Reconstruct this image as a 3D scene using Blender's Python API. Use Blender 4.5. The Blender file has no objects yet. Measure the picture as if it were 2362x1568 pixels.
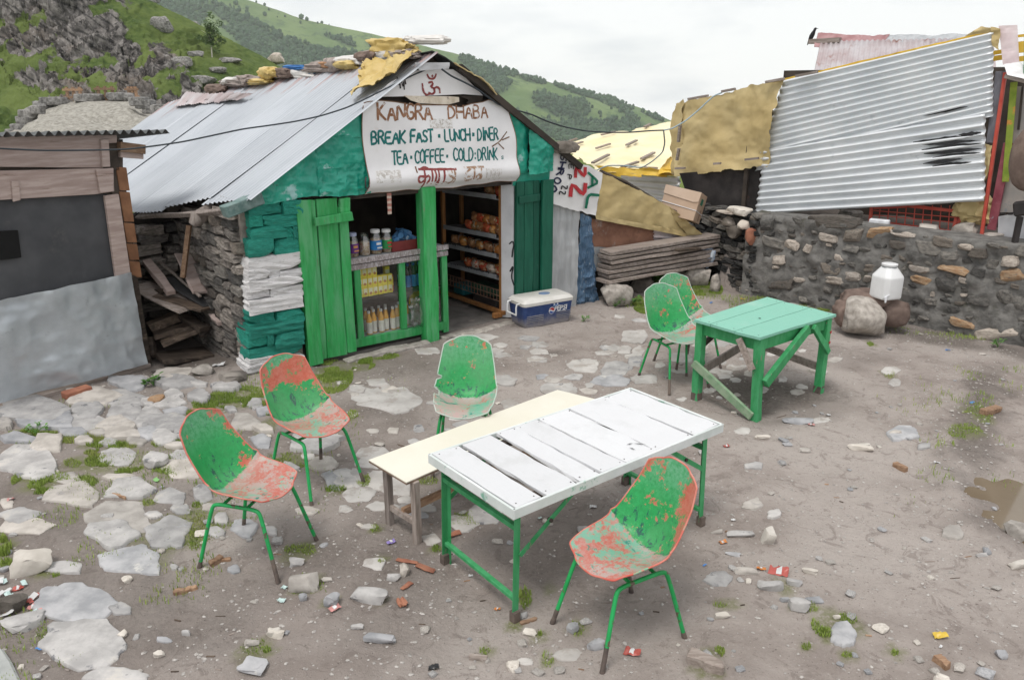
import bpy, bmesh, math, random, bisect
import numpy as np
from mathutils import Matrix, Vector

# ------------------------------------------------------------------ camera, sky, sun, exposure
scene = bpy.context.scene
COL = scene.collection
CAM_H, FPX, CX, CY, HORIZON = 2.75, 1780.0, 1180.5, 784.0, 205.0   # camera solved from the photograph (2361 px wide)
PITCH = math.atan((CY - HORIZON) / FPX)
cam_data = bpy.data.cameras.new('camera')
cam_data.sensor_width = 36.0
cam_data.lens = 36.0 * FPX / 2361.0
cam_data.clip_start, cam_data.clip_end = 0.05, 6000.0
cam = bpy.data.objects.new('camera', cam_data)
cam.location = (0, 0, CAM_H)
cam.rotation_euler = (math.pi / 2 - PITCH, 0, 0)
COL.objects.link(cam)
scene.camera = cam

SUN_EL, SUN_AZ = math.radians(66), math.radians(215)     # azimuth clockwise from +Y
world = bpy.data.worlds.new('World')
scene.world = world
world.use_nodes = True
wt = world.node_tree
wt.nodes.clear()
w_out = wt.nodes.new('ShaderNodeOutputWorld')
sky = wt.nodes.new('ShaderNodeTexSky')
sky.sky_type = 'NISHITA'
sky.sun_disc = False
sky.sun_elevation, sky.sun_rotation = SUN_EL, SUN_AZ
bg_sky = wt.nodes.new('ShaderNodeBackground')
bg_sky.inputs[1].default_value = 0.12
wt.links.new(sky.outputs[0], bg_sky.inputs[0])
bg_cloud = wt.nodes.new('ShaderNodeBackground')
bg_cloud.inputs[1].default_value = 0.88
tc = wt.nodes.new('ShaderNodeTexCoord')
mp = wt.nodes.new('ShaderNodeMapping')
mp.inputs['Scale'].default_value = (1.3, 1.3, 4.5)
wt.links.new(tc.outputs['Generated'], mp.inputs[0])
cn = wt.nodes.new('ShaderNodeTexNoise')
cn.inputs['Scale'].default_value = 2.6
cn.inputs['Detail'].default_value = 7
cn.inputs['Roughness'].default_value = 0.55
wt.links.new(mp.outputs[0], cn.inputs['Vector'])
cr = wt.nodes.new('ShaderNodeValToRGB')
cr.color_ramp.elements[0].position, cr.color_ramp.elements[0].color = 0.36, (0.80, 0.82, 0.85, 1)
cr.color_ramp.elements[1].position, cr.color_ramp.elements[1].color = 0.52, (1.0, 1.0, 1.0, 1)
wt.links.new(cn.outputs['Fac'], cr.inputs[0])
wt.links.new(cr.outputs[0], bg_cloud.inputs[0])
w_mix = wt.nodes.new('ShaderNodeMixShader')
w_mix.inputs[0].default_value = 0.93
wt.links.new(bg_sky.outputs[0], w_mix.inputs[1])
wt.links.new(bg_cloud.outputs[0], w_mix.inputs[2])
wt.links.new(w_mix.outputs[0], w_out.inputs[0])

sun_data = bpy.data.lights.new('sun', 'SUN')
sun_data.energy = 1.5
sun_data.angle = math.radians(20)
sun_data.color = (1.0, 0.96, 0.90)
sun = bpy.data.objects.new('sun', sun_data)
sun.rotation_euler = (math.pi / 2 - SUN_EL, 0, math.pi - SUN_AZ)
COL.objects.link(sun)

vs = scene.view_settings
vs.view_transform, vs.look, vs.exposure, vs.gamma, vs.use_curve_mapping = 'Standard', 'None', 0.34, 1.0, False
scene.cycles.max_bounces = 6
scene.cycles.diffuse_bounces = 3
scene.cycles.volume_bounces = 2
scene.cycles.use_denoising = True

# ------------------------------------------------------------------ measuring: pixels of the photograph -> places
cP, sP = math.cos(PITCH), math.sin(PITCH)
def ray(x, y):
    dx, dz = (x - CX) / FPX, -(y - CY) / FPX
    return np.array([dx, cP + dz * sP, -sP + dz * cP])
def at(x, y, Y):
    r = ray(x, y); t = Y / r[1]
    return np.array([r[0] * t, Y, CAM_H + r[2] * t])
def G(x, y, z=0.0):
    r = ray(x, y); t = (z - CAM_H) / r[2]
    return np.array([r[0] * t, r[1] * t, z])
class Frame:                                     # a vertical plane: a along it, d behind it, z up
    def __init__(self, o, d):
        self.o = np.array(o, float); d = np.array(d, float)
        self.u = d / np.linalg.norm(d); self.v = np.array([-self.u[1], self.u[0]])
    def P(self, x, y, d=0.0):
        r = ray(x, y); t = ((self.o + d * self.v) @ self.v) / (r[:2] @ self.v); p = r * t
        return float((p[:2] - self.o) @ self.u), float(p[2] + CAM_H)
    def W(self, a, d, z):
        q = self.o + a * self.u + d * self.v
        return np.array([q[0], q[1], z])
    def X(self, x, y, d=0.0):                    # pixel -> world on the plane at depth d
        a, z = self.P(x, y, d); return self.W(a, d, z)
HUT = Frame((-2.66, 7.12), (0.777, 0.629))
BOOTH = Frame((-4.61, 6.42), (0.80, 1.14))
WALL = Frame((3.35, 10.5), (2.39, -2.30))
LEAN = Frame((0.76, 10.04), (2.29, 1.51))
def Z1(x, y): return 528.8 + x * .33726, 56.7 + y * .33726
def Z2(x, y): return 661 + x * .2831, 396.6 + y * .2831

# ------------------------------------------------------------------ noise (numpy)
def _hash(ix, iy, iz, seed):
    h = (ix * 374761393 + iy * 668265263 + iz * 2147483647 + seed * 1274126177) & 0xFFFFFFFF
    h = ((h ^ (h >> 13)) * 1274126177) & 0xFFFFFFFF
    h = ((h ^ (h >> 16)) * 2246822519) & 0xFFFFFFFF
    return ((h ^ (h >> 15)) & 0xFFFFFF) / float(0xFFFFFF)
np.seterr(over='ignore')
def vnoise(p, seed=0):
    p = np.asarray(p, float); i = np.floor(p).astype(np.int64); f = p - i; f = f * f * f * (f * (f * 6 - 15) + 10)
    r = 0
    for dx in (0, 1):
        wx = f[..., 0] if dx else 1 - f[..., 0]
        for dy in (0, 1):
            wy = f[..., 1] if dy else 1 - f[..., 1]
            for dz in (0, 1):
                wz = f[..., 2] if dz else 1 - f[..., 2]
                r = r + wx * wy * wz * _hash(i[..., 0] + dx, i[..., 1] + dy, i[..., 2] + dz, seed)
    return r * 2 - 1
def fbm(p, octs=4, seed=0, gain=.5, lac=2.07):
    p = np.asarray(p, float); a, s, r = 1.0, 1.0, 0
    for k in range(octs):
        r = r + a * vnoise(p * s + 17.3 * k, seed + k); a *= gain; s *= lac
    return r
def ridged(p, octs=4, seed=0):
    p = np.asarray(p, float); a, s, r = 1.0, 1.0, 0
    for k in range(octs):
        r = r + a * (1 - 2 * np.abs(vnoise(p * s + 11.1 * k, seed + k))); a *= .5; s *= 2.1
    return r
def sstep(a, b, x):
    t = np.clip((np.asarray(x, float) - a) / (b - a), 0, 1); return t * t * (3 - 2 * t)

# ------------------------------------------------------------------ objects
WM = {}                                           # world matrix of things and parts, by object name
def props(o, label=None, cat=None, group=None, kind=None):
    if label: o['label'] = label
    if cat: o['category'] = cat
    if group: o['group'] = group
    if kind: o['kind'] = kind
    return o
def thing(name, label, cat, loc=(0, 0, 0), yaw=0.0, group=None, kind=None):
    o = bpy.data.objects.new(name, None); COL.objects.link(o)
    o.empty_display_size = .1
    o.location = loc; o.rotation_euler = (0, 0, yaw)
    WM[o.name] = Matrix.Translation(Vector(loc)) @ Matrix.Rotation(yaw, 4, 'Z')
    return props(o, label, cat, group, kind)
def copy_thing(root, loc, yaw, label, group=None):
    r = root.copy(); COL.objects.link(r); r.location = loc; r.rotation_euler = (0, 0, yaw)
    r['label'] = label
    if group: r['group'] = group
    for c in root.children:
        d = c.copy(); COL.objects.link(d); d.parent = r
        for g in c.children:
            e = g.copy(); COL.objects.link(e); e.parent = d
    return r
class MB:
    def __init__(self): self.v, self.f, self.n, self.att = [], [], 0, []
    def add(self, verts, faces, att=None):
        verts = np.asarray(verts, float).reshape(-1, 3)
        self.v.append(verts); b = self.n
        self.f.extend([tuple(int(i) + b for i in q) for q in faces])
        self.att.append(np.asarray(att, float).reshape(-1, 3) if att is not None else np.zeros_like(verts))
        self.n += len(verts); return self
    def box(self, c, size, R=None):
        x, y, z = np.array(size) / 2
        v = np.array([[-x, -y, -z], [x, -y, -z], [x, y, -z], [-x, y, -z], [-x, -y, z], [x, -y, z], [x, y, z], [-x, y, z]])
        if R is not None: v = v @ np.asarray(R).T
        return self.add(v + np.array(c), [(0, 3, 2, 1), (4, 5, 6, 7), (0, 1, 5, 4), (1, 2, 6, 5), (2, 3, 7, 6), (3, 0, 4, 7)])
    def beam(self, p0, p1, w, h, up=(0, 0, 1), seg=1, jit=0.0, rng=None, taper=1.0):
        p0, p1 = np.array(p0, float), np.array(p1, float); x = p1 - p0; L = np.linalg.norm(x); x /= L
        up = np.array(up, float); y = np.cross(up, x); y /= np.linalg.norm(y) + 1e-9; z = np.cross(x, y)
        vs_, fs = [], []
        for k in range(seg + 1):
            t = k / seg; s = 1 + (taper - 1) * t
            for sy, sz in ((-1, -1), (1, -1), (1, 1), (-1, 1)):
                q = p0 + x * L * t + y * sy * w / 2 * s + z * sz * h / 2 * s
                if jit and rng: q = q + y * rng.gauss(0, jit) + z * rng.gauss(0, jit * .6) + (x * rng.gauss(0, jit * 1.5) if k in (0, seg) else 0)
                vs_.append(q)
        for k in range(seg):
            for j in range(4):
                a, b = k * 4 + j, k * 4 + (j + 1) % 4
                fs.append((a, a + 4, b + 4, b))
        e = seg * 4
        fs += [(0, 1, 2, 3), (e + 3, e + 2, e + 1, e)]
        return self.add(vs_, fs)
    def tube(self, path, r, n=8, cap=True):
        P = np.array(path, float); m = len(P); R = np.full(m, r) if np.isscalar(r) else np.array(r, float)
        T = np.gradient(P, axis=0); T /= np.linalg.norm(T, axis=1)[:, None] + 1e-9
        a = np.array([0, 0, 1.0]) if abs(T[0][2]) < .9 else np.array([1.0, 0, 0])
        nrm = np.cross(T[0], a); nrm /= np.linalg.norm(nrm); vs_, fs = [], []
        for k in range(m):
            nrm = nrm - T[k] * (nrm @ T[k]); nrm /= np.linalg.norm(nrm) + 1e-9; bn = np.cross(T[k], nrm)
            for j in range(n):
                an = 2 * math.pi * j / n; vs_.append(P[k] + R[k] * (nrm * math.cos(an) + bn * math.sin(an)))
        for k in range(m - 1):
            for j in range(n):
                a_, b_ = k * n + j, k * n + (j + 1) % n; fs.append((a_, b_, b_ + n, a_ + n))
        if cap: fs += [tuple(range(n))[::-1], tuple(range((m - 1) * n, m * n))]
        return self.add(vs_, fs)
    def lathe(self, prof, n=16, c=(0, 0, 0), sq=0.0):
        vs_, fs = [], []
        for r, z in prof:
            for j in range(n):
                an = 2 * math.pi * (j + .5) / n; cx_, sx_ = math.cos(an), math.sin(an)
                k = 1.0 / max(abs(cx_), abs(sx_)) * sq + (1 - sq) if sq else 1
                vs_.append((c[0] + r * cx_ * k, c[1] + r * sx_ * k, c[2] + z))
        m = len(prof)
        for k in range(m - 1):
            for j in range(n):
                a_, b_ = k * n + j, k * n + (j + 1) % n; fs.append((a_, b_, b_ + n, a_ + n))
        fs += [tuple(range(n))[::-1], tuple(range((m - 1) * n, m * n))]
        return self.add(vs_, fs)
    def grid(self, P, th=0.0, att=None):              # P[nu, nv, 3]; a sheet with thickness th
        P = np.asarray(P, float); nu, nv = P.shape[:2]
        idx = np.arange(nu * nv).reshape(nu, nv)
        q = np.stack([idx[:-1, :-1], idx[1:, :-1], idx[1:, 1:], idx[:-1, 1:]], -1).reshape(-1, 4)
        A = np.asarray(att, float).reshape(-1, 3) if att is not None else None
        if th == 0: return self.add(P.reshape(-1, 3), q, A)
        du = np.gradient(P, axis=0); dv = np.gradient(P, axis=1); N = np.cross(du, dv); N /= np.linalg.norm(N, axis=2)[..., None] + 1e-9
        T, B = (P + N * th / 2).reshape(-1, 3), (P - N * th / 2).reshape(-1, 3); o = nu * nv
        fs = q.tolist() + (q[:, ::-1] + o).tolist()
        rim = list(idx[:, 0]) + list(idx[-1, 1:]) + list(idx[-2::-1, -1]) + list(idx[0, -2:0:-1])
        for k in range(len(rim)):
            a_, b_ = rim[k], rim[(k + 1) % len(rim)]; fs.append((b_, a_, a_ + o, b_ + o))
        return self.add(np.vstack([T, B]), fs, None if A is None else np.vstack([A, A]))
    def prism(self, pts, w, inset=0.0):               # pts: closed 3D outline (planar), w: extrusion vector
        P = np.array(pts, float); n = len(P); w = np.array(w, float)
        return self.add(np.vstack([P, P + w]), [tuple(range(n))[::-1], tuple(range(n, 2 * n))] + [(k, (k + 1) % n, (k + 1) % n + n, k + n) for k in range(n)])
    def build(self, name, mat, parent=None, smooth=None, bevel=0.0, label=None, cat=None, group=None, kind=None, origin=None, att=False):
        V = np.vstack(self.v)
        me = bpy.data.meshes.new(name)
        if parent is not None and parent.name in WM:
            Mi = np.array(WM[parent.name].inverted()); V = V @ Mi[:3, :3].T + Mi[:3, 3]
        elif origin is not None: V = V - np.array(origin)
        me.from_pydata(V.tolist(), [], self.f)
        if att:
            a = me.attributes.new('zone', 'FLOAT_VECTOR', 'POINT'); a.data.foreach_set('vector', np.vstack(self.att).ravel())
        if bevel:
            b = bmesh.new(); b.from_mesh(me)
            bmesh.ops.recalc_face_normals(b, faces=b.faces)
            bmesh.ops.bevel(b, geom=list(b.edges), offset=bevel, segments=1, affect='EDGES', clamp_overlap=True)
            b.to_mesh(me); b.free()
        else:
            b = bmesh.new(); b.from_mesh(me); bmesh.ops.recalc_face_normals(b, faces=b.faces); b.to_mesh(me); b.free()
        if smooth is not None:
            me.polygons.foreach_set('use_smooth', [True] * len(me.polygons))
            if smooth < 180: me.set_sharp_from_angle(angle=math.radians(smooth))
        me.materials.append(mat)
        o = bpy.data.objects.new(name, me); COL.objects.link(o)
        if parent is not None:
            o.parent = parent; WM[o.name] = WM.get(parent.name, Matrix())
        elif origin is not None:
            o.location = origin; WM[o.name] = Matrix.Translation(Vector(origin))
        return props(o, label, cat, group, kind)
def link_mesh(name, me, mat, parent, M, label=None, cat=None, group=None):   # an object that shares mesh data
    o = bpy.data.objects.new(name, me); COL.objects.link(o)
    if parent is not None:
        o.parent = parent; M = WM[parent.name].inverted() @ M if parent.name in WM else M
    o.matrix_basis = M
    if mat is not None:
        o.material_slots[0].link = 'OBJECT'; o.material_slots[0].material = mat
    return props(o, label, cat, group)
def bilin(c, nu, nv):
    c = [np.array(q, float) for q in c]; U, V = np.meshgrid(np.linspace(0, 1, nu), np.linspace(0, 1, nv), indexing='ij'); U, V = U[..., None], V[..., None]
    return c[0] * (1 - U) * (1 - V) + c[1] * U * (1 - V) + c[2] * U * V + c[3] * (1 - U) * V
def patch_pts(c, nu, nv, corr=None, crk=(), edge=0.0, sag=0.0, seed=0, out=None):
    """a sheet between corners c (00,10,11,01); corr = (axis, period, amp); crk = ((amp, freq), ...)"""
    P = bilin(c, nu, nv); U, V = np.meshgrid(np.linspace(0, 1, nu), np.linspace(0, 1, nv), indexing='ij')
    N = np.cross(P[-1, 0] - P[0, 0], P[0, -1] - P[0, 0]); N = N / np.linalg.norm(N)
    if out is not None and N @ np.array(out) < 0: N = -N
    L = (np.linalg.norm(P[-1, 0] - P[0, 0]) + np.linalg.norm(P[-1, -1] - P[0, -1])) / 2, (np.linalg.norm(P[0, -1] - P[0, 0]) + np.linalg.norm(P[-1, -1] - P[-1, 0])) / 2
    D = np.zeros((nu, nv))
    if corr: D += corr[2] * np.sin(2 * np.pi * (U * L[0] if corr[0] == 0 else V * L[1]) / corr[1])
    for k, (a, f) in enumerate(crk): D += a * (ridged(P * f, 3, seed + k) if k == 0 else fbm(P * f, 3, seed + k))
    if sag: D -= sag * np.sin(np.pi * U) * np.sin(np.pi * V)
    P = P + N * D[..., None]
    if edge:
        e = np.zeros((nu, nv)); e[0, :] = e[-1, :] = 1; e[:, 0] = e[:, -1] = 1
        t1 = (P[-1, 0] - P[0, 0]) / L[0]; t2 = (P[0, -1] - P[0, 0]) / L[1]
        P = P + (e * edge * fbm(P * 9, 3, seed + 5))[..., None] * (t1 + t2)
    return P
def corr_n(L, period, k=6): return int(L / period * k) + 2

def ico(sub):
    b = bmesh.new(); bmesh.ops.create_icosphere(b, subdivisions=sub, radius=1)
    V = np.array([v.co[:] for v in b.verts]); F = [tuple(v.index for v in f.verts) for f in b.faces]; b.free(); return V, F
ICO = {k: ico(k) for k in (1, 2, 3, 4)}
def rock_pts(seed, size=(1, 1, 1), sub=3, sq=.55, rough=.18, freq=1.6, cuts=5):
    V, F = ICO[sub]; r = np.random.RandomState(seed); P = np.sign(V) * np.abs(V) ** sq
    P = P * (1 + rough * fbm(V * freq + seed * 3.7, 4, seed))[:, None]
    for k in range(cuts):                         # broken faces
        n = r.normal(size=3); n /= np.linalg.norm(n); d = P @ n; lim = np.quantile(d, .86)
        P = P - np.outer(np.maximum(d - lim, 0) * .85, n)
    P = P / np.abs(P).max(0)
    return P * np.array(size), F
def slab_mesh(seed, n=5, rough=.05):              # a quarried stone: a box with broken, layered faces
    b = bmesh.new(); bmesh.ops.create_cube(b, size=2); bmesh.ops.subdivide_edges(b, edges=list(b.edges), cuts=n - 2, use_grid_fill=True)
    V = np.array([v.co[:] for v in b.verts]); F = [tuple(v.index for v in f.verts) for f in b.faces]; b.free(); r = np.random.RandomState(seed)
    c = np.abs(V); e = np.sort(c, 1)[:, 1]; P = V * (1 - .06 * np.clip(e - .6, 0, 1)[:, None] * r.uniform(.3, 1.5))
    P = P + rough * fbm(V * np.array([1.1, 1.3, 2.4]) + seed * 5.1, 3, seed)[:, None] * np.sign(V) + rough * .55 * r.normal(size=V.shape)
    for k in range(2):
        m = np.array([r.choice([-1, 1]), r.choice([-1, 1]) * .8, r.choice([-1, 1])]) * r.uniform(.5, 1, 3); m /= np.linalg.norm(m); d = P @ m; lim = np.quantile(d, .95); P = P - np.outer(np.maximum(d - lim, 0) * .8, m)
    return P / np.abs(P).max(0), F
def rotz(a): c, s = math.cos(a), math.sin(a); return np.array([[c, -s, 0], [s, c, 0], [0, 0, 1.0]])
def rotx(a): c, s = math.cos(a), math.sin(a); return np.array([[1.0, 0, 0], [0, c, -s], [0, s, c]])
def roty(a): c, s = math.cos(a), math.sin(a); return np.array([[c, 0, s], [0, 1.0, 0], [-s, 0, c]])
# ------------------------------------------------------------------ materials
class NT:
    def __init__(self, name):
        self.m = bpy.data.materials.new(name); self.m.use_nodes = True; self.t = self.m.node_tree
        self.b = self.t.nodes['Principled BSDF']; self.out = self.t.nodes['Material Output']
    def n(self, typ, **kw):
        o = self.t.nodes.new('ShaderNode' + typ)
        for k, v in kw.items():
            if k in o.inputs: self.s(o.inputs[k], v)
            else: setattr(o, k, v)
        return o
    def s(self, sock, v):
        if hasattr(v, 'is_output') or isinstance(v, bpy.types.NodeSocket): self.t.links.new(v, sock)
        elif isinstance(v, bpy.types.Node): self.t.links.new(v.outputs[0], sock)
        else:
            if sock.type == 'RGBA' and len(v) == 3: v = (*v, 1)
            sock.default_value = v
    def math(self, op, a, b=0.0, clamp=False):
        o = self.t.nodes.new('ShaderNodeMath'); o.operation = op; o.use_clamp = clamp
        self.s(o.inputs[0], a); self.s(o.inputs[1], b); return o.outputs[0]
    def mix(self, fac, a, b):
        o = self.t.nodes.new('ShaderNodeMix'); o.data_type = 'RGBA'
        self.s(o.inputs[0], fac); self.s(o.inputs[6], a); self.s(o.inputs[7], b); return o.outputs[2]
    def mul(self, col, val):
        o = self.t.nodes.new('ShaderNodeMix'); o.data_type = 'RGBA'; o.blend_type = 'MULTIPLY'
        o.inputs[0].default_value = 1; self.s(o.inputs[6], col); self.s(o.inputs[7], val); return o.outputs[2]
    def ramp(self, x, a, b, lo=0.0, hi=1.0):
        o = self.t.nodes.new('ShaderNodeMapRange'); o.interpolation_type = 'SMOOTHSTEP'
        self.s(o.inputs[0], x); o.inputs[1].default_value = a; o.inputs[2].default_value = b; o.inputs[3].default_value = lo; o.inputs[4].default_value = hi
        return o.outputs[0]
    def coords(self, rnd=True, stretch=(1, 1, 1), rot=(0, 0, 0)):
        tc_ = self.t.nodes.new('ShaderNodeTexCoord'); m_ = self.t.nodes.new('ShaderNodeMapping')
        m_.inputs['Scale'].default_value = stretch; m_.inputs['Rotation'].default_value = rot
        v = tc_.outputs['Object']
        if rnd:
            oi = self.t.nodes.new('ShaderNodeObjectInfo'); a = self.t.nodes.new('ShaderNodeVectorMath'); a.operation = 'MULTIPLY_ADD'
            a.inputs[1].default_value = (37.0, 53.0, 29.0); self.t.links.new(oi.outputs['Random'], a.inputs[0]); self.t.links.new(v, a.inputs[2]); v = a.outputs[0]
        if any(rot):                              # turn first, stretch after
            r_ = self.t.nodes.new('ShaderNodeMapping'); r_.inputs['Rotation'].default_value = rot; m_.inputs['Rotation'].default_value = (0, 0, 0); self.t.links.new(v, r_.inputs[0]); v = r_.outputs[0]
        self.t.links.new(v, m_.inputs[0]); return m_.outputs[0]
    def noise(self, v, scale, detail=5, rough=.6, dist=0.0):
        return self.n('TexNoise', Vector=v, Scale=float(scale), Detail=float(detail), Roughness=float(rough), Distortion=float(dist)).outputs['Fac']
    def rand(self): return self.n('ObjectInfo').outputs['Random']
    def zone(self): return self.n('SeparateXYZ', Vector=self.n('Attribute', attribute_name='zone').outputs['Vector'])
    def done(self, col, rough=.8, metal=0.0, bump=None, strength=.3, dist=.01, spec=.4):
        self.s(self.b.inputs['Base Color'], col); self.s(self.b.inputs['Roughness'], rough); self.s(self.b.inputs['Metallic'], metal)
        self.s(self.b.inputs['Specular IOR Level'], spec)
        if bump is not None:
            bp = self.n('Bump', Strength=strength, Distance=dist, Height=bump); self.t.links.new(bp.outputs[0], self.b.inputs['Normal'])
        return self.m

def surf(name, c1, c2, scale=6, stretch=(1, 1, 1), rough=.8, metal=0.0, bump=.3, bscale=30, bdist=.006, wear=None, wscale=7, wlim=(.56, .62), rnd=.25, spec=.35,
         wear2=None, w2scale=3, w2lim=(.58, .7), rot=(0, 0, 0), detail=6):
    """two tones mixed by noise, worn through to a third (and a fourth) colour, each object of its own brightness"""
    k = NT(name); v = k.coords(True, stretch, rot)
    n1 = k.noise(v, scale, detail); col = k.mix(k.ramp(n1, .32, .68), c1, c2)
    if wear2 is not None: col = k.mix(k.ramp(k.noise(v, w2scale, 6, .65), *w2lim), col, wear2)
    if wear is not None: col = k.mix(k.ramp(k.noise(v, wscale, 9, .68), *wlim), col, wear)
    if rnd: col = k.mul(col, k.n('CombineColor', Red=k.ramp(k.rand(), 0, 1, 1 - rnd, 1 + rnd), Green=k.ramp(k.rand(), 0, 1, 1 - rnd, 1 + rnd * .9), Blue=k.ramp(k.rand(), 0, 1, 1 - rnd, 1 + rnd * .75)).outputs[0])
    h = k.noise(v, bscale, 6, .65) if bump else None
    return k.done(col, rough, metal, h, bump, bdist, spec)
def flat(name, c, rough=.6, metal=0.0, spec=.4, dirt=.25):
    return surf(name, c, tuple(x * (1 - dirt) for x in c), 9, rough=rough, metal=metal, bump=.08, rnd=.0, spec=spec)
def glassy(name, tint=(1, 1, 1), mixf=.12, rough=.05):
    k = NT(name); k.t.nodes.remove(k.b)
    tr = k.n('BsdfTransparent', Color=(*tint, 1)); gl = k.n('BsdfGlossy', Roughness=rough); gl.inputs['Color'].default_value = (.9, .9, .9, 1)
    mx = k.n('MixShader'); mx.inputs[0].default_value = mixf
    k.t.links.new(tr.outputs[0], mx.inputs[1]); k.t.links.new(gl.outputs[0], mx.inputs[2]); k.t.links.new(mx.outputs[0], k.out.inputs[0]); return k.m

def plank_mat(name, base, grain, stain, st, rnd, knots=.72):
    k = NT(name); v = k.coords(True, st); w = k.coords(True)
    g1, g2, n = k.noise(v, 3.2, 8, .7, .4), k.noise(v, 9, 6, .75), k.noise(w, 3.5, 7, .65)
    col = k.mix(k.ramp(g1, .35, .7, 0, .35), base, tuple(min(1, c * 1.06) for c in base)); col = k.mix(k.ramp(g2, .58, .72, 0, .55), col, grain); col = k.mix(k.ramp(g1, .64, .72, 0, .8), col, grain)
    col = k.mix(k.ramp(n, .52, .74, 0, .55), col, stain); col = k.mix(k.ramp(k.noise(w, 17, 9, .75), knots, knots + .05, 0, .8), col, tuple(c * .45 for c in stain))
    col = k.mul(col, k.n('CombineColor', Red=k.ramp(k.rand(), 0, 1, 1 - rnd, 1), Green=k.ramp(k.rand(), 0, 1, 1 - rnd, 1), Blue=k.ramp(k.rand(), 0, 1, 1 - rnd, 1)).outputs[0])
    return k.done(col, k.ramp(n, .3, .7, .45, .7), 0, k.math('ADD', g1, g2), .5, .004)
M = {}
M['stone_grey'] = surf('flagstone grey', (.31, .302, .30), (.47, .458, .452), 7, bscale=26, bump=.8, rough=.85, rnd=.14, wear=(.50, .475, .44), wscale=3.5, wlim=(.58, .7), wear2=(.19, .19, .20), w2scale=9, w2lim=(.6, .66))
M['stone_warm'] = surf('flagstone warm', (.34, .315, .29), (.50, .468, .435), 7, bscale=26, bump=.8, rough=.85, rnd=.14, wear2=(.33, .31, .30), w2scale=8, w2lim=(.58, .68))
M['stone_blue'] = surf('flagstone slate', (.27, .275, .29), (.42, .42, .435), 7, bscale=26, bump=.8, rough=.8, rnd=.14, wear=(.5, .49, .47), wscale=4, wlim=(.6, .68))
M['stone_flush'] = surf('stone flush with dirt', (.38, .362, .345), (.53, .51, .488), 4, bscale=20, bump=.4, rough=.88, rnd=.1, wear=(.35, .32, .295), wscale=5, wlim=(.5, .62))
M['wall_dark'] = surf('wall stone dark', (.10, .098, .095), (.20, .19, .178), 6, bscale=16, bump=.9, bdist=.02, rnd=.45, wear=(.20, .185, .17), wscale=7, wlim=(.6, .72))
M['wall_mid'] = surf('wall stone brown', (.12, .105, .09), (.24, .21, .185), 6, bscale=16, bump=.9, bdist=.02, rnd=.3, wear=(.10, .098, .09), wscale=6, wlim=(.52, .64))
M['wall_pale'] = surf('wall stone pale', (.36, .31, .27), (.52, .47, .42), 6, bscale=16, bump=.8, bdist=.02, rnd=.18, wear=(.20, .17, .15), wscale=7, wlim=(.54, .66))
M['wall_orange'] = surf('wall stone orange', (.33, .19, .10), (.45, .33, .22), 6, bscale=16, bump=.8, bdist=.02, rnd=.15, wear=(.2, .17, .15), wscale=7, wlim=(.54, .66))
M['mortar'] = surf('grey cement mortar', (.115, .111, .105), (.21, .202, .19), 7, bscale=20, bump=1.0, bdist=.02, rnd=0, rough=.9, wear=(.21, .20, .19), wscale=6, wlim=(.58, .7), wear2=(.075, .072, .055), w2scale=2.2)
M['slate'] = surf('dry black slate', (.025, .026, .028), (.065, .064, .063), 6, bscale=18, bump=.8, bdist=.015, rnd=.4, rough=.7, wear=(.13, .12, .11), wscale=7, wlim=(.6, .7))
M['hut_stone'] = surf('hut side stone', (.12, .108, .10), (.30, .275, .255), 5, bscale=18, bump=.8, bdist=.015, rnd=.38, wear=(.10, .095, .09), wscale=6, wlim=(.55, .66))
M['core'] = surf('dark earth core', (.03, .028, .025), (.06, .055, .05), 6, bump=.6, rnd=0)
M['stone_teal'] = surf('teal painted stone', (.012, .215, .16), (.028, .32, .245), 7, stretch=(1, 1, 2.2), bscale=26, bump=.9, bdist=.012, rnd=.2, rough=.6, wear=(.10, .13, .12), wscale=9, wlim=(.63, .68))
M['stone_white'] = surf('whitewashed stone', (.66, .65, .655), (.78, .77, .78), 7, stretch=(1, 1, 2.5), bscale=26, bump=.9, bdist=.012, rnd=.07, rough=.8, wear=(.22, .21, .20), wscale=8, wlim=(.6, .66))
M['boulder'] = surf('granite boulder', (.28, .255, .23), (.46, .425, .39), 14, bscale=40, bump=.6, bdist=.01, rnd=.2, wear=(.15, .14, .13), wscale=3, wlim=(.56, .68))
M['pale_rock'] = surf('pale rock', (.50, .46, .41), (.63, .59, .54), 6, bscale=25, bump=.6, rnd=.1, wear=(.36, .32, .28), wscale=5, wlim=(.58, .66))
M['bricky'] = surf('red brick', (.25, .10, .065), (.36, .16, .10), 9, bscale=40, bump=.5, rnd=.1)
M['teal_paint'] = surf('teal painted tin', (.006, .235, .165), (.014, .345, .24), 4, bscale=30, bump=.35, rough=.33, rnd=0, spec=.55, wear=(.30, .52, .50), wscale=4, wlim=(.59, .66), wear2=(.02, .10, .075), w2scale=6, w2lim=(.64, .72))
M['green_paint'] = surf('green painted boards', (.022, .27, .066), (.040, .37, .108), 5, stretch=(6, 6, .8), bscale=26, bump=.45, rough=.5, rnd=.14, spec=.4, wear=(.17, .16, .09), wscale=4.5, wlim=(.645, .69), wear2=(.10, .36, .165), w2scale=2.2, w2lim=(.42, .68))
M['dkgreen_paint'] = surf('dark green door paint', (.005, .075, .048), (.010, .105, .066), 4, stretch=(5, 5, .8), bscale=26, bump=.35, rough=.5, rnd=.16, wear=(.05, .13, .10), wscale=6, wlim=(.62, .7))
M['table_green'] = plank_mat('mint table top paint', (.225, .50, .395), (.11, .30, .21), (.36, .54, .46), (1.4, 26, 26), .12, .70)
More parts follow.
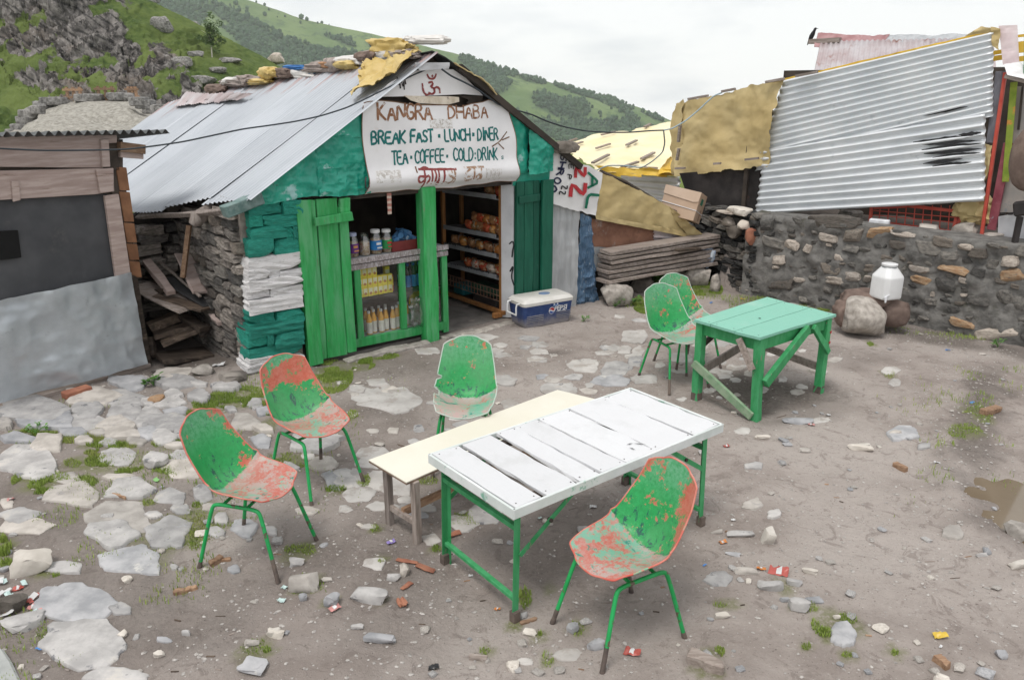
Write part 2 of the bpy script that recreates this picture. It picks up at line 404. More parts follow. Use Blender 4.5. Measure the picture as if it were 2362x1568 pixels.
M['leg_green'] = surf('green table leg paint', (.030, .255, .085), (.065, .33, .14), 6, stretch=(3, 3, 1), bscale=30, bump=.3, rough=.5, rnd=.13, wear=(.24, .21, .17), wscale=7, wlim=(.63, .68))
M['wood_grey'] = surf('weathered grey wood', (.20, .165, .145), (.34, .295, .27), 4, stretch=(1, 9, 9), bscale=14, bump=.5, rough=.85, rnd=.16, wear=(.11, .085, .07), wscale=4, wlim=(.62, .72))
M['wood_greyz'] = surf('weathered grey post', (.20, .165, .145), (.34, .295, .27), 4, stretch=(9, 9, 1), bscale=14, bump=.5, rough=.85, rnd=.16, wear=(.11, .085, .07), wscale=4, wlim=(.62, .72))
M['wood_pink'] = surf('faded pinkish boards', (.34, .26, .235), (.48, .39, .36), 3, stretch=(1, 1, 9), bscale=20, bump=.3, rough=.85, rnd=.1, wear=(.19, .13, .105), wscale=2.2, wlim=(.58, .72))
M['wood_dark'] = surf('wet dark wood', (.045, .034, .027), (.12, .09, .07), 4, stretch=(1, 6, 6), bscale=16, bump=.6, rough=.7, rnd=.4, wear=(.21, .16, .12), wscale=3, wlim=(.58, .68))
M['wood_brown'] = surf('brown scrap wood', (.22, .13, .08), (.36, .24, .16), 5, stretch=(2, 9, 9), bscale=20, bump=.5, rnd=.25)
M['wood_orange'] = surf('varnished orange wood', (.30, .13, .045), (.40, .19, .07), 4, stretch=(6, 6, 1), bscale=20, bump=.2, rough=.5, rnd=.1)
M['rafters'] = surf('dark rafters', (.03, .024, .02), (.07, .055, .045), 4, bump=.5, rnd=.2)
M['white_planks'] = plank_mat('white painted planks', (.67, .675, .69), (.40, .40, .405), (.54, .545, .545), (30, 1.3, 30), .09)
M['white_trim'] = surf('white over green trim', (.58, .63, .61), (.74, .76, .765), 4, bscale=24, bump=.4, rough=.55, rnd=.03, wear=(.20, .42, .32), wscale=7, wlim=(.59, .66))
M['bench_top'] = surf('cream laminate', (.70, .665, .56), (.75, .72, .625), 2, bump=.05, rough=.45, rnd=0, wear=(.66, .61, .50), wscale=7, wlim=(.66, .75))
M['ply_edge'] = surf('raw plywood edge', (.16, .10, .07), (.26, .18, .13), 8, bump=.3, rnd=0)
M['sign_white'] = surf('white painted tin', (.74, .73, .745), (.83, .82, .835), 2, bump=.1, bscale=12, rough=.42, rnd=.02, wear=(.30, .20, .12), wscale=5, wlim=(.73, .77), wear2=(.66, .60, .54), w2scale=2.2, w2lim=(.62, .8))
M['rust_edge'] = surf('rusty torn edge', (.12, .06, .035), (.26, .16, .10), 9, bump=.4, rnd=0)
M['ink_brown'] = surf('faded brown lettering', (.23, .105, .055), (.33, .18, .11), 14, bump=0, rnd=0, wear=(.66, .62, .60), wscale=22, wlim=(.56, .63))
M['ink_faded'] = surf('washed out brown lettering', (.30, .17, .10), (.42, .28, .2), 14, bump=0, rnd=0, wear=(.74, .72, .72), wscale=18, wlim=(.49, .58))
M['ink_maroon'] = surf('maroon lettering', (.23, .045, .05), (.30, .08, .07), 14, bump=0, rnd=0, wear=(.66, .6, .58), wscale=22, wlim=(.60, .66))
M['ink_teal'] = surf('teal lettering', (.008, .115, .115), (.02, .185, .175), 14, bump=0, rnd=0, wear=(.5, .6, .6), wscale=26, wlim=(.65, .70))
M['ink_smear'] = surf('grey weathered smear', (.42, .39, .36), (.66, .63, .61), 22, bump=0, rnd=0, wear=(.76, .75, .75), wscale=26, wlim=(.46, .54))
M['ink_black'] = flat('black print', (.012, .013, .018)); M['ink_navy'] = flat('navy print', (.016, .022, .07)); M['ink_red'] = flat('red print', (.50, .035, .045)); M['ink_pgreen'] = flat('green print', (.005, .16, .09))
M['ink_white'] = flat('white print', (.78, .79, .82)); M['ink_blue'] = flat('blue print', (.03, .10, .38))
M['banner'] = surf('white vinyl banner', (.70, .69, .69), (.80, .79, .79), 3, bump=.1, rough=.35, rnd=0, wear=(.6, .55, .5), wscale=5, wlim=(.6, .75))
M['tin'] = surf('bare galvanised sheet', (.40, .43, .46), (.52, .55, .58), 2.5, bump=.2, bscale=9, rough=.34, metal=.35, rnd=0, wear=(.30, .32, .35), wscale=5, wlim=(.6, .72), spec=.5)
M['tin_old'] = surf('dull old tin', (.36, .375, .39), (.48, .495, .51), 4, stretch=(3, 3, .7), bump=.25, bscale=16, rough=.5, metal=.1, rnd=.06, wear=(.28, .25, .23), wscale=5, wlim=(.62, .72))
M['corr_new'] = surf('shiny corrugated iron', (.66, .69, .72), (.76, .78, .80), 2, bump=.03, bscale=12, rough=.42, metal=.38, rnd=.0, spec=.5, wear=(.5, .53, .56), wscale=4, wlim=(.58, .75))
M['corr_dark'] = surf('dark corrugated iron', (.05, .055, .057), (.12, .125, .125), 4, bump=.3, rough=.6, rnd=0)
M['corr_rust'] = surf('pink rusted corrugated iron', (.42, .34, .34), (.52, .49, .50), 3, bump=.3, rough=.5, metal=.25, rnd=0, wear=(.27, .12, .09), wscale=2.6, wlim=(.55, .7))
M['rust_sheet'] = surf('rusty flat sheet', (.15, .07, .045), (.26, .13, .085), 4, bump=.4, rough=.75, rnd=0, wear=(.34, .31, .29), wscale=2.6, wlim=(.56, .7), wear2=(.09, .05, .04), w2scale=5)
M['soot'] = surf('soot black sheet', (.016, .014, .014), (.04, .034, .033), 4, bump=.4, rough=.6, rnd=0, wear=(.10, .045, .03), wscale=4.5, wlim=(.62, .72))
M['soot_mark'] = surf('sooty black smear', (.012, .012, .014), (.03, .03, .034), 6, bump=.1, rough=.5, rnd=0)
M['tarp_tan'] = surf('tan tarpaulin', (.49, .375, .175), (.56, .45, .235), 1.1, bump=.35, bscale=10, bdist=.02, rough=.55, rnd=.04, wear=(.43, .325, .145), wscale=1.3, wlim=(.52, .75))
M['tarp_yellow'] = surf('pale yellow tarpaulin', (.76, .65, .38), (.82, .73, .48), 1.6, bump=.2, bscale=6, rough=.45, rnd=0, wear=(.82, .72, .48), wscale=1.2, wlim=(.5, .7))
M['tarp_gold'] = surf('bright yellow tarpaulin', (.68, .42, .04), (.76, .52, .09), 3, bump=.3, bscale=9, rough=.4, rnd=0)
M['tarp_blue'] = surf('frayed blue tarpaulin', (.05, .11, .19), (.12, .20, .31), 8, stretch=(5, 5, 1), bump=.5, rough=.6, rnd=0, wear=(.36, .40, .45), wscale=9, wlim=(.57, .66))
M['tarp_ochre'] = surf('ochre tarpaulin', (.50, .355, .11), (.64, .49, .20), 3, bump=.35, bscale=10, bdist=.02, rough=.45, rnd=.05, wear=(.40, .28, .10), wscale=4, wlim=(.55, .7))
M['cloth_grey'] = surf('grey sacking', (.24, .20, .185), (.36, .31, .285), 9, bump=.6, bscale=60, rough=.95, rnd=.15)
M['cloth_brown'] = surf('brown burlap', (.14, .10, .085), (.21, .155, .13), 9, bump=.6, bscale=70, rough=.95, rnd=.1)
M['cloth_white'] = surf('white plastic sack', (.58, .56, .54), (.70, .68, .66), 5, bump=.4, bscale=20, rough=.7, rnd=.06, wear=(.4, .36, .33), wscale=5, wlim=(.6, .7))
M['cloth_blue'] = surf('blue cloth', (.02, .09, .27), (.05, .17, .40), 6, bump=.4, rough=.8, rnd=0)
M['cloth_orange'] = surf('orange cloth', (.38, .18, .09), (.48, .28, .16), 6, bump=.4, rough=.8, rnd=0)
M['cardboard'] = surf('brown cardboard', (.40, .28, .20), (.47, .345, .255), 3, bump=.1, rough=.85, rnd=.05)
M['cardboard_lid'] = surf('pale cardboard lid', (.50, .375, .285), (.56, .43, .335), 3, bump=.1, rough=.85, rnd=.05)
M['plastic_white'] = surf('milky white plastic', (.70, .705, .71), (.78, .785, .79), 4, bump=.05, rough=.35, rnd=0, wear=(.55, .52, .47), wscale=5, wlim=(.66, .75))
M['cooler_white'] = surf('ivory cooler lid', (.64, .62, .58), (.72, .70, .665), 5, bump=.1, rough=.45, rnd=0, wear=(.48, .44, .40), wscale=6, wlim=(.62, .72))
def cooler_blue():
    k = NT('dusty blue cooler'); v = k.coords(False); z = k.n('SeparateXYZ', Vector=v).outputs[2]
    n = k.noise(v, 12, 8, .7); d = k.ramp(k.math('ADD', z, k.math('MULTIPLY', k.math('SUBTRACT', n, .5), -.22)), .0, .17, 1, 0)
    col = k.mix(k.math('MULTIPLY', d, .8), k.mix(k.ramp(n, .4, .75), (.018, .045, .155), (.04, .075, .20)), (.27, .245, .23))
    return k.done(col, .5, 0, n, .1, .004)
M['cooler_blue'] = cooler_blue()
M['red_paint'] = surf('red painted bars', (.42, .05, .035), (.52, .09, .06), 6, bump=.2, rough=.5, rnd=.1, wear=(.28, .10, .07), wscale=7, wlim=(.6, .7))
M['wire'] = flat('dark cable', (.035, .045, .055), .6); M['wire_pale'] = flat('pale blue cable', (.33, .42, .46), .6)
M['iron'] = flat('old iron', (.06, .045, .04), .6)
M['shelf_metal'] = surf('grey shelf edge', (.30, .31, .33), (.42, .43, .45), 6, bump=.1, rough=.5, rnd=.05)
M['door_board'] = surf('dirty white board', (.48, .48, .50), (.60, .60, .62), 3, bump=.2, rough=.7, rnd=0, wear=(.36, .33, .32), wscale=4, wlim=(.62, .7))
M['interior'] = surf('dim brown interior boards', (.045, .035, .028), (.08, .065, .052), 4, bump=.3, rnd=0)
M['mesh_dark'] = surf('dark grey window cloth', (.058, .060, .066), (.085, .086, .092), 3, bump=.15, bscale=90, rough=.75, rnd=0, wear=(.12, .115, .11), wscale=2.5, wlim=(.58, .75))
M['void'] = flat('black hollow', (.006, .006, .006), .9)
M['glass'] = glassy('dusty glass', (.97, .98, .975), .06)
M['clear_plastic'] = glassy('clear plastic', (.80, .82, .82), .16, .15)
M['water'] = surf('muddy puddle water', (.16, .125, .085), (.19, .15, .105), 2, bump=.03, bscale=4, rough=.06, rnd=0, spec=.5)
M['chair_leg'] = surf('green chair tube paint', (.012, .28, .07), (.022, .38, .11), 6, bump=.2, bscale=40, rough=.4, rnd=.1, wear=(.12, .085, .065), wscale=14, wlim=(.565, .61))
M['chair_foot'] = surf('rusted tube end', (.075, .06, .055), (.16, .125, .105), 9, bump=.4, rough=.75, rnd=.1)
M['chair_rim'] = surf('worn red rim', (.52, .10, .075), (.58, .24, .19), 9, bump=.1, rough=.5, rnd=.06, wear=(.20, .42, .28), wscale=6, wlim=(.60, .66))
M['chair_rim_pale'] = surf('worn pale rim', (.50, .52, .48), (.36, .50, .42), 9, bump=.1, rough=.5, rnd=.06, wear=(.45, .18, .10), wscale=6, wlim=(.62, .68))
M['grass'] = surf('short yard grass', (.19, .28, .045), (.30, .38, .09), 3, bump=0, rough=.7, rnd=0, detail=3, wear=(.33, .36, .11), wscale=1.3, wlim=(.52, .66))
M['weed'] = surf('fresh weed leaves', (.06, .16, .025), (.11, .25, .05), 14, bump=0, rough=.55, rnd=.2)
M['crow'] = surf('black feathers', (.008, .008, .010), (.02, .02, .024), 20, bump=.3, rough=.5, rnd=0)
M['ridge_red'] = surf('faded maroon ridge tin', (.30, .145, .15), (.40, .24, .245), 6, bump=.4, rough=.6, rnd=.08, wear=(.10, .075, .08), wscale=5, wlim=(.6, .68))
M['gravel_stone'] = surf('loose gravel', (.25, .23, .215), (.50, .47, .44), 38, bump=.2, rough=.9, rnd=0)

def chair_shell(name, red=.5, band=(.8, .92, .1), side=(1, .06), seat_red=.5, dust=.5, specks=(.50, .08, .04)):
    """paint layers on fibreglass: red base, teal undercoat, green top coat; zone = (across, along, signed across)"""
    k = NT(name); v = k.coords(True); s = k.zone(); across, along, sgn = s.outputs[0], s.outputs[1], s.outputs[2]
    big = k.noise(v, 8, 5, .6, .3); fine = k.noise(v, 40, 10, .80); vein = k.noise(k.coords(True, (7, 7, 1.7)), 4, 9, .78, .5); soft = k.noise(v, 3.5, 6, .6)
    green = k.mix(k.ramp(fine, .32, .7), (.010, .25, .060), (.022, .36, .10))
    green = k.mix(k.ramp(k.math('ADD', vein, k.math('MULTIPLY', k.ramp(along, .72, .45), .07)), .595, .625), green, (.008, .085, .065))
    top = k.math('MULTIPLY', k.ramp(along, .70, .98), k.ramp(fine, .36, .60, .2, 1.0)); green = k.mix(k.math('MULTIPLY', top, .7), green, (.20, .40, .28))
    redc = k.mix(k.ramp(fine, .36, .62), (.44, .075, .04), (.50, .17, .115)); redc = k.mix(k.ramp(soft, .5, .65, 0, .5), redc, specks)
    w = k.math('ADD', k.math('MULTIPLY', big, .55), k.math('MULTIPLY', fine, .45))
    bnd = k.math('MULTIPLY', k.ramp(along, band[0] - .10, band[0]), k.ramp(along, band[1] + .10, band[1]))
    w = k.math('ADD', w, k.math('MULTIPLY', bnd, band[2]))
    w = k.math('ADD', w, k.math('MULTIPLY', k.ramp(k.math('MULTIPLY', sgn, side[0]), .25, .95), side[1])); w = k.math('ADD', w, k.math('MULTIPLY', k.ramp(across, .86, 1.0), .07 * red))
    w = k.math('ADD', w, .045 * red - .02)
    col = k.mix(k.ramp(w, .592, .606), green, redc)
    seat = k.ramp(along, .53, .36)
    sc = k.mix(k.ramp(k.math('ADD', k.math('MULTIPLY', fine, .5), k.math('MULTIPLY', soft, .5)), .45, .53), (.16, .38, .27), (.43, .30, .275))
    sc = k.mix(k.ramp(k.math('ADD', k.math('MULTIPLY', big, .5), k.math('MULTIPLY', fine, .5)), .555 - .105 * seat_red, .60 - .105 * seat_red), sc, k.mix(k.ramp(fine, .42, .58), (.46, .22, .19), (.46, .125, .09)))
    sc = k.mix(k.ramp(k.noise(k.coords(True, (3.2, 1.1, 1)), 5, 9, .75, .6), .585, .615), sc, (.012, .20, .15))
    sc = k.mix(k.math('MULTIPLY', k.ramp(along, .30, .42), k.ramp(fine, .45, .6, 0, dust)), sc, (.33, .46, .42))
    col = k.mix(k.ramp(k.math('ADD', seat, k.math('MULTIPLY', k.math('SUBTRACT', fine, .5), 1.2)), .45, .62), col, sc)
    col = k.mix(k.math('MULTIPLY', k.ramp(k.noise(v, 2.2, 4), .45, .65), .22 * dust), col, (.40, .40, .37))
    return k.done(col, k.ramp(fine, .3, .7, .33, .6), 0, fine, .15, .003, .45)
M['shell_one'] = chair_shell('chair paint one', .35, (.95, 1.1, .02), (1, .085), .75, .5)
M['shell_two'] = chair_shell('chair paint two', .55, (.80, .93, .105), (1, .05), .8, .6)
M['shell_three'] = chair_shell('chair paint three', .15, (.62, .95, .02), (1, .02), .05, .6, (.55, .30, .05))
M['shell_four'] = chair_shell('chair paint four', .25, (.70, .88, .05), (-1, .02), .25, .7)
M['shell_five'] = chair_shell('chair paint five', .3, (.60, .95, .035), (1, .05), .3, .6)
M['shell_six'] = chair_shell('chair paint six', .45, (.66, .96, .05), (1, .09), .8, .5)

def ground_mat():
    k = NT('trodden dirt'); v = k.coords(False)
    big = k.noise(v, .55, 4, .55); mid = k.noise(v, 2.6, 6, .6); fine = k.noise(v, 34, 8, .72); grit = k.noise(v, 120, 4, .8)
    col = k.mix(k.ramp(mid, .34, .66), (.285, .243, .219), (.385, .337, .308))
    col = k.mix(k.ramp(big, .42, .62), col, (.415, .368, .338))
    col = k.mix(k.ramp(fine, .58, .74, 0, .75), col, (.165, .135, .118))
    col = k.mix(k.ramp(grit, .60, .72, 0, .7), col, (.52, .49, .46))
    sc_ = k.noise(v, 5.5, 9, .74, 1.4); col = k.mix(k.ramp(sc_, .53, .62, 0, .55), col, (.20, .165, .147)); col = k.mix(k.ramp(sc_, .40, .33, 0, .5), col, (.44, .395, .365))
    col = k.mix(k.ramp(k.noise(v, 60, 3, .6), .66, .70, 0, .85), col, (.105, .085, .074)); col = k.mix(k.ramp(k.noise(v, 47, 3, .6), .67, .71, 0, .8), col, (.52, .49, .46))
    s = k.zone()                                          # x: wet dark soil, with shade painted in under the tables, y: grassed land
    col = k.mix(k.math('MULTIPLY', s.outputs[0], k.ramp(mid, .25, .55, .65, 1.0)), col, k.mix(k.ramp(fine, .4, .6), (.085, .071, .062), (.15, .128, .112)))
    col = k.mix(k.math('MULTIPLY', s.outputs[2], k.ramp(fine, .36, .52, .15, .9)), col, (.155, .17, .06))
    gr = k.mix(k.ramp(k.noise(v, .35, 6), .35, .65), (.085, .135, .025), (.15, .19, .045))
    col = k.mix(s.outputs[1], col, gr)
    h = k.math('ADD', k.math('MULTIPLY', fine, 1.0), k.math('MULTIPLY', grit, .35))
    h = k.math('ADD', h, k.math('MULTIPLY', k.noise(v, 9, 6, .65, 1.2), 1.6))
    return k.done(col, k.ramp(s.outputs[0], 0, 1, .92, .6), 0, h, .9, .016, .25)
M['ground'] = ground_mat()

def roof_mat():
    k = NT('old roof sheets'); v = k.coords(False); s = k.zone()      # zone x: along the depth, y: 0 eave .. 1 ridge
    vv = k.n('CombineXYZ', X=k.math('MULTIPLY', s.outputs[0], 3.0), Y=k.math('MULTIPLY', s.outputs[1], .55))
    st = k.noise(vv, 3.5, 7, .65); n = k.noise(v, 1.2, 5)
    col = k.mix(k.ramp(st, .3, .7), (.36, .385, .42), (.415, .44, .475)); col = k.mix(k.ramp(n, .4, .65, 0, .6), col, (.45, .475, .51))
    st2 = k.noise(k.n('CombineXYZ', X=k.math('MULTIPLY', s.outputs[0], 6.0), Y=k.math('MULTIPLY', s.outputs[1], .9)), 3.0, 8, .7)
    r = k.math('ADD', s.outputs[1], k.math('MULTIPLY', k.math('SUBTRACT', st2, .5), .95))
    col = k.mix(k.math('MULTIPLY', k.ramp(r, .90, 1.02), .75), col, k.mix(k.ramp(st, .4, .6), (.26, .125, .11), (.38, .24, .22)))
    col = k.mul(col, k.n('CombineColor', Red=k.ramp(k.rand(), 0, 1, .95, 1.03), Green=k.ramp(k.rand(), 0, 1, .95, 1.03), Blue=k.ramp(k.rand(), 0, 1, .95, 1.03)).outputs[0])
    return k.done(col, .5, .3, k.noise(v, 20, 4), .1, .004, .4)
M['roof'] = roof_mat()

def cliff_mat():
    k = NT('cliff rock and turf'); s = k.zone(); v = k.coords(False)   # zone x: turf cover
    st = k.coords(False, (.45, .4, 2.2), (0, math.radians(-36), 0))
    n1 = k.noise(st, .38, 9, .68, .6); n2 = k.noise(v, 1.3, 8, .72); n0 = k.noise(v, .09, 4)
    rock = k.mix(k.ramp(n1, .36, .64), (.095, .087, .083), (.26, .24, .225)); rock = k.mix(k.ramp(n0, .52, .66, 0, .7), rock, (.20, .16, .13))
    rock = k.mix(k.ramp(n2, .50, .64), rock, (.30, .28, .265)); rock = k.mix(k.ramp(k.noise(st, .8, 9, .7), .60, .66), rock, (.04, .038, .036))
    vo = k.n('TexVoronoi', feature='DISTANCE_TO_EDGE', Vector=k.coords(False, (.085, .2, .70), (0, math.radians(-36), 0)), Scale=1.0, Randomness=1.0).outputs['Distance']
    rock = k.mix(k.ramp(k.math('ADD', vo, k.math('MULTIPLY', k.math('SUBTRACT', n2, .5), .34)), .0, .10, .8, 0), rock, (.035, .033, .032))
    turf = k.mix(k.ramp(n2, .36, .62), (.045, .078, .018), (.095, .135, .034)); turf = k.mix(k.ramp(n0, .4, .6), turf, (.125, .165, .045))
    f = k.ramp(k.math('ADD', s.outputs[0], k.math('MULTIPLY', k.math('SUBTRACT', n2, .5), 1.1)), .42, .56)
    col = k.mix(f, rock, turf)
    return k.done(col, .9, 0, k.math('ADD', n1, k.math('MULTIPLY', n2, .5)), .9, .5, .2)
M['cliff'] = cliff_mat()
def far_mat():
    k = NT('far meadow and scrub'); v = k.coords(False)
    n1 = k.noise(v, .012, 7, .6); n2 = k.noise(v, .05, 7, .68)
    col = k.mix(k.ramp(n1, .40, .60), (.105, .165, .06), (.15, .21, .08)); col = k.mix(k.ramp(n2, .54, .64), col, (.075, .12, .055))
    s = k.zone(); col = k.mix(k.math('MULTIPLY', s.outputs[0], k.ramp(n2, .3, .5)), col, (.045, .085, .04))
    col = k.mix(k.math('MULTIPLY', s.outputs[1], k.ramp(n2, .42, .55)), col, (.19, .185, .18))
    return k.done(col, .9, 0, n2, .8, 6.0, .2)
M['far'] = far_mat()
M['forest'] = surf('far forest', (.026, .060, .032), (.055, .098, .050), .03, bump=0, rough=.9, rnd=0)
M['leaf'] = surf('birch leaves', (.055, .10, .03), (.10, .15, .05), 2, bump=0, rough=.7, rnd=.1)
M['gabion'] = surf('gabion stone', (.13, .125, .12), (.34, .33, .32), 4.5, bump=1.0, bscale=5, bdist=.15, rnd=.12, rough=.9)
M['scree'] = surf('pale gravel mound', (.24, .225, .195), (.42, .40, .355), 5, bump=.8, bscale=7, bdist=.12, rnd=0, rough=.95, wear=(.15, .18, .055), wscale=.5, wlim=(.66, .74))
# zoomed views of the photograph -> its pixels
def R1(x, y): return x * .3373, 793.3 + y * .3373
def R2(x, y): return x * .27705, 1133.2 + y * .27705
def R3(x, y): return 604.4 + x * .3373, 1038.8 + y * .3373
def R4(x, y): return 802.7 + x * .3798, 755.5 + y * .3798
def R5(x, y): return 1416.6 + x * .27987, 604.4 + y * .27987
def R6(x, y): return 1567.7 + x * .39743, 944.4 + y * .39743
# grass patches: view, box, vigour
GP = [(R1,80,570,400,640,1.0),(R1,390,630,560,690,1.2),(R1,560,620,720,720,1.5),(R1,740,650,950,730,1.5),(R1,530,730,980,890,.9),(R1,1030,760,1400,900,.8),(R1,100,880,470,1030,1.3),(R1,520,920,660,980,1.3),(R1,1050,640,1380,720,1.2),(R1,1280,390,1470,520,1.4),(R1,1450,310,1850,440,1.2),(R1,1240,560,1380,700,1.4),(R1,1770,490,1900,640,1.1),(R1,920,1065,1100,1110,.7),(R1,960,1130,1480,1400,.45),(R1,1100,1150,1600,1300,.45),(R1,-60,1330,75,1460,2.4),(R1,220,1490,420,1580,1.4),(R1,2150,120,2400,330,1.1),(R1,1880,760,2100,860,.5),(R1,440,770,560,850,.7),(R1,1320,1080,1480,1140,.7),(R1,600,560,700,600,1.3),(R1,420,1000,660,1060,.3),
      (R2,1540,330,1700,490,.6),(R2,0,560,100,640,1.6),(R2,1270,570,1360,650,.5),(R2,1980,1240,2260,1440,.35),(R2,300,1120,420,1230,.6),
      (R3,640,170,735,250,1.4),(R3,440,250,610,300,1.3),(R3,765,710,845,780,1.6),(R3,1690,1160,1760,1240,2.0),(R3,1750,940,1840,1070,1.3),(R3,1160,640,1220,700,1.2),(R3,740,525,800,570,1.2),(R3,130,620,360,790,.5),(R3,180,850,420,990,.45),(R3,1250,430,1520,520,.8),(R3,430,1030,480,1080,.8),(R3,780,1020,840,1060,.7),(R3,1910,1370,1990,1480,.7),(R3,1880,1240,1920,1280,.9),(R3,2100,1140,2200,1260,.6),(R3,1490,1340,1600,1400,.4),(R3,1900,900,2000,1000,.5),(R3,0,1340,60,1400,.6),
      (R4,0,170,160,260,1.1),(R4,130,150,300,190,.8),(R4,0,495,60,560,1.0),(R4,420,900,540,950,.8),
      (R5,640,180,880,290,1.5),(R5,160,280,320,420,1.6),(R5,1340,230,1500,290,1.4),(R5,1560,280,1830,400,1.4),(R5,1100,190,1200,260,1.4),(R5,2080,640,2140,700,.8),(R5,2200,900,2300,960,.6),
      (R6,540,960,660,1070,.8),(R6,640,1110,800,1170,.9),(R6,780,1150,1090,1330,.7),(R6,790,1250,880,1350,1.1),(R6,710,1350,760,1390,.8),(R6,1220,1380,1270,1420,.6),(R6,940,1400,1000,1430,.5),(R6,100,1370,250,1450,.9),(R6,170,1500,240,1560,.8),(R6,90,1500,150,1550,1.2),(R6,200,1110,360,1160,.4),(R6,1560,100,1750,190,.6),(R6,1640,10,1800,110,.5)]

# ------------------------------------------------------------------ ground: one sheet from the yard to the horizon
def wall_ad(x, y): dx, dy = x - WALL.o[0], y - WALL.o[1]; return dx * WALL.u[0] + dy * WALL.u[1], dx * WALL.v[0] + dy * WALL.v[1]
PUD = G(2400, 1195)[:2]
def bank_x(y): return np.interp(y, [3.6, 4.2, 4.75, 5.2, 5.9, 6.4, 7.2, 8.2], [3.02, 3.07, 3.24, 3.40, 3.78, 4.1, 4.7, 5.6])   # edge of the yard
def ground_z(x, y):
    x, y = np.asarray(x, float), np.asarray(y, float); p = np.stack([x, y, 0 * x], -1)
    near = 1 - sstep(9, 16, np.hypot(x, y - 6))
    z = near * (.014 * fbm(p * 1.1, 3, 3) + .006 * fbm(p * 5, 3, 4))
    z = z + (1 - near) * .25 * fbm(p * .12, 3, 5)
    a, d = wall_ad(x, y)
    ter = sstep(.12, .34, d) * sstep(-.62, -.38, a + .38 * np.maximum(d, 0))           # terrace held by the stone wall
    z = z + ter * (1.07 + .02 * fbm(p * 3, 3, 7))
    dp = np.hypot((x - PUD[0]) / .42, (y - PUD[1]) / .80)
    z = z - .075 * (1 - sstep(.5, 1.35, dp))
    bank = sstep(.25, .0, np.abs(x - bank_x(y)) - .10) * sstep(3.3, 4.4, y) * (1 - sstep(6.8, 7.6, y))
    z = z + bank * (.035 + .03 * fbm(p * 6, 3, 9))
    z = z + .10 * sstep(.9, .1, np.hypot((x + 2.75) / 1.0, (y - 7.35) / .8))
    # rain cut corner at the lower edge of the paving
    z = z - .10 * sstep(.42, .12, np.hypot((x + 1.95) / .7, (y - 2.55) / .55))
    far = np.hypot(x, y)
    z = z - .135 * np.maximum(far - 34, 0) * sstep(34, 60, far)
    return z
fx = np.arange(-4.6, 6.4, .045); fy = np.arange(2.2, 12.2, .045)
def tails(a, lo, hi):
    l, s = [], .06; v = a[0]
    while v > lo: v -= s; l.append(v); s *= 1.22
    r, s = [], .06; v = a[-1]
    while v < hi: v += s; r.append(v); s *= 1.22
    return np.array(l[::-1] + list(a) + r)
gx, gy = tails(fx, -2600, 2600), tails(fy, -300, 2600)
XX, YY = np.meshgrid(gx, gy, indexing='ij'); ZZ = ground_z(XX, YY)
GXL, GYL = gx.tolist(), gy.tolist()
def gz(x, y):                                     # height of the ground sheet at a place
    i = min(max(bisect.bisect_right(GXL, x) - 1, 0), len(GXL) - 2); j = min(max(bisect.bisect_right(GYL, y) - 1, 0), len(GYL) - 2)
    a, b = (x - GXL[i]) / (GXL[i + 1] - GXL[i]), (y - GYL[j]) / (GYL[j + 1] - GYL[j])
    return float((ZZ[i, j] * (1 - a) + ZZ[i + 1, j] * a) * (1 - b) + (ZZ[i, j + 1] * (1 - a) + ZZ[i + 1, j + 1] * a) * b)
P2 = np.stack([XX, YY, 0 * XX], -1)
wet = np.zeros_like(XX)  # damp soil, plus shade painted into the colour below the tables
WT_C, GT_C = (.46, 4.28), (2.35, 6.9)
for (c, rx, ry, w) in ((WT_C, .95, .75, .55), (GT_C, .85, .65, .95), ((2.4, 6.35), .6, .35, .5), ((-.75, 4.45), .4, .5, .45), ((-3.3, 7.6), .9, .6, .9), ((.45, 8.0), .35, .15, .7), ((3.3, 7.9), 1.0, .5, .35)):  # dark soil patches; those at the table centres paint in the shade below
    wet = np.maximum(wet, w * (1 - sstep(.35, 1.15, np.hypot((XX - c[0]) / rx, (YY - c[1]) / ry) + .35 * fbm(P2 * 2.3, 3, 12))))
aW, dW = wall_ad(XX, YY)
wet = np.maximum(wet, .75 * sstep(-.75, -.25, dW + .3 * fbm(P2 * 2, 3, 13)) * sstep(-.6, .2, aW))
wet = np.maximum(wet, .7 * sstep(.34, .05, np.abs(XX - bank_x(YY) - .06) + .16 * fbm(P2 * 4, 3, 14)) * sstep(3.9, 4.8, YY) * (1 - sstep(7, 8, YY)))
wet = np.maximum(wet, .8 * sstep(.5, .2, np.hypot((XX + 1.95) / .7, (YY - 2.55) / .55)))
hs, hd = (XX - HUT.o[0]) * HUT.u[0] + (YY - HUT.o[1]) * HUT.u[1], (XX - HUT.o[0]) * HUT.v[0] + (YY - HUT.o[1]) * HUT.v[1]
wet = np.maximum(wet, (.40 + .25 * fbm(P2 * 1.7, 3, 17)) * sstep(.2, -.9, XX + .25 * fbm(P2 * 1.3, 3, 18)) * sstep(2.6, 3.4, YY))
wet = np.maximum(wet, .85 * sstep(-.22, .05, hd + .12 * fbm(P2 * 3, 3, 15)) * sstep(.3, .8, hs) * sstep(3.6, 2.4, hs))
grassed = sstep(11.5, 14.5, np.hypot(XX + .5, YY - 5.5)) * (1 - .75 * sstep(.3, .5, dW) * sstep(-.6, 0, aW))
moss = np.zeros_like(XX); mn = fbm(P2 * 7, 3, 16)
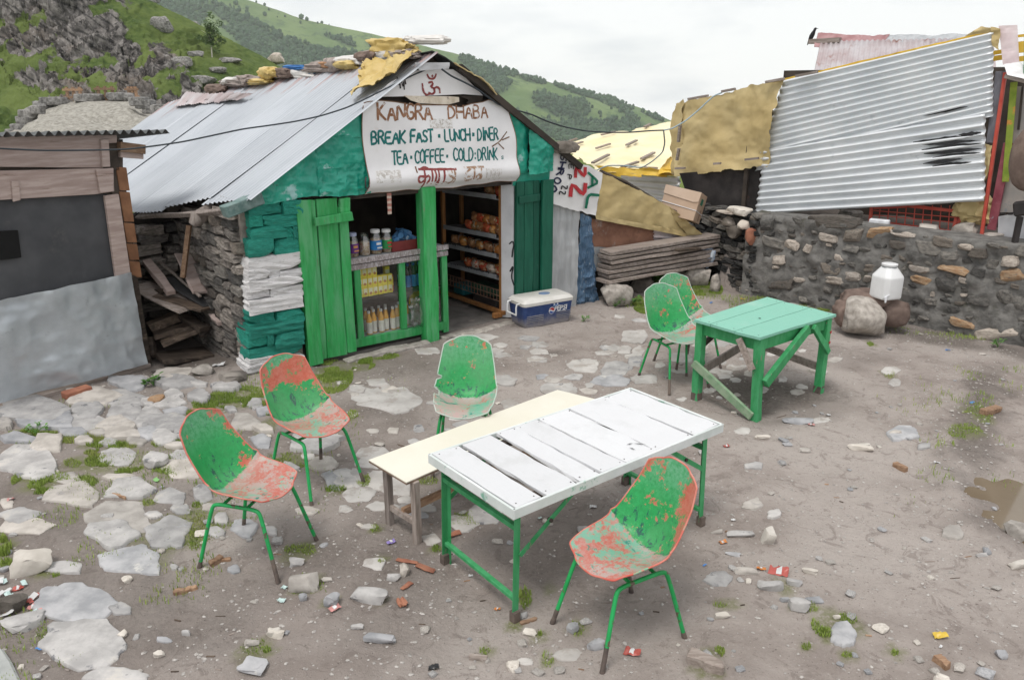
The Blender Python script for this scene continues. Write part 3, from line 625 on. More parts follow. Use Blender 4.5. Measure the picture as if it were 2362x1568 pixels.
for fn, x0, y0, x1, y1, dn in GP:
    (u0, v0), (u1, v1) = fn(x0, y0), fn(x1, y1); um, vm = (u0 + u1) / 2, (v0 + v1) / 2; c_ = G(um, vm); rx, ry = np.linalg.norm(G(u1, vm) - G(u0, vm)) * .55, np.linalg.norm(G(um, v0) - G(um, v1)) * .55
    q_ = ((XX - c_[0]) / max(rx, .05)) ** 2 + ((YY - c_[1]) / max(ry, .05)) ** 2; moss = np.maximum(moss, sstep(1.2, .3, q_ + .5 * mn) * min(1, .55 + .3 * dn))
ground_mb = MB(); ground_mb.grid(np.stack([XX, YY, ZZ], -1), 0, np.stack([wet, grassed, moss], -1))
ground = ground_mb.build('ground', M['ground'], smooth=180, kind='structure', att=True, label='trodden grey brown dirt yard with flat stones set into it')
WM[ground.name] = Matrix()
# puddle at the yard's edge
n = 28
pp = [(PUD[0] + .46 * math.cos(t) * (1 + .12 * math.sin(3 * t + 1)), PUD[1] + .85 * math.sin(t) * (1 + .10 * math.cos(2 * t)), -.035) for t in np.linspace(0, 2 * math.pi, n, endpoint=False)]
mb = MB(); mb.add(pp, [tuple(range(n))]); mb.build('puddle', M['water'], kind='structure', label='brown rain puddle at the edge of the yard')

# ------------------------------------------------------------------ hills
def hill(name, mat, xs, ridge_y, base_y, Y0, Y1, nv, disp, label, zone=None, over=.10, depth_pow=1.0, sharp=180):
    xs = np.array(xs, float); P = np.zeros((len(xs), nv, 3)); rows = np.linspace(0, 1 + over, nv)
    for i, x in enumerate(xs):
        yr, yb = ridge_y(x), base_y(x)
        for j, t in enumerate(rows):
            tt = min(t, 1.0); Y = Y0(x) + (Y1(x) - Y0(x)) * tt ** depth_pow
            q = at(x, yb + (yr - yb) * tt, Y)
            if t > 1: q = q + np.array([0, (t - 1) * 3 * (Y1(x) - Y0(x)), -(t - 1) * .6 * (Y1(x) - Y0(x))])
            P[i, j] = q
    N = np.cross(np.gradient(P, axis=0), np.gradient(P, axis=1)); N /= np.linalg.norm(N, axis=2)[..., None] + 1e-9
    N[N[..., 1] > 0] *= -1
    taper = np.minimum(1, np.minimum(1, (1.0 - np.minimum(rows, 1)) * 5 + .15))[None, :]
    D, Zn = disp(P, xs, rows)
    P = P + N * (D * taper)[..., None]
    mb = MB(); mb.grid(P, 0, Zn); o = mb.build(name, mat, smooth=sharp, kind='structure', label=label, att=True)
    return P, Zn
def interp(pts): a = np.array(pts, float); return lambda x: float(np.interp(x, a[:, 0], a[:, 1]))
far_ridge = interp([(-1500, -80), (-400, -70), (200, -60), (420, -45), (575, 0), (700, 44), (800, 66), (930, 92), (1060, 128), (1200, 172), (1300, 200), (1400, 226), (1480, 250), (1545, 277), (1700, 320), (1900, 345), (2300, 362), (3600, 370)])
def far_disp(P, xs, rows):
    D = 14 * fbm(P / 210., 4, 31) + 5 * fbm(P / 45., 3, 33)
    X, R = np.meshgrid(xs, np.minimum(rows, 1), indexing='ij')
    band = fbm(np.stack([(X + 900 * R) / 210., R * 7.5 - X / 420., 0 * X], -1), 4, 35)
    yr = np.array([far_ridge(x) for x in xs])[:, None]; Yp = 470 + (yr - 470) * R; F = np.zeros_like(X)
    for cx_, cy_, rx, ry, an in ((600, 95, 125, 42, 24), (720, 140, 130, 40, 20), (850, 165, 140, 35, 18), (545, 45, 70, 16, 25), (780, 92, 44, 9, 18), (868, 106, 28, 8, 15), (1125, 158, 75, 18, 16), (1110, 190, 60, 22, 16), (1225, 190, 36, 9, 14), (1335, 214, 78, 13, 15), (1405, 237, 62, 13, 19), (1290, 240, 66, 13, 14), (1190, 262, 90, 22, 16), (1330, 288, 130, 22, 13), (1490, 303, 100, 15, 13), (1450, 275, 34, 5, 14), (960, 150, 40, 9, 14), (1000, 180, 60, 14, 14), (400, 10, 90, 40, 25), (1500, 270, 30, 5, 20)):
        a = math.radians(an); dx, dy = X - cx_, Yp - cy_; u, v = dx * math.cos(a) + dy * math.sin(a), -dx * math.sin(a) + dy * math.cos(a)
        F = np.maximum(F, np.exp(-((u / rx) ** 2 + (v / ry) ** 2) * .9))
    F = np.maximum(F, sstep(310, 345, Yp)); F = np.clip(sstep(.28, .55, F + .22 * band) + .10 * sstep(.1, .3, band), 0, 1)
    Rk = sstep(.35, .6, fbm(np.stack([(X + 500 * R) / 90., R * 6 + 40, 0 * X], -1), 3, 36)) * sstep(1100, 850, X) * sstep(.75, .5, R)
    return D, np.stack([F, Rk, 0 * F], -1)
fxs = np.concatenate([np.linspace(-1500, 250, 40), np.linspace(265, 1800, 210), np.linspace(1840, 3600, 30)])
farP, farZ = hill('far_hill', M['far'], fxs, far_ridge, lambda x: 470, lambda x: 760, lambda x: 1500, 130, far_disp, 'long green mountainside with dark forest bands beyond the roofs')
# the wood on it: reads as one mass, a few thousand small crowns
rng = np.random.RandomState(5); mb = MB(); V1, F1 = ICO[1]; F1 = np.array(F1); V1 = V1[:]
tv, tf, cnt = [], [], 0
for _ in range(200000):
    i, j = rng.randint(38, 252), rng.randint(40, 118)
    if rng.rand() > farZ[i, j, 0] ** 1.4 * .95: continue
    q = farP[i, j] + (farP[i + 1, j] - farP[i, j]) * rng.rand() + (farP[i, j + 1] - farP[i, j]) * rng.rand()
    h = rng.uniform(1.6, 7.6) if rng.rand() < .9 else 8.5; w = h * rng.uniform(.40, .62)
    Vv = V1 * (1 + .35 * (rng.rand(len(V1), 1) - .5)); Vv = Vv * np.array([w, w, h * .62]) + q + np.array([0, 0, h * .45])
    tv.append(Vv); tf.append(F1 + cnt); cnt += len(V1)
    if len(tv) >= 15000: break
mb.v, mb.f, mb.n, mb.att = [np.vstack(tv)], np.vstack(tf).tolist(), cnt, [np.zeros((cnt, 3))]
mb.build('forest', M['forest'], kind='stuff', label='dark conifer and birch wood in bands across the far mountainside')

near_ridge = interp([(-1400, -700), (-300, -330), (0, -170), (200, -70), (330, -4), (420, 38), (520, 88), (600, 128), (665, 166), (760, 215), (900, 285), (1100, 330)])
def near_disp(P, xs, rows):
    X, R = np.meshgrid(xs, np.minimum(rows, 1), indexing='ij')
    yb = 400; Yp = yb + (np.array([near_ridge(x) for x in xs])[:, None] - yb) * R          # pixel height of each place
    st = np.stack([P[..., 0] * .42 + P[..., 2] * .34, P[..., 1] * .2, P[..., 2] * .95 - P[..., 0] * .62], -1)
    edge = near_ridge
    dr = (Yp - np.array([near_ridge(x) for x in xs])[:, None])                               # distance under the skyline
    turf = sstep(120, 50, dr - (X - 250) * .22) * sstep(190, 330, X)
    turf = np.maximum(turf, sstep(-40, 25, (Yp - 205) - (X - 60) * .62) * sstep(240, 120, X))
    turf = np.maximum(turf, .85 * sstep(.06, .36, fbm(np.stack([(X - .9 * Yp) / 60., (Yp + .4 * X) / 30., 0 * X], -1), 4, 41)))
    t = P[..., 0] * .59 + P[..., 2] * .81 + .9 * fbm(P * .25, 3, 48) + .25 * fbm(P * 1.1, 3, 49); w2 = P[..., 0] * .81 - P[..., 2] * .59
    saw = lambda q: (q % 1.0) - .5
    D = 1.1 * ridged(st * .16, 3, 42) + 1.0 * saw(t * .30) + .55 * saw(t * .85 + .3 * fbm(P * .3, 2, 50)) + .28 * saw(t * 2.1) + .5 * saw(w2 * .23 + .6 * fbm(P * .4, 2, 53)) + .35 * fbm(P * 1.6, 3, 44)
    crag = sstep(.25, .5, fbm(np.stack([X / 60., Yp / 45., 0 * X], -1), 3, 45))
    D = D * (1 - .82 * turf) + turf * .45 * fbm(P * .35, 4, 46) + turf * crag * .5 * ridged(st * .8, 3, 47)
    Zn = np.clip(turf - .30 * crag * (dr > 14), 0, 1)
    return D, np.stack([Zn, 0 * Zn, 0 * Zn], -1)
nxs = np.concatenate([np.linspace(-1400, -60, 40), np.linspace(-50, 760, 300), np.linspace(775, 1100, 16)])
nearP, nearZ = hill('cliff', M['cliff'], nxs, near_ridge, lambda x: 400, lambda x: 76, lambda x: 116, 240, near_disp, 'grey rock face streaked with turf rising into a grassy slope', over=.12, sharp=40)
def on_cliff(px, py):
    r = ray(px, py); Q = nearP.reshape(-1, 3); d = np.linalg.norm(Q[:, [0, 2]] - (r[[0, 2]] * (Q[:, 1] / r[1])[:, None] + np.array([0, CAM_H])), axis=1)
    return Q[np.argmin(d)]
def rock_obj(name, c, size, seed, mat, yaw=0, sub=3, label=None, cat=None, group=None, sink=.3, kind=None, parent=None, sq=.6, rough=.2, smooth=38, cuts=5, tilt=0.0):
    P, F = rock_pts(seed, np.array(size) / 2, sub, sq, rough, cuts=cuts); P = P @ rotx(tilt).T @ rotz(yaw).T
    mb = MB(); mb.add(P + np.array([0, 0, size[2] * (.5 - sink)]) + np.array(c), F)
    return mb.build(name, mat, parent=parent, smooth=smooth, label=label, cat=cat, group=group, kind=kind, origin=None if parent else c)
q = on_cliff(440, 66); rock_obj('hill_boulder', q, (3.0, 2.2, 1.5), 71, M['gabion'], label='grey rock outcrop perched on the grassy slope below the skyline', cat='boulder')
q = on_cliff(641, 132) + np.array([0, 1, .3]); rock_obj('hill_boulder', q, (2.4, 2.0, 1.7), 72, M['wall_pale'], label='pinkish boulder on the skyline where the grassy slope meets the wooded mountainside', cat='boulder')
for k, (px, py, w, h) in enumerate([(372, 66, 3.0, 2.2), (345, 8, 3, 1.2), (452, 128, 2.2, 1.0), (530, 142, 3.2, .8), (500, 165, 2.6, .9), (420, 150, 2.8, 1.4), (560, 188, 3.0, 1.0), (470, 190, 3.4, 1.2)]):
    q = on_cliff(px, py); rock_obj('rock_outcrop', q, (w, 1.6, h), 80 + k, M['gabion'], yaw=.2, label='grey rock showing through the turf of the near slope', cat='rock', group='rocks showing through the slope')
# birch on the slope
q = on_cliff(490, 133)
tree = thing('birch_tree', 'small birch standing alone on the grassy slope above the rock face', 'tree', q)
mb = MB()
mb.tube([q + np.array([0, 0, -.3]), q + np.array([.05, 0, 1.2]), q + np.array([.25, 0, 2.4]), q + np.array([.2, 0, 3.6])], [.09, .075, .05, .02], 7)
for k in range(7): b0 = q + np.array([.15, 0, 1.3 + .3 * k]); a = k * 2.4; mb.tube([b0, b0 + np.array([math.cos(a) * .6, math.sin(a) * .6, .5]), b0 + np.array([math.cos(a) * 1.1, math.sin(a) * 1.1, .8])], [.035, .025, .01], 5)
mb.build('trunk', M['pale_rock'], tree)
rng = np.random.RandomState(9); mb = MB(); c0 = []
for k in range(26): c0.append((q + np.array([.25, 0, 2.7]) + rng.normal(size=3) * np.array([.62, .6, .75]), rng.uniform(.28, .55)))
vv, ff, c_ = [], [], 0
for c1, r1 in c0:
    for k in range(60):
        d = rng.normal(size=3); d /= np.linalg.norm(d); p0 = c1 + d * r1 * rng.uniform(.5, 1.1); t1 = rng.normal(size=3) * .10; t2 = rng.normal(size=3) * .10
        vv += [p0 - t1, p0 + t2, p0 + t1]; ff.append((c_, c_ + 1, c_ + 2)); c_ += 3
mb.add(vv, ff); mb.build('crown', M['leaf'], tree)

# ------------------------------------------------------------------ gravel mound with gabions behind the hut
def mound_disp(P, xs, rows): return .35 * fbm(P * .35, 4, 51) + .06 * fbm(P * 2.5, 3, 52), np.zeros(P.shape)
mr = interp([(-400, 312), (20, 312), (60, 300), (75, 275), (100, 252), (140, 238), (200, 232), (300, 232), (345, 246), (400, 268), (520, 300), (700, 318)])
hill('gravel_mound', M['scree'], np.linspace(-200, 700, 120), mr, lambda x: 345, lambda x: 33, lambda x: 46, 50, mound_disp, 'pale gravel mound behind the tea house roof', over=.2)
rng = random.Random(4)
GB = [(52, 300, 1.0), (63, 283, .9), (68, 268, .9), (82, 258, 1.0), (100, 247, .9), (118, 238, 1.0), (138, 238, 1.2), (200, 231, 1.2), (216, 231, 1.2), (272, 228, 1.1), (287, 228, 1.1), (322, 239, .9), (336, 246, .9), (349, 257, .8), (372, 256, .7), (40, 312, 1.0)]
for k, (px, py, w) in enumerate(GB):
    q = at(px, py, 46.2 if 90 < px < 320 else 43.0)
    P, F = rock_pts(900 + k, np.array([w, .7, .46]) * .52, 3, .25, .06, cuts=2); mb = MB(); mb.add(P @ rotz(rng.uniform(-.3, .3)).T + q + np.array([0, 0, .1]), F)
    mb.build('gabion', M['gabion'], smooth=40, label='stone filled gabion basket along the rim of the gravel mound', cat='gabion', group='gabions round the gravel mound', origin=q)
for k, (xa, xb, y) in enumerate([(158, 188, 233), (230, 262, 231), (300, 316, 232)]):
    f0, f1 = at(xa, y, 46.4), at(xb, y, 46.4); t = thing('timber_railing', ['weathered timber railing between the gabions above the mound, longest stretch', 'timber railing in the middle gap between gabion baskets', 'short stub of timber railing next to the blue shed end of the mound'][k], 'fence', f0)
    for s in (0, .5, 1): p = f0 + (f1 - f0) * s; mb = MB(); mb.beam(p + np.array([0, 0, -.5]), p + np.array([0, 0, .75]), .13, .13, (0, 1, 0)); mb.build('post', M['wood_brown'], t)
    for z in (.2, .6): mb = MB(); mb.beam(f0 + np.array([-.2, -.08, z]), f1 + np.array([.2, -.08, z]), .06, .12); mb.build('rail', M['wood_brown'], t)
q = at(412, 246, 30); t = thing('blue_shed', 'small blue painted shed with a grey lean-to roof behind the tea house', 'shed', q)
mb = MB(); mb.box(q + np.array([.25, 0, -.45]), (1.1, 1.0, .9)); mb.build('wall', surf('blue shed paint', (.10, .16, .26), (.15, .22, .33), 4, rnd=0), t)
mb = MB(); mb.grid(patch_pts([q + np.array([-.5, -.6, -.05]), q + np.array([.95, -.6, .30]), q + np.array([.95, .6, .30]), q + np.array([-.5, .6, -.05])], 8, 4), .03); mb.build('roof', M['tin_old'], t)
# ------------------------------------------------------------------ the tea house
H0 = HUT.W(0, 0, 0); UV3 = np.array([*HUT.u, 0]); VV3 = np.array([*HUT.v, 0]); HYAW = math.atan2(HUT.u[1], HUT.u[0])
hut = thing('tea_house', 'stone tea house with a grey tin roof, teal gable and bright green woodwork', 'house', H0, HYAW)
def hw(s, d, z): return HUT.W(s, d, z)
def rake(s): return min(3.0 + .63 * (s - 2.15), 2.906 - .63 * (s - 2.724))
STN = {}
def stone_mesh(k, sub=2, sq=.42, rough=.13):
    key = (k, sub, sq)
    if key not in STN:
        P, F = rock_pts(330 + k, (1, 1, 1), 3, .5, .20, 1.5, 8) if sq == .55 else slab_mesh(300 + k, 6 if sub > 2 else 5, .045 if sub > 2 else .06); P = P * .5; me = bpy.data.meshes.new('stone'); me.from_pydata(P.tolist(), [], [tuple(int(i) for i in f) for f in F])
        me.materials.append(M['hut_stone']); STN[key] = me
    return STN[key]
def stone(parent, fr, s0, s1, z0, z1, d0, dep, mat, seed, sub=2, tilt=0.0, sq=.42):
    R = Matrix(((fr.u[0], fr.v[0], 0), (fr.u[1], fr.v[1], 0), (0, 0, 1))).to_4x4()
    c = fr.W((s0 + s1) / 2, d0 + dep / 2, (z0 + z1) / 2)
    Mx = Matrix.Translation(Vector(c)) @ R @ Matrix.Rotation(tilt, 4, 'Y') @ Matrix.Diagonal((s1 - s0, dep, z1 - z0, 1))
    return link_mesh('stone', stone_mesh(seed % 14, sub, sq), mat, parent, Mx)
# painted corner pillar, course by course as in the photograph (pixel boxes)
T, W_, R_ = M['stone_teal'], M['stone_white'], M['hut_stone']
courses = [(T, 462, 492, [(568, 645), (648, 692)]), (T, 494, 521, [(572, 601), (602, 697)]), (T, 521, 549, [(571, 658), (659, 672), (673, 696)]), (T, 549, 588, [(566, 627), (629, 694)]),
           (W_, 588, 622, [(566, 696)]), (W_, 622, 641, [(568, 618), (619, 641), (642, 695)]), (W_, 640, 661, [(566, 696)]), (W_, 660, 684, [(566, 618), (619, 697)]), (W_, 683, 714, [(566, 697)]),
           (T, 713, 743, [(569, 631), (634, 697)]), (T, 738, 767, [(569, 697)]), (T, 764, 796, [(569, 613), (614, 626), (628, 697)]), (T, 795, 824, [(569, 697)]),
           (W_, 822, 838, [(572, 640), (641, 696)]), (W_, 836, 854, [(566, 650), (651, 690)]), (R_, 852, 882, [(562, 650), (648, 695)])]
sd = 0
for mat, y0, y1, xs_ in courses:
    for xa, xb in xs_:
        sd += 1; ym = (y0 + y1) / 2
        sa, z1 = HUT.P(xa, y0); sb, z0 = HUT.P(xb, y1); sa = HUT.P(xa, ym)[0]; sb = HUT.P(xb, ym)[0]
        zc0, zc1 = HUT.P((xa + xb) / 2, y1)[1], HUT.P((xa + xb) / 2, y0)[1]
        stone(hut, HUT, sa - .012, sb + .012, zc0 - .012, zc1 + .012, -.05 - .012 * (sd % 3), .34, mat, sd, 3, 0, .27)
mb = MB(); mb.box(hw(.42, .30, .88), (.50, .50, 1.74), rotz(HYAW)); mb.build('pillar_core', M['hut_stone'], hut)
# rough side wall running back from the pillar, and the wall behind the wood store
SIDE = Frame(hw(.10, 0, 0)[:2], HUT.v)                 # a runs back into the depth; its v points to -u (outwards)
BACK = Frame(hw(-2.6, 1.95, 0)[:2], HUT.u)
def fill_wall(parent, fr, a0, a1, zf0, zf1, d0, dep, mats, rng, hmin=.07, hmax=.15, wmin=.12, wmax=.34, sub=2, jit=.03, tilt=.05, gap=.012, sq=.42, limit=300):
    z, cnt = 0.0, 0
    zmax = max(zf1(a0), zf1(a1), zf1((a0 + a1) / 2))
    z = min(zf0(a0), zf0(a1))
    while z < zmax and cnt < limit:
        h = rng.uniform(hmin, hmax); a = a0 - rng.uniform(0, .1)
        while a < a1 and cnt < limit:
            w = rng.uniform(wmin, wmax) * (1.0 if rng.random() < .75 else 1.45); am = a + w / 2
            if zf0(am) - .05 <= z and z + h * .7 <= zf1(am):
                dz = rng.uniform(-.012, .012); m = rng.choices([q[0] for q in mats], [q[1] for q in mats])[0]
                stone(parent, fr, a, min(a + w, a1 + .06) - gap, z + dz, z + h * rng.uniform(.92, 1.12) - gap + dz, d0 + rng.uniform(-jit, jit), dep, m, rng.randrange(99), sub, rng.gauss(0, tilt), sq); cnt += 1
            a += w
        z += h
    return cnt
rng = random.Random(11)
# side wall faces -u: local frame SIDE.v = -u, so outward is +v there
fill_wall(hut, SIDE, .12, 2.0, lambda a: -.02, lambda a: 1.72 - .12 * a, -.20, .22, [(M['hut_stone'], 6), (M['wall_mid'], 2), (M['wall_dark'], 2)], rng, .07, .14, .15, .36, jit=.02, gap=.006, sq=.26)
fill_wall(hut, BACK, .9, 2.75, lambda a: .25, lambda a: 1.12 + .13 * (a - .9), -.12, .26, [(M['hut_stone'], 5), (M['wall_dark'], 3), (M['wall_mid'], 1)], rng, .08, .15, .16, .38, jit=.02, gap=.006, sq=.26)
mb = MB(); mb.box(hw(.30, 1.15, .85), (.26, 1.8, 1.7), rotz(HYAW)); mb.box(hw(-1.2, 2.15, .62), (2.9, .22, 1.24), rotz(HYAW)); mb.prism([hw(s, 2.04, z) for s, z in ((.2, 1.0), (.2, 1.73), (-.36, 1.38), (-.36, 1.0))], VV3 * .06); mb.build('wall_core', M['core'], hut)
# walls that close the room (dark inside)
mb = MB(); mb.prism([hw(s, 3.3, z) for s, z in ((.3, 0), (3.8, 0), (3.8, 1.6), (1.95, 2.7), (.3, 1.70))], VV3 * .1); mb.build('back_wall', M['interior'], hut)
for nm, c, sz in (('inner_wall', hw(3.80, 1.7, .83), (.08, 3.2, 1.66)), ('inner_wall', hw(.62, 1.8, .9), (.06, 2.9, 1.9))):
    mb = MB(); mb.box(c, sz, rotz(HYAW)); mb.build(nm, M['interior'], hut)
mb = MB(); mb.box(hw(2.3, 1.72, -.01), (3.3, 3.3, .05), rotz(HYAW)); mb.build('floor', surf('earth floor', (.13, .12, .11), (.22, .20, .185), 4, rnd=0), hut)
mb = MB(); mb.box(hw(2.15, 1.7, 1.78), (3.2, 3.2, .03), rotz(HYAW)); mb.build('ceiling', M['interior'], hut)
# gable boarding behind the tin
mb = MB(); mb.prism([hw(.25, .03, 1.72), hw(4.14, .03, 1.72), hw(4.14, .03, 1.98), hw(2.36, .03, 3.06), hw(.25, .03, 1.78)], VV3 * .05); mb.build('gable_boarding', M['rafters'], hut)
# teal tin panels, crinkled
def panel(name, mat, slo, shi, zlo, zhi, d, crk, nu=60, nv=30, th=.004, label=None, parent=None, bulge=0, edge=.006, seed=0):
    U, V = np.meshgrid(np.linspace(0, 1, nu), np.linspace(0, 1, nv), indexing='ij'); P = np.zeros((nu, nv, 3))
    for i in range(nu):
        s = slo + (shi - slo) * U[i, 0]
        for j in range(nv): P[i, j] = hw(s, d, zlo(s) + (zhi(s) - zlo(s)) * V[i, j])
    D = sum(a * (ridged(P * f, 3, seed + 60 + k) if k % 2 == 0 else fbm(P * f, 4, seed + 60 + k)) for k, (a, f) in enumerate(crk))
    D = D + bulge * np.sin(np.pi * U)
    E_ = np.zeros((nu, nv)); E_[0] = E_[-1] = 1; E_[:, 0] = E_[:, -1] = 1
    P = P - VV3 * D[..., None] + (E_ * edge * fbm(P * 11, 3, seed + 9))[..., None] * (UV3 + np.array([0, 0, 1.]))
    mb = MB(); mb.grid(P, th); return mb.build(name, mat, parent or hut, smooth=50, label=label)
zb = lambda s: 1.735 - .012 * math.sin(s * 6) - .015 * (s < .7)
panel('gable_panel', M['teal_paint'], .25, .98, zb, lambda s: rake(s) - .035, -.045, ((.016, 5), (.012, 2.2), (.006, 14)), label='crinkled lower teal tin')
panel('gable_panel', M['teal_paint'], .93, 1.50, zb, lambda s: 2.02 + .03 * (s - .9), -.060, ((.016, 7), (.010, 2.5), (.007, 16)), label='dented teal tin beside the sign', seed=3)
panel('gable_panel', M['teal_paint'], .93, 1.50, lambda s: 2.0 + .03 * (s - .9), lambda s: min(rake(s) - .03, 2.31), -.048, ((.014, 4), (.012, 2), (.005, 14)), seed=5)
panel('gable_panel', M['teal_paint'], 1.12, 1.50, lambda s: 2.29, lambda s: rake(s) - .03, -.056, ((.008, 4), (.006, 2)), seed=7, nu=26, nv=22)
panel('gable_panel', M['teal_paint'], 3.26, 3.62, lambda s: 1.80, lambda s: rake(s) - .04, -.05, ((.016, 5), (.014, 2.4), (.006, 14)), seed=11, nu=34, nv=34, bulge=.03)
panel('gable_panel', M['teal_paint'], 3.60, 3.99, lambda s: 1.78 + .05 * (s - 3.6), lambda s: rake(s) - .05, -.07, ((.022, 5), (.016, 2.2), (.007, 14)), seed=12, nu=34, nv=30, bulge=.05)
panel('gable_panel', M['teal_paint'], 3.40, 3.97, lambda s: 1.66, lambda s: 1.80, -.035, ((.010, 5), (.006, 2.2)), seed=14, nu=30, nv=8)
# white gable head with the emblem
mb = MB(); gp = [Z1(985, 497), Z1(1105, 395), Z1(1262, 316), Z1(1330, 309), Z1(1530, 309), Z1(1620, 370), Z1(1735, 488), Z1(1600, 478), Z1(1340, 490)]
gh = thing('gable_board', 'white painted board under the roof peak with a brown sacred emblem', 'board', HUT.X(*Z1(1380, 490), -.05), HYAW)
mb.prism([HUT.X(x, y, -.05) for x, y in gp], VV3 * .012); mb.build('board_face', M['sign_white'], gh)

# ---- hand lettering: strokes as thin ribbons on a surface
FONT = {
 'A': [[(0, 0), (.5, 1), (1, 0)], [(.2, .38), (.8, .38)]], 'B': [[(0, 0), (0, 1), (.6, .98), (.85, .78), (.6, .54), (0, .52)], [(.6, .54), (.95, .3), (.7, .03), (0, 0)]],
 'C': [[(.95, .82), (.6, 1), (.2, .88), (0, .5), (.2, .1), (.6, 0), (.95, .16)]], 'D': [[(0, 0), (0, 1), (.55, .95), (.95, .6), (.9, .3), (.5, .03), (0, 0)]],
 'E': [[(.9, 1), (0, 1), (0, 0), (.95, 0)], [(0, .52), (.75, .52)]], 'F': [[(.9, 1), (0, 1), (0, 0)], [(0, .52), (.75, .52)]],
 'G': [[(.95, .85), (.6, 1), (.2, .88), (0, .5), (.2, .1), (.6, 0), (.95, .15), (.95, .45), (.55, .45)]], 'H': [[(0, 0), (0, 1)], [(1, 0), (1, 1)], [(0, .5), (1, .5)]],
 'I': [[(.5, 0), (.5, 1)]], 'K': [[(0, 0), (0, 1)], [(.9, 1), (.05, .48), (.95, 0)]], 'L': [[(0, 1), (0, 0), (.9, 0)]], 'M': [[(0, 0), (.08, 1), (.5, .3), (.92, 1), (1, 0)]],
 'N': [[(0, 0), (0, 1), (1, 0), (1, 1)]], 'O': [[(.5, 1), (.12, .82), (0, .5), (.12, .15), (.5, 0), (.88, .15), (1, .5), (.88, .82), (.5, 1)]],
 'P': [[(0, 0), (0, 1), (.65, .97), (.92, .75), (.65, .5), (0, .46)]], 'R': [[(0, 0), (0, 1), (.65, .97), (.9, .76), (.65, .53), (0, .5)], [(.45, .5), (.98, 0)]],
 'S': [[(.92, .85), (.5, 1), (.1, .84), (.15, .6), (.8, .4), (.92, .18), (.5, 0), (.05, .14)]], 'T': [[(0, 1), (1, 1)], [(.5, 1), (.5, 0)]],
 'U': [[(0, 1), (.03, .25), (.5, 0), (.97, .25), (1, 1)]], 'Z': [[(.03, 1), (.97, 1), (0, 0), (1, 0)]], '.': [[(.4, .5), (.6, .5)]], ':': [[(.5, .2), (.5, .3)], [(.5, .6), (.5, .7)]]}
def ribbon(mb, pts, w, surf_fn, rng, lift=.004, jit=.0, th=.0015):
    P = np.array(pts, float)
    if len(P) > 2:                                 # soften the corners a little
        Q = [P[0]]
        for k in range(1, len(P) - 1): Q += [P[k] * .82 + P[k - 1] * .18, P[k] * .82 + P[k + 1] * .18]
        P = np.array(Q + [P[-1]])
    seg = np.linalg.norm(np.diff(P, axis=0), axis=1); L = np.concatenate([[0], np.cumsum(seg)]); m = max(2, int(L[-1] / (w * .9)) + 1); t = np.linspace(0, L[-1], m)
    P = np.stack([np.interp(t, L, P[:, 0]), np.interp(t, L, P[:, 1])], -1)
    T = np.gradient(P, axis=0); T /= np.linalg.norm(T, axis=1)[:, None] + 1e-9; Nn = np.stack([-T[:, 1], T[:, 0]], -1)
    P[0] -= T[0] * w * .3; P[-1] += T[-1] * w * .3
    ws = np.array([w / 2 * (1 + rng.uniform(-jit, jit)) for _ in P])[:, None]
    A, B = P + Nn * ws, P - Nn * ws
    vs_ = [surf_fn(*q, lift) for q in A] + [surf_fn(*q, lift) for q in B]; n_ = len(A)
    mb.add(vs_, [(k, k + 1, k + 1 + n_, k + n_) for k in range(n_ - 1)])
def write(mb, text, p0, p1, h, w, surf_fn, rng, slant=.0, gap=.28, jit=.18, wide=None):
    """text along the baseline p0 -> p1 on the surface's own (s, z) coordinates"""
    p0, p1 = np.array(p0, float), np.array(p1, float); d = p1 - p0; L = np.linalg.norm(d); x = d / L; y = np.array([-x[1], x[0]]) if not wide else np.array(wide)
    n_ = sum(.5 if c in ' .:I' else 1 for c in text); cw = L / (n_ + gap * (len(text) - 1) * .8); a = 0
    for c in text:
        cwid = cw * (.5 if c in ' .:I' else 1)
        if c != ' ':
            hh = h * rng.uniform(.93, 1.06); oy = rng.uniform(-.03, .03) * h; sl = slant + rng.uniform(-.06, .06)
            for st in FONT[c]:
                ribbon(mb, [p0 + x * (a + q[0] * cwid + q[1] * sl * cwid) + y * (oy + q[1] * hh) for q in st], w * (1.9 if c in '.' else 1), surf_fn, rng, jit=jit)
        a += cwid + cw * gap * .8
# ---- the sign board
signb = thing('shop_sign', 'large white painted tin sign of the tea house listing breakfast, lunch and tea', 'sign', hw(2.42, -.08, 1.73), HYAW)
def sign_d(s, z):                                  # how far the sheet stands off the wall: curled under at its foot
    p = np.stack([np.asarray(s, float) * 1.3, np.asarray(z, float) * 1.1, 0 * np.asarray(s, float)], -1)
    return -.095 - .022 * fbm(p * 1.3, 2, 91) - .05 * np.exp(-((np.asarray(z) - 1.85) / .10) ** 2) + .07 * sstep(1.80, 1.70, z) - .02 * sstep(3.15, 3.42, s)
def sign_pt(s, z, lift=0.0): return HUT.W(s, float(sign_d(s, z)) - lift, z)
nu, nv = 90, 44; P = np.zeros((nu, nv, 3))
top_px = [(828, 246), (842, 236), (875, 232), (915, 236), (935, 240), (960, 243), (1000, 243), (1040, 243), (1062, 248), (1085, 240), (1112, 236), (1128, 230), (1150, 240), (1157, 246)]
ts = [HUT.P(x, y, -.09) for x, y in top_px]; tS, tZ = [q[0] for q in ts], [q[1] for q in ts]
for i in range(nu):
    for j in range(nv):
        t, v_ = i / (nu - 1), j / (nv - 1)
        zlo = 1.715 + .010 * math.sin(t * 9) + .006 * math.sin(t * 31)
        sl = 1.445 + .012 * math.sin(v_ * 7) + .05 * max(0, v_ - .93) * 4; sr = 3.435 - .14 * v_ ** 1.2 - .02 * math.sin(v_ * 8)
        s = sl + (sr - sl) * t; zt = float(np.interp(s, tS, tZ)); z = zlo + (zt - zlo) * v_
        P[i, j] = sign_pt(s, z)
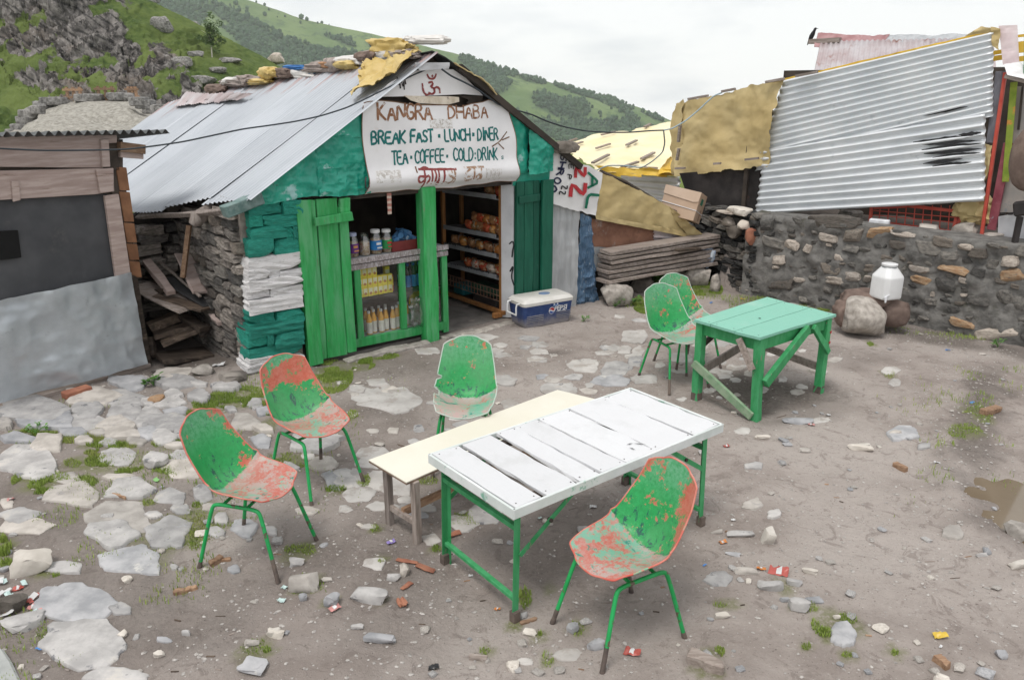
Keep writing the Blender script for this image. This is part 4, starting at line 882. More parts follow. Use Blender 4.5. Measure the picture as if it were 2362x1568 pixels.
mb = MB(); mb.grid(P, .004); mb.build('sign_sheet', M['sign_white'], signb, smooth=60)
mb = MB(); rr = random.Random(2)
for edge_ in (P[0, :], P[:, -1], P[-1, :], P[:, 0]): mb.tube([q - VV3 * .002 for q in edge_[::2]], .005, 5)
mb.build('rusty_rim', M['rust_edge'], signb)
def SP(x, y): return HUT.P(x, y, -.10)
def line(text, a, b, top, mat, w=.022, name='lettering', slant=0.0, gap=.28, label=None):
    (s0, z0), (s1, z1) = SP(*Z1(*a)), SP(*Z1(*b)); h = SP(*Z1(a[0], top))[1] - z0
    mb = MB(); write(mb, text, (s0, z0), (s1, z1), h, w, sign_pt, rr, slant, gap, wide=(0, 1)); return mb.build(name, mat, signb, label=label)
line('KANGRA', (1022, 655), (1390, 650), 548, M['ink_brown'], .026, slant=.05)
line('DHABA', (1503, 643), (1765, 640), 552, M['ink_brown'], .022)
line('BREAK', (980, 820), (1208, 812), 735, M['ink_teal'], .023, slant=.06, gap=.22); line('FAST', (1242, 808), (1390, 803), 727, M['ink_teal'], .023, slant=.04, gap=.2)
line('.', (1418, 768), (1442, 768), 758, M['ink_teal'], .02); line('LUNCH', (1470, 800), (1640, 796), 720, M['ink_teal'], .021, gap=.2)
line('.', (1650, 758), (1674, 758), 748, M['ink_teal'], .02); line('DINER', (1692, 795), (1832, 786), 712, M['ink_teal'], .021, gap=.2)
line('TEA', (1118, 960), (1222, 952), 872, M['ink_teal'], .020, gap=.2); line('.', (1236, 915), (1256, 915), 905, M['ink_teal'], .016)
line('COFFEE', (1272, 952), (1468, 942), 862, M['ink_teal'], .019, gap=.2); line('.', (1476, 906), (1496, 906), 896, M['ink_teal'], .016)
line('COLD', (1530, 935), (1660, 930), 848, M['ink_teal'], .019, gap=.2); line(':', (1664, 935), (1684, 935), 855, M['ink_teal'], .016)
line('DRINK', (1692, 930), (1826, 922), 848, M['ink_teal'], .018, gap=.2); line('S', (1852, 920), (1868, 920), 898, M['ink_teal'], .008)
def scrawl(parent, strokes, mat, w, name, sf=sign_pt, fr_d=-.10, label=None):
    mb = MB()
    for st in strokes: ribbon(mb, [HUT.P(*Z1(*q), fr_d) for q in st], w, sf, rr, jit=.2)
    return mb.build(name, mat, parent, label=label)
# the name again in the local script
scrawl(signb, [[(1290, 990), (1535, 988)], [(1325, 990), (1325, 1110)], [(1325, 1040), (1285, 1035), (1278, 1065), (1300, 1085), (1325, 1060)], [(1325, 1045), (1350, 1030), (1360, 1050), (1345, 1085)],
               [(1375, 990), (1375, 1085)], [(1395, 1000), (1402, 1030), (1395, 1070), (1410, 1085), (1418, 1060)], [(1418, 990), (1420, 1095)], [(1455, 990), (1455, 1088)], [(1300, 990), (1330, 975), (1350, 985)]], M['ink_maroon'], .024, 'lettering')
scrawl(signb, [[(1480, 1000), (1515, 1002), (1475, 1030), (1512, 1040), (1520, 1070), (1495, 1090), (1470, 1080)], [(1525, 990), (1528, 1090)], [(1592, 978), (1720, 972)], [(1630, 985), (1600, 1010), (1590, 1050), (1610, 1070), (1645, 1060), (1640, 1035), (1612, 1040)],
               [(1655, 978), (1657, 1068)], [(1690, 1020), (1668, 1035), (1675, 1060), (1702, 1050), (1690, 1020)], [(1703, 975), (1706, 1068)]], M['ink_faded'], .024, 'lettering')
scrawl(signb, [[(1270, 975), (1275, 1010)]], M['rust_edge'], .02, 'rust_run')
scrawl(signb, [[(1740 + 14 * k, 985), (1742 + 14 * k, 1045 + 8 * (k % 3))] for k in range(8)], M['ink_smear'], .018, 'weathered_patch')
scrawl(signb, [[(998, 1010 + 16 * k), (1160, 1006 + 16 * k)] for k in range(5)], M['ink_smear'], .030, 'weathered_patch')
scrawl(signb, [[(1375, 655 + 16 * k), (1522, 655 + 16 * k)] for k in range(4)], M['ink_smear'], .024, 'weathered_patch')
scrawl(signb, [[(1890, 735), (1865, 770), (1850, 792), (1832, 808), (1790, 835)], [(1860, 790), (1905, 770)], [(1835, 815), (1870, 850)]], M['rust_edge'], .014, 'tear')
scrawl(gh, [[(1352, 345), (1362, 368), (1385, 376), (1405, 365), (1412, 342)], [(1385, 352), (1389, 356)], [(1318, 408), (1325, 460), (1345, 485), (1365, 478)],
            [(1362, 400), (1385, 392), (1392, 412), (1372, 428), (1396, 436), (1405, 460), (1388, 480), (1362, 470)], [(1396, 440), (1420, 428), (1436, 440), (1438, 468)]], M['ink_maroon'], .022, 'emblem', lambda s, z, l: HUT.W(s, -.050 - l, z), -.05)
scrawl(gh, [[(1145 + 9 * k, 360 + (k * 37) % 50), (1150 + 9 * k, 390 + (k * 23) % 60)] for k in range(7)], M['soot'], .016, 'flaked_patch', lambda s, z, l: HUT.W(s, -.050 - l, z), -.05)
# torn tin hanging between the two boards
mb = MB(); mb.prism([HUT.X(*Z1(x, y), -.06) for x, y in [(1195, 487), (1335, 492), (1500, 492), (1570, 498), (1572, 530), (1500, 548), (1400, 545), (1300, 540), (1240, 520)]], VV3 * .01); mb.build('torn_strip', surf('torn cream strip', (.42, .36, .28), (.62, .57, .50), 8, wear=(.15, .10, .07), wlim=(.56, .64)), gh)
mb = MB(); mb.prism([HUT.X(*Z1(x, y), -.058) for x, y in [(1575, 490), (1735, 490), (1720, 555), (1680, 565), (1620, 540), (1640, 520)]], VV3 * .01); mb.build('dark_strip', M['rafters'], gh)
# hook on the sign
mb = MB(); hp = [Z1(*q) for q in [(938, 1045), (932, 1062), (930, 1090), (938, 1118), (952, 1125), (960, 1105)]]
mb.tube([sign_pt(*HUT.P(x, y, -.15), .012) for x, y in hp], .008, 6); o = mb.build('iron_hook', M['iron'], smooth=180, label='rusty iron hook hanging at the lower corner of the white sign', cat='hook')

# ---- roof: corrugated sheets side by side down the slope
def ridge_pt(d): s = 2.30 - .115 * d - .02 * max(0, d - 3) ** 2; return hw(s, d, 1.8 + .63 * (s - .24) + .0)
def eave_pt(d): s = .24 - .245 * d + (.03 * math.sin(d * 3)); return hw(s, d, 1.8 + .63 * (s - .24) - .03 * math.sin(min(d, 2.2) / 2.2 * math.pi))
RN = np.array([*(-.63 * HUT.u), 1.0]); RN /= np.linalg.norm(RN)
edges = [-.16, .62, 1.38, 2.18, 2.95, 3.7, 4.5, 5.3, 6.05]
for k in range(8):
    d0, d1 = edges[k], edges[k + 1] + .07; L = d1 - d0; nu = corr_n(L, .076); nv = 16; P = np.zeros((nu, nv, 3)); A = np.zeros((nu, nv, 3))
    rr_ = random.Random(k); cut = rr_.uniform(-.03, .03); lift = .012 * (k % 2)
    for i in range(nu):
        d = d0 + L * i / (nu - 1); r0, r1 = eave_pt(d), ridge_pt(d); r0 = r0 + (r0 - r1) / np.linalg.norm(r1 - r0) * (cut + (.05 if k == 0 else 0))
        for j in range(nv):
            t = j / (nv - 1); wv = .009 * math.sin(2 * math.pi * d / .076)
            P[i, j] = r0 + (r1 - r0) * t + RN * (wv + lift + .012 * math.sin(d * 1.7 + t * 2) * (1 - t) - .03 * math.sin(math.pi * t) * (.5 + .5 * math.sin(k * 2.1)) * .5); A[i, j] = (d, t, 0)
    mb = MB(); mb.grid(P, .0012, A); mb.build('roof_sheet', M['roof'], hut, smooth=60, att=True)
# the slope that faces away, with its tarred edge seen from the yard
def rslope(s, d): r = ridge_pt(max(d, 0)); return hw(s - .115 * max(d, 0), d, r[2] - .63 * (s - 2.30) + .06 * sstep(2.3, 2.5, s) - .06 * sstep(0, 1, d))
P = np.array([[rslope(2.27 + 2.1 * t, d) for d in np.linspace(-.12, 5, 12)] for t in np.linspace(0, 1, 14)]); mb = MB(); mb.grid(P, .012); mb.build('roof_slope', surf('tarred felt roof', (.022, .024, .025), (.05, .05, .05), 5, rnd=0), hut)
mb = MB(); mb.beam(rslope(2.6, -.13), rslope(4.42, -.13), .05, .07); mb.build('roof_edge', M['rafters'], hut)
# beams under the eave
rng = random.Random(3)
mb = MB(); a, b = HUT.X(517, 490, -.03), HUT.X(600, 454, -.01); mb.beam(a, b, .13, .11, (0, 0, 1), 3, .006, rng); mb.build('eave_beam', surf('teal washed beam', (.10, .17, .16), (.19, .26, .25), 4, stretch=(4, 1, 4), rnd=0), hut, bevel=.008)
mb = MB(); mb.beam(hw(.12, .15, 1.655), hw(-.36, 2.6, 1.33), .05, .05, RN, 5, .008, rng); mb.build('eave_plank', M['wood_greyz'], hut, bevel=.005)
for k, d in enumerate((.75, 1.5, 2.3)):
    mb = MB(); e = eave_pt(d); r = ridge_pt(d); mb.beam(e + (r - e) * .02 - RN * .06, e + (r - e) * .55 - RN * .07, .07, .09, (0, 0, 1)); mb.build('rafter', M['rafters'], hut)
mb = MB(); c = HUT.X(443, 507, .75); mb.tube([c + UV3 * -.01 + np.array([0, 0, -.05]), c + UV3 * .04, c + UV3 * .30 + VV3 * .12 + np.array([0, 0, .10])], [.035, .075, .07], 12); mb.build('log_end', M['wood_greyz'], hut, smooth=40)
# store post
mb = MB(); mb.beam(HUT.X(422, 640, 1.2), HUT.X(436, 520, 1.2), .045, .05, (0, 1, 0)); mb.build('store_post', M['wood_brown'], hut)

# ---- bits that lie along the ridge
def RX(x, y, off=0.0):                            # pixel -> the tin slope
    r = ray(x, y); z0 = 1.8 - .63 * .24 - .63 * (HUT.o @ HUT.u); t = (z0 + off - CAM_H) / (r[2] - .63 * (r[:2] @ HUT.u)); return np.array([r[0] * t, r[1] * t, CAM_H + r[2] * t])
def lump(name, px, size, seed, mat, label, cat, yaw=None, up=0.0, freq=1.4, rough=.16, group=None, sub=4, sq=.8):
    x, y = px; best = min((np.linalg.norm((lambda r, t: r * t + np.array([0, 0, CAM_H]) - ridge_pt(d))(ray(x, y), ridge_pt(d)[1] / ray(x, y)[1])), d) for d in np.arange(-.2, 6, .05)); d = best[1]
    c = ridge_pt(d) + np.array([0, 0, up]); P, F = rock_pts(seed, np.array(size) / 2, sub, sq, rough, freq, 0)
    Un = P / (np.array(size) / 2); P = P * (1 + .11 * ridged(Un * np.array([1.1, 2.2, 2.2]) + seed, 3, seed))[:, None]
    P = P @ rotz(HYAW + math.pi / 2 + (yaw or 0)).T; mb = MB(); mb.add(P + c, F); return mb.build(name, mat, smooth=50, label=label, cat=cat, group=group, origin=c)
lump('crumpled_tarp', (905, 128), (.70, .40, .22), 501, M['tarp_ochre'], 'crumpled heap of yellow tarpaulin right on top of the roof peak', 'tarpaulin', .3, .10, 2, .30)
lump('crumpled_tarp', (805, 165), (.55, .16, .09), 503, M['tarp_ochre'], 'thin fold of yellow tarpaulin between the white sacks on the ridge', 'tarpaulin', .05, -.02)
lump('crumpled_tarp', (600, 194), (1.0, .34, .10), 504, M['tarp_ochre'], 'flattened yellow tarpaulin over the ridge near its far end', 'tarpaulin', -.1, .0)
lump('filled_sack', (985, 131), (.50, .24, .10), 505, M['cloth_white'], 'flat grey white sack lying on the very peak of the roof', 'sack', .9, .13)
lump('filled_sack', (812, 150), (.70, .28, .13), 506, M['cloth_white'], 'plump white sack weighing down the middle of the ridge', 'sack', .1, .06)
lump('filled_sack', (766, 160), (.46, .24, .10), 507, M['cloth_orange'], 'faded orange sack next to the plump white one on the ridge', 'sack', 0, .05)
lump('filled_sack', (860, 148), (.34, .28, .15), 508, M['cloth_grey'], 'dark grey sack between white sack and yellow tarpaulin on the ridge', 'sack', 0, .06)
lump('filled_sack', (700, 178), (.75, .24, .10), 509, M['cloth_white'], 'pale sack half under the blue cloth on the ridge', 'sack', 0, -.02)
lump('filled_sack', (735, 170), (.75, .26, .10), 510, M['cloth_grey'], 'grey burlap sack on the ridge behind the orange one', 'sack', .1, .04)
lump('filled_sack', (650, 180), (1.0, .26, .10), 511, M['cloth_grey'], 'long grey burlap sack stretched along the ridge', 'sack', 0, .04)
lump('filled_sack', (545, 190), (1.2, .30, .11), 512, M['cloth_grey'], 'furthest grey sack at the low end of the ridge', 'sack', 0, .04)
lump('blue_cloth', (690, 170), (.7, .26, .09), 513, M['cloth_blue'], 'bright blue cloth bundled on the ridge', 'cloth', .1, .08)
lump('blue_cloth', (728, 186), (.22, .14, .09), 514, M['cloth_blue'], 'small blue rag hanging just below the ridge', 'cloth', .3, -.03)
lump('rag', (565, 200), (.5, .22, .08), 515, M['cloth_brown'], 'dark brown rag tucked under the tarpaulin at the far end of the ridge', 'rag', 0, -.03)
mb = MB(); c = np.array([HUT.X(*Z1(x, y), -.14) for x, y in [(1270, 262), (1500, 262), (1500, 305), (1300, 318)]]); mb.grid(patch_pts(list(c), 18, 8, crk=((.015, 6), (.01, 3))), .004); mb.build('folded_tin', M['door_board'], gh, smooth=50, label='scuffed tin folded over the roof tip')
tc_ = [RX(838, 140, .16), RX(958, 112, .20), RX(905, 172, .10), RX(812, 222, .09)]
mb = MB(); mb.grid(patch_pts(tc_, 40, 40, crk=((.028, 4.0), (.035, 2.2), (.008, 11)), edge=.10, sag=-.05), .006); mb.build('draped_tarpaulin', M['tarp_ochre'], smooth=70, label='big yellow tarpaulin draped from the roof peak and trailing down the tin slope', cat='tarpaulin', origin=tc_[0])
for k in range(13):
    dd_ = .25 + .36 * k; q = ridge_pt(dd_) + np.array([0, 0, .01 + .03 * (k % 3)]); r = random.Random(k + 40); P, F = rock_pts(540 + k, (r.uniform(.22, .36), r.uniform(.10, .16), r.uniform(.05, .09)), 4, .8, .2, 1.6, 0); P = P * (1 + .10 * ridged(P * 9 + k, 3, k))[:, None]; P = P @ rotz(HYAW + math.pi / 2 + r.uniform(-.3, .3)).T
    mb = MB(); mb.add(P + q - UV3 * r.uniform(-.02, .10), F); mb.build('rag', M[('cloth_grey', 'cloth_white', 'cloth_brown', 'tarp_ochre', 'cloth_grey')[k % 5]], smooth=50, label='faded rag or sack wedged among the bundles along the ridge', cat='rag', group='rags along the ridge', origin=q)
P0 = [rslope(2.55, -.16), rslope(3.05, -.2), rslope(3.05, .1) + np.array([0, 0, .06]), rslope(2.5, .1) + np.array([0, 0, .06])]
mb = MB(); mb.grid(patch_pts(P0, 16, 10, crk=((.02, 6), (.02, 3))), .01); o = mb.build('crumpled_tarp', M['tarp_tan'], smooth=60, label='yellow tarpaulin scrap draped over the dark sloping roof edge beside the peak', cat='tarpaulin', origin=P0[0])
mb = MB(); mb.grid(patch_pts([RX(402, 246, .05), RX(548, 232, .05), RX(585, 218, .08), RX(432, 215, .08)], 90, 6, corr=(0, .076, .010), crk=((.015, 2),), edge=.02), .002); mb.build('loose_sheet', M['corr_rust'], hut, smooth=60, label='loose rusty sheet at the far end of the ridge')
mb = MB(); mb.grid(patch_pts([RX(425, 240, .03), RX(545, 228, .03), RX(560, 222, .03), RX(440, 230, .03)], 10, 4), .05); mb.build('sheet_gap', M['rafters'], hut)
q = rslope(4.15, -.1) + np.array([0, 0, .06]); rock_obj('roof_stone', q, (.42, .22, .16), 530, M['wall_mid'], HYAW - .5, label='brown stone lying on the low end of the dark roof edge beside the teal gable', cat='stone', sink=.35, tilt=0)
# ------------------------------------------------------------------ green woodwork of the front
rng = random.Random(21)
gd = thing('plank_door', 'bright green plank door leaf folded back beside the painted stone pillar', 'door', hw(.64, -.05, 0), HYAW)
def vboard(name, s0, s1, z0, z1, d, th, mat, parent, jit=.003, lab=None):
    mb = MB(); mb.beam(hw((s0 + s1) / 2, d, z0), hw((s0 + s1) / 2, d, z1), s1 - s0, th, tuple(-VV3), 5, jit, rng); return mb.build(name, mat, parent, bevel=.004, label=lab)
vboard('post', .69, .84, .02, 1.715, -.02, .08, M['green_paint'], gd)
vboard('board', .845, .905, .05, 1.71, .0, .04, M['green_paint'], gd); vboard('board', .91, 1.13, .05, 1.71, -.01, .045, M['green_paint'], gd); vboard('board', 1.135, 1.235, .07, 1.62, -.03, .05, M['green_paint'], gd)
mb = MB(); mb.beam(hw(.86, -.085, 1.50), hw(1.26, -.085, 1.52), .04, .085, (0, 0, 1), 3, .003, rng); mb.build('batten', M['green_paint'], gd, bevel=.004)
vboard('block', 1.15, 1.26, 1.55, 1.70, -.045, .05, M['green_paint'], gd)
gp = thing('green_post', 'thick green timber post holding up the sign at the middle of the shop front', 'post', hw(2.21, -.08, 0), HYAW)
mb = MB(); mb.beam(hw(2.20, -.01, -.03), hw(2.20, -.01, 1.74), .17, .15, tuple(-VV3), 7, .004, rng); mb.build('shaft', M['green_paint'], gp, bevel=.010)
mb = MB(); mb.beam(hw(1.1, .06, 1.74), hw(4.05, .06, 1.74), .12, .14, (0, 0, 1), 4, .004, rng); mb.build('lintel', M['rafters'], hut, bevel=.005)
# display counter
ct = thing('display_counter', 'green framed glass counter full of drinks with a printed grey top', 'counter', hw(1.8, .1, .05), HYAW)
def cbeam(name, a, b, w, h, mat, up=None, parent=None): mb = MB(); mb.beam(a, b, w, h, tuple(-VV3) if up is None else up, 3, .002, rng); return mb.build(name, mat, parent or ct, bevel=.004)
cbeam('bottom_rail', hw(1.18, .05, .125), hw(2.46, .05, .105), .10, .05, M['green_paint'], up=tuple(-VV3))
for nm, s, z0, z1 in (('upright', 1.34, .17, .94), ('upright', 1.89, .17, .95), ('upright', 2.45, .02, 1.0)): cbeam(nm, hw(s, .05, z0), hw(s, .05, z1), .075, .045, M['green_paint'])
cbeam('upright', hw(2.45, .55, .02), hw(2.45, .55, 1.0), .06, .05, M['leg_green'])
strip_mat = surf('printed grey strip', (.20, .165, .16), (.33, .30, .30), 12, stretch=(6, 6, 1), bump=.1, rnd=0, wear=(.50, .48, .50), wscale=24, wlim=(.54, .58))
mb = MB(); mb.box(hw(1.83, .33, 1.025), (1.34, .62, .035), rotz(HYAW)); mb.build('counter_top', M['shelf_metal'], ct, bevel=.004)
cbeam('edge_strip', hw(1.17, .012, 1.025), hw(2.50, .012, 1.035), .060, .012, strip_mat); cbeam('edge_strip', hw(1.17, .024, .958), hw(2.50, .024, .965), .055, .014, strip_mat)
mb = MB(); mb.box(hw(1.83, .34, .575), (1.24, .52, .022), rotz(HYAW)); mb.build('shelf', M['rafters'], ct)
mb = MB(); mb.box(hw(1.83, .34, .135), (1.24, .56, .022), rotz(HYAW)); mb.build('shelf', M['shelf_metal'], ct)
mb = MB(); mb.box(hw(1.83, .62, .53), (1.24, .02, .95), rotz(HYAW)); mb.build('back_board', M['interior'], ct)
for s0, s1 in ((1.19, 1.30), (1.38, 1.85), (1.93, 2.41)): mb = MB(); mb.box(hw((s0 + s1) / 2, .062, .55), (s1 - s0, .004, .78), rotz(HYAW)); mb.build('glass_pane', M['glass'], ct)
# goods ------------------------------------------------------------
def flatm(n, c, **k): return flat(n, c, **k)
m_yel, m_carton = flatm('yellow carton', (.90, .74, .07), dirt=.08), flatm('pale carton print', (.88, .84, .55)); m_orj = surf('mango drink', (.74, .38, .07), (.80, .45, .11), 5, bump=0, rough=.2, rnd=.08); m_lab = flatm('white label', (.82, .78, .72)); m_labo = flatm('orange label print', (.62, .30, .10))
m_cap = flatm('white cap', (.72, .72, .72)); m_cola = flatm('dark cola', (.012, .008, .008), rough=.12); m_bcap = flatm('blue cap', (.02, .09, .40)); m_blab = flatm('blue label', (.03, .22, .55))
def bottle(name, c, h, r, liq, lab, cap, label, group, z0=.25, z1=.52, yaw=0):
    t = thing(name, label, 'bottle', c, yaw, group); mb = MB(); mb.lathe([(r * .9, 0), (r, h * .04), (r, h * .55), (r * .96, h * .62), (r * .42, h * .86), (r * .36, h * .92)], 12, c); mb.build('body', liq, t, smooth=40)
    mb = MB(); mb.lathe([(r * 1.02, h * z0 * .2), (r * 1.02, h * z1)], 12, c); mb.build('sticker', lab, t, smooth=40)
    mb = MB(); mb.lathe([(r * .48, h * .90), (r * .48, h), (r * .3, h * 1.003)], 10, c); mb.build('cap', cap, t, smooth=40); return t
proto = None
def place_bottles(spots, mk, lab_fn, group):
    pr = None
    for k, c in enumerate(spots):
        if pr is None: pr = mk(c)
        else: copy_thing(pr, c, rng.uniform(0, 6), lab_fn, group)
spots = [hw(1.52 + .076 * k, .17 + .03 * (k % 2), .15) for k in range(5)] + [hw(1.885, .19, .15)] + [hw(1.55 + .085 * k, .30, .15) for k in range(4)] + [hw(2.04, .22, .15), hw(1.98, .30, .15)]
place_bottles(spots, lambda c: bottle('juice_bottle', c, .265, .034, m_orj, m_lab, m_cap, 'orange mango drink bottle with a white cap on the lowest counter shelf', 'mango drinks on the lowest shelf'), 'orange mango drink bottle with a white cap on the lowest counter shelf', 'mango drinks on the lowest shelf')
spots = [hw(1.985 + .075 * k, .20, .587) for k in range(4)] + [hw(2.02 + .075 * k, .30, .587) for k in range(3)]
place_bottles(spots, lambda c: bottle('cola_bottle', c, .285, .034, m_cola, m_blab, m_bcap, 'dark cola bottle with a blue label on the upper counter shelf', 'cola bottles in the counter'), 'dark cola bottle with a blue label on the upper counter shelf', 'cola bottles in the counter')
def carton(c, w, d, h, label, group, m1, m2):
    t = thing('juice_carton', label, 'carton', c, HYAW, group); mb = MB(); mb.box(c + np.array([0, 0, h / 2]), (w, d, h), rotz(HYAW)); mb.build('box', m1, t, bevel=.002)
    mb = MB(); fr = c - VV3 * (d / 2 + .001); mb.box(fr + np.array([0, 0, h * .62]), (w * .8, .001, h * .50), rotz(HYAW)); mb.build('print', m2, t)
    mb = MB(); mb.lathe([(w * .26, -.004), (w * .26, .004)], 10, (0, 0, 0)); V = mb.v[0] @ rotx(math.pi / 2).T @ rotz(HYAW).T + fr + np.array([0, 0, h * .33]); mb.v = [V]; mb.build('print_fruit', m_labo, t); return t
lb = 'small yellow mango drink carton in the block on the upper counter shelf'; pr = None
for row, cnt in ((0, 7), (1, 7), (2, 4)):
    for k in range(cnt):
        c = hw(1.425 + .062 * k, .17 + .004 * (k % 2), .587 + .107 * row)
        if pr is None: pr = carton(c, .058, .05, .105, lb, 'yellow drink cartons', m_yel, m_carton)
        else: copy_thing(pr, c, HYAW + rng.uniform(-.05, .05), lb, 'yellow drink cartons')
carton(hw(1.845 - .015, .20, .587), .055, .05, .19, 'tall red and yellow carton at the end of the carton block', None, flatm('red carton', (.52, .06, .04)), m_yel); carton(hw(1.845 - .01, .29, .587), .06, .05, .27, 'tall yellow carton behind the red and yellow one in the counter', None, m_yel, m_carton)
def pillow(name, c, w, h, th, mat, label, cat, group, seed, yaw=0, lean=0.0, tilt=0.0):
    V, F = ICO[3]; P = np.sign(V) * np.abs(V) ** .7; P = P * np.array([w / 2, th / 2, h / 2]); edge = np.maximum(np.abs(P[:, 0]) / (w / 2), np.abs(P[:, 2]) / (h / 2))
    P[:, 1] *= (1.05 - edge ** 3); P = P * (1 + .06 * fbm(V * 2.5, 3, seed))[:, None]; P[:, 1] += .10 * th * fbm(V * 5, 3, seed + 1)
    P = P @ roty(tilt).T @ rotx(lean).T @ rotz(HYAW + yaw).T; mb = MB(); mb.add(P + c, F); return mb.build(name, mat, smooth=60, label=label, cat=cat, group=group, origin=c)
snack_m = [surf('snack packet ' + n, a, b, 8, bump=.8, bscale=26, bdist=.02, rough=.2, rnd=.15, wear=w, wscale=12, wlim=(.56, .6), spec=.6) for n, a, b, w in (('orange', (.66, .22, .05), (.75, .38, .12), (.80, .68, .50)), ('red', (.58, .06, .035), (.66, .20, .08), (.80, .66, .4)), ('brown', (.42, .18, .08), (.55, .30, .14), (.74, .60, .42)), ('white', (.66, .55, .45), (.75, .66, .56), (.60, .14, .07)))]
for k in range(5): pillow('snack_packet', hw(1.24 + .01 * (k % 2), .2, .60 + .065 * k), .10, .07, .06, snack_m[(2, 2, 3, 3, 2)[k]], 'small brown or pink snack packet piled behind the first counter pane', 'packet', 'snack packets behind the narrow pane', 40 + k)
mb = MB(); c = hw(1.25, .25, .15); mb.box(c + np.array([0, 0, .14]), (.12, .2, .28), rotz(HYAW)); mb.build('cardboard_box', M['cardboard'], label='plain cardboard box behind the narrow counter pane', cat='box', origin=c, bevel=.003)
for k in range(3): pillow('noodle_packet', hw(2.13 + .09 * k, .2 + .05 * (k % 2), .43 + .04 * (k % 2)), .14, .16, .07, flatm('yellow noodle packet', (.58, .42, .04), rough=.3), 'yellow noodle packet inside the clear bag in the counter', 'packet', 'yellow packets in the counter', 60 + k, tilt=.3 * k)
P, F = rock_pts(77, (.21, .06, .20), 4, .6, .2, 2.5, 0); mb = MB(); c = hw(2.15, .02, .33); P[:, 1] += .01 * ridged(P * 14, 3, 4); mb.add(P @ rotz(HYAW).T + c, F); mb.build('plastic_bag', M['clear_plastic'], smooth=40, label='crumpled clear plastic bag taped over the broken counter pane', cat='plastic bag', origin=c)
# sweet jars on the counter
def jar(s, label, fill, lab, lid, h=.25, r=.062):
    c = hw(s, .17, 1.045); t = thing('sweet_jar', label, 'jar', c, HYAW, 'sweet jars on the counter'); mb = MB(); mb.lathe([(r * .95, 0), (r, .012), (r, h * .74), (r * .72, h * .84), (r * .70, h * .88)], 14, c); mb.build('glass_body', M['clear_plastic'], t, smooth=40)
    mb = MB(); mb.lathe([(r * .9, .006), (r * .93, h * .60), (r * .6, h * .64)], 12, c); mb.build('sweets', fill, t, smooth=40)
    if lab: mb = MB(); mb.lathe([(r * 1.01, h * .18), (r * 1.01, h * .56)], 14, c); mb.build('sticker', lab[0], t, smooth=40); mb = MB(); fr = c - VV3 * (r * 1.02); mb.box(fr + np.array([0, 0, h * .44]), (r * .8, .002, h * .10), rotz(HYAW)); mb.box(fr + UV3 * .01 + np.array([0, 0, h * .27]), (r * .9, .002, h * .06), rotz(HYAW)); mb.build('print', lab[1], t)
    mb = MB(); mb.lathe([(r * .76, h * .87), (r * .76, h * .985), (r * .7, h)], 14, c); mb.build('lid', lid, t, smooth=40)
mixs = surf('mixed sweets', (.30, .10, .05), (.45, .40, .22), 40, bump=.4, bscale=60, rnd=0, wear=(.55, .5, .42), wscale=45, wlim=(.55, .58))
jar(1.38, 'sweet jar with a purple label and pale blue lid', mixs, (flatm('purple label', (.14, .03, .22)), m_labo), flatm('pale blue lid', (.40, .44, .62)), .255)
jar(1.52, 'unlabelled jar of striped sweets with a clear lid', surf('striped sweets', (.42, .22, .11), (.60, .48, .34), 40, bump=.4, bscale=60, rnd=0, wear=(.62, .55, .45), wscale=45, wlim=(.52, .55)), None, M['clear_plastic'], .235, .060)
jar(1.655, 'sweet jar with a bright blue label and white lid', mixs, (flatm('sky blue label', (.02, .20, .52)), m_cap), m_cap, .262, .068)
jar(1.79, 'sweet jar with a green and red label', mixs, (flatm('leaf green label', (.03, .30, .08)), flatm('red strip', (.5, .04, .04))), m_cap, .25, .064)
c = hw(2.03, .26, 1.045); t = thing('red_tray', 'dark red open crate holding water bottles on the counter', 'crate', c, HYAW); mr = flatm('dark red plastic', (.20, .03, .028))
for off, sz in (((0, -.15, .055), (.42, .015, .11)), ((0, .15, .055), (.42, .015, .11)), ((-.205, 0, .055), (.015, .29, .11)), ((.205, 0, .055), (.015, .29, .11)), ((0, 0, .006), (.42, .29, .01))):
    mb = MB(); mb.box(c + UV3 * off[0] + VV3 * off[1] + np.array([0, 0, off[2]]), sz, rotz(HYAW)); mb.build('side_panel', mr, t)
m_water = surf('blue water bottle', (.05, .16, .34), (.12, .28, .50), 14, bump=.2, rough=.12, rnd=.1, wear=(.45, .6, .75), wscale=10, wlim=(.58, .62), spec=.7)
for k in range(7):
    mb = MB(); mb.lathe([(.033, 0), (.036, .01), (.034, .1), (.036, .13), (.015, .20), (.016, .225)], 12); P = mb.v[0] @ roty(1.25 + .1 * (k % 3)).T @ rotz(HYAW + (.5 + .25 * k)).T; cc = hw(1.90 + .05 * k, .22 + .05 * (k % 2), 1.12 + .035 * (k % 3)); mb.v = [P + cc]
    mb.build('water_bottle', m_water, smooth=40, label='blue tinted water bottle lying in the dark red crate', cat='bottle', group='water bottles in the red crate', origin=cc)
# strip of sachets hanging in the opening
t = thing('sachet_strip', 'strip of small pink sachets hanging in the dark opening under the sign', 'sachets', HUT.X(900, 440, -.02), HYAW)
sachet_m = (flatm('pink sachet', (.46, .20, .16)), flatm('pale sachet', (.66, .52, .44)))
for k in range(8):
    a = HUT.P(897 + .2 * k, 449 + 6 * k, -.02); mb = MB(); mb.box(hw(a[0], -.02, a[1]), (.052 - .001 * k, .006, .030), rotz(HYAW) @ roty(.05 * (-1) ** k)); mb.build('sachet', sachet_m[k % 2], t)
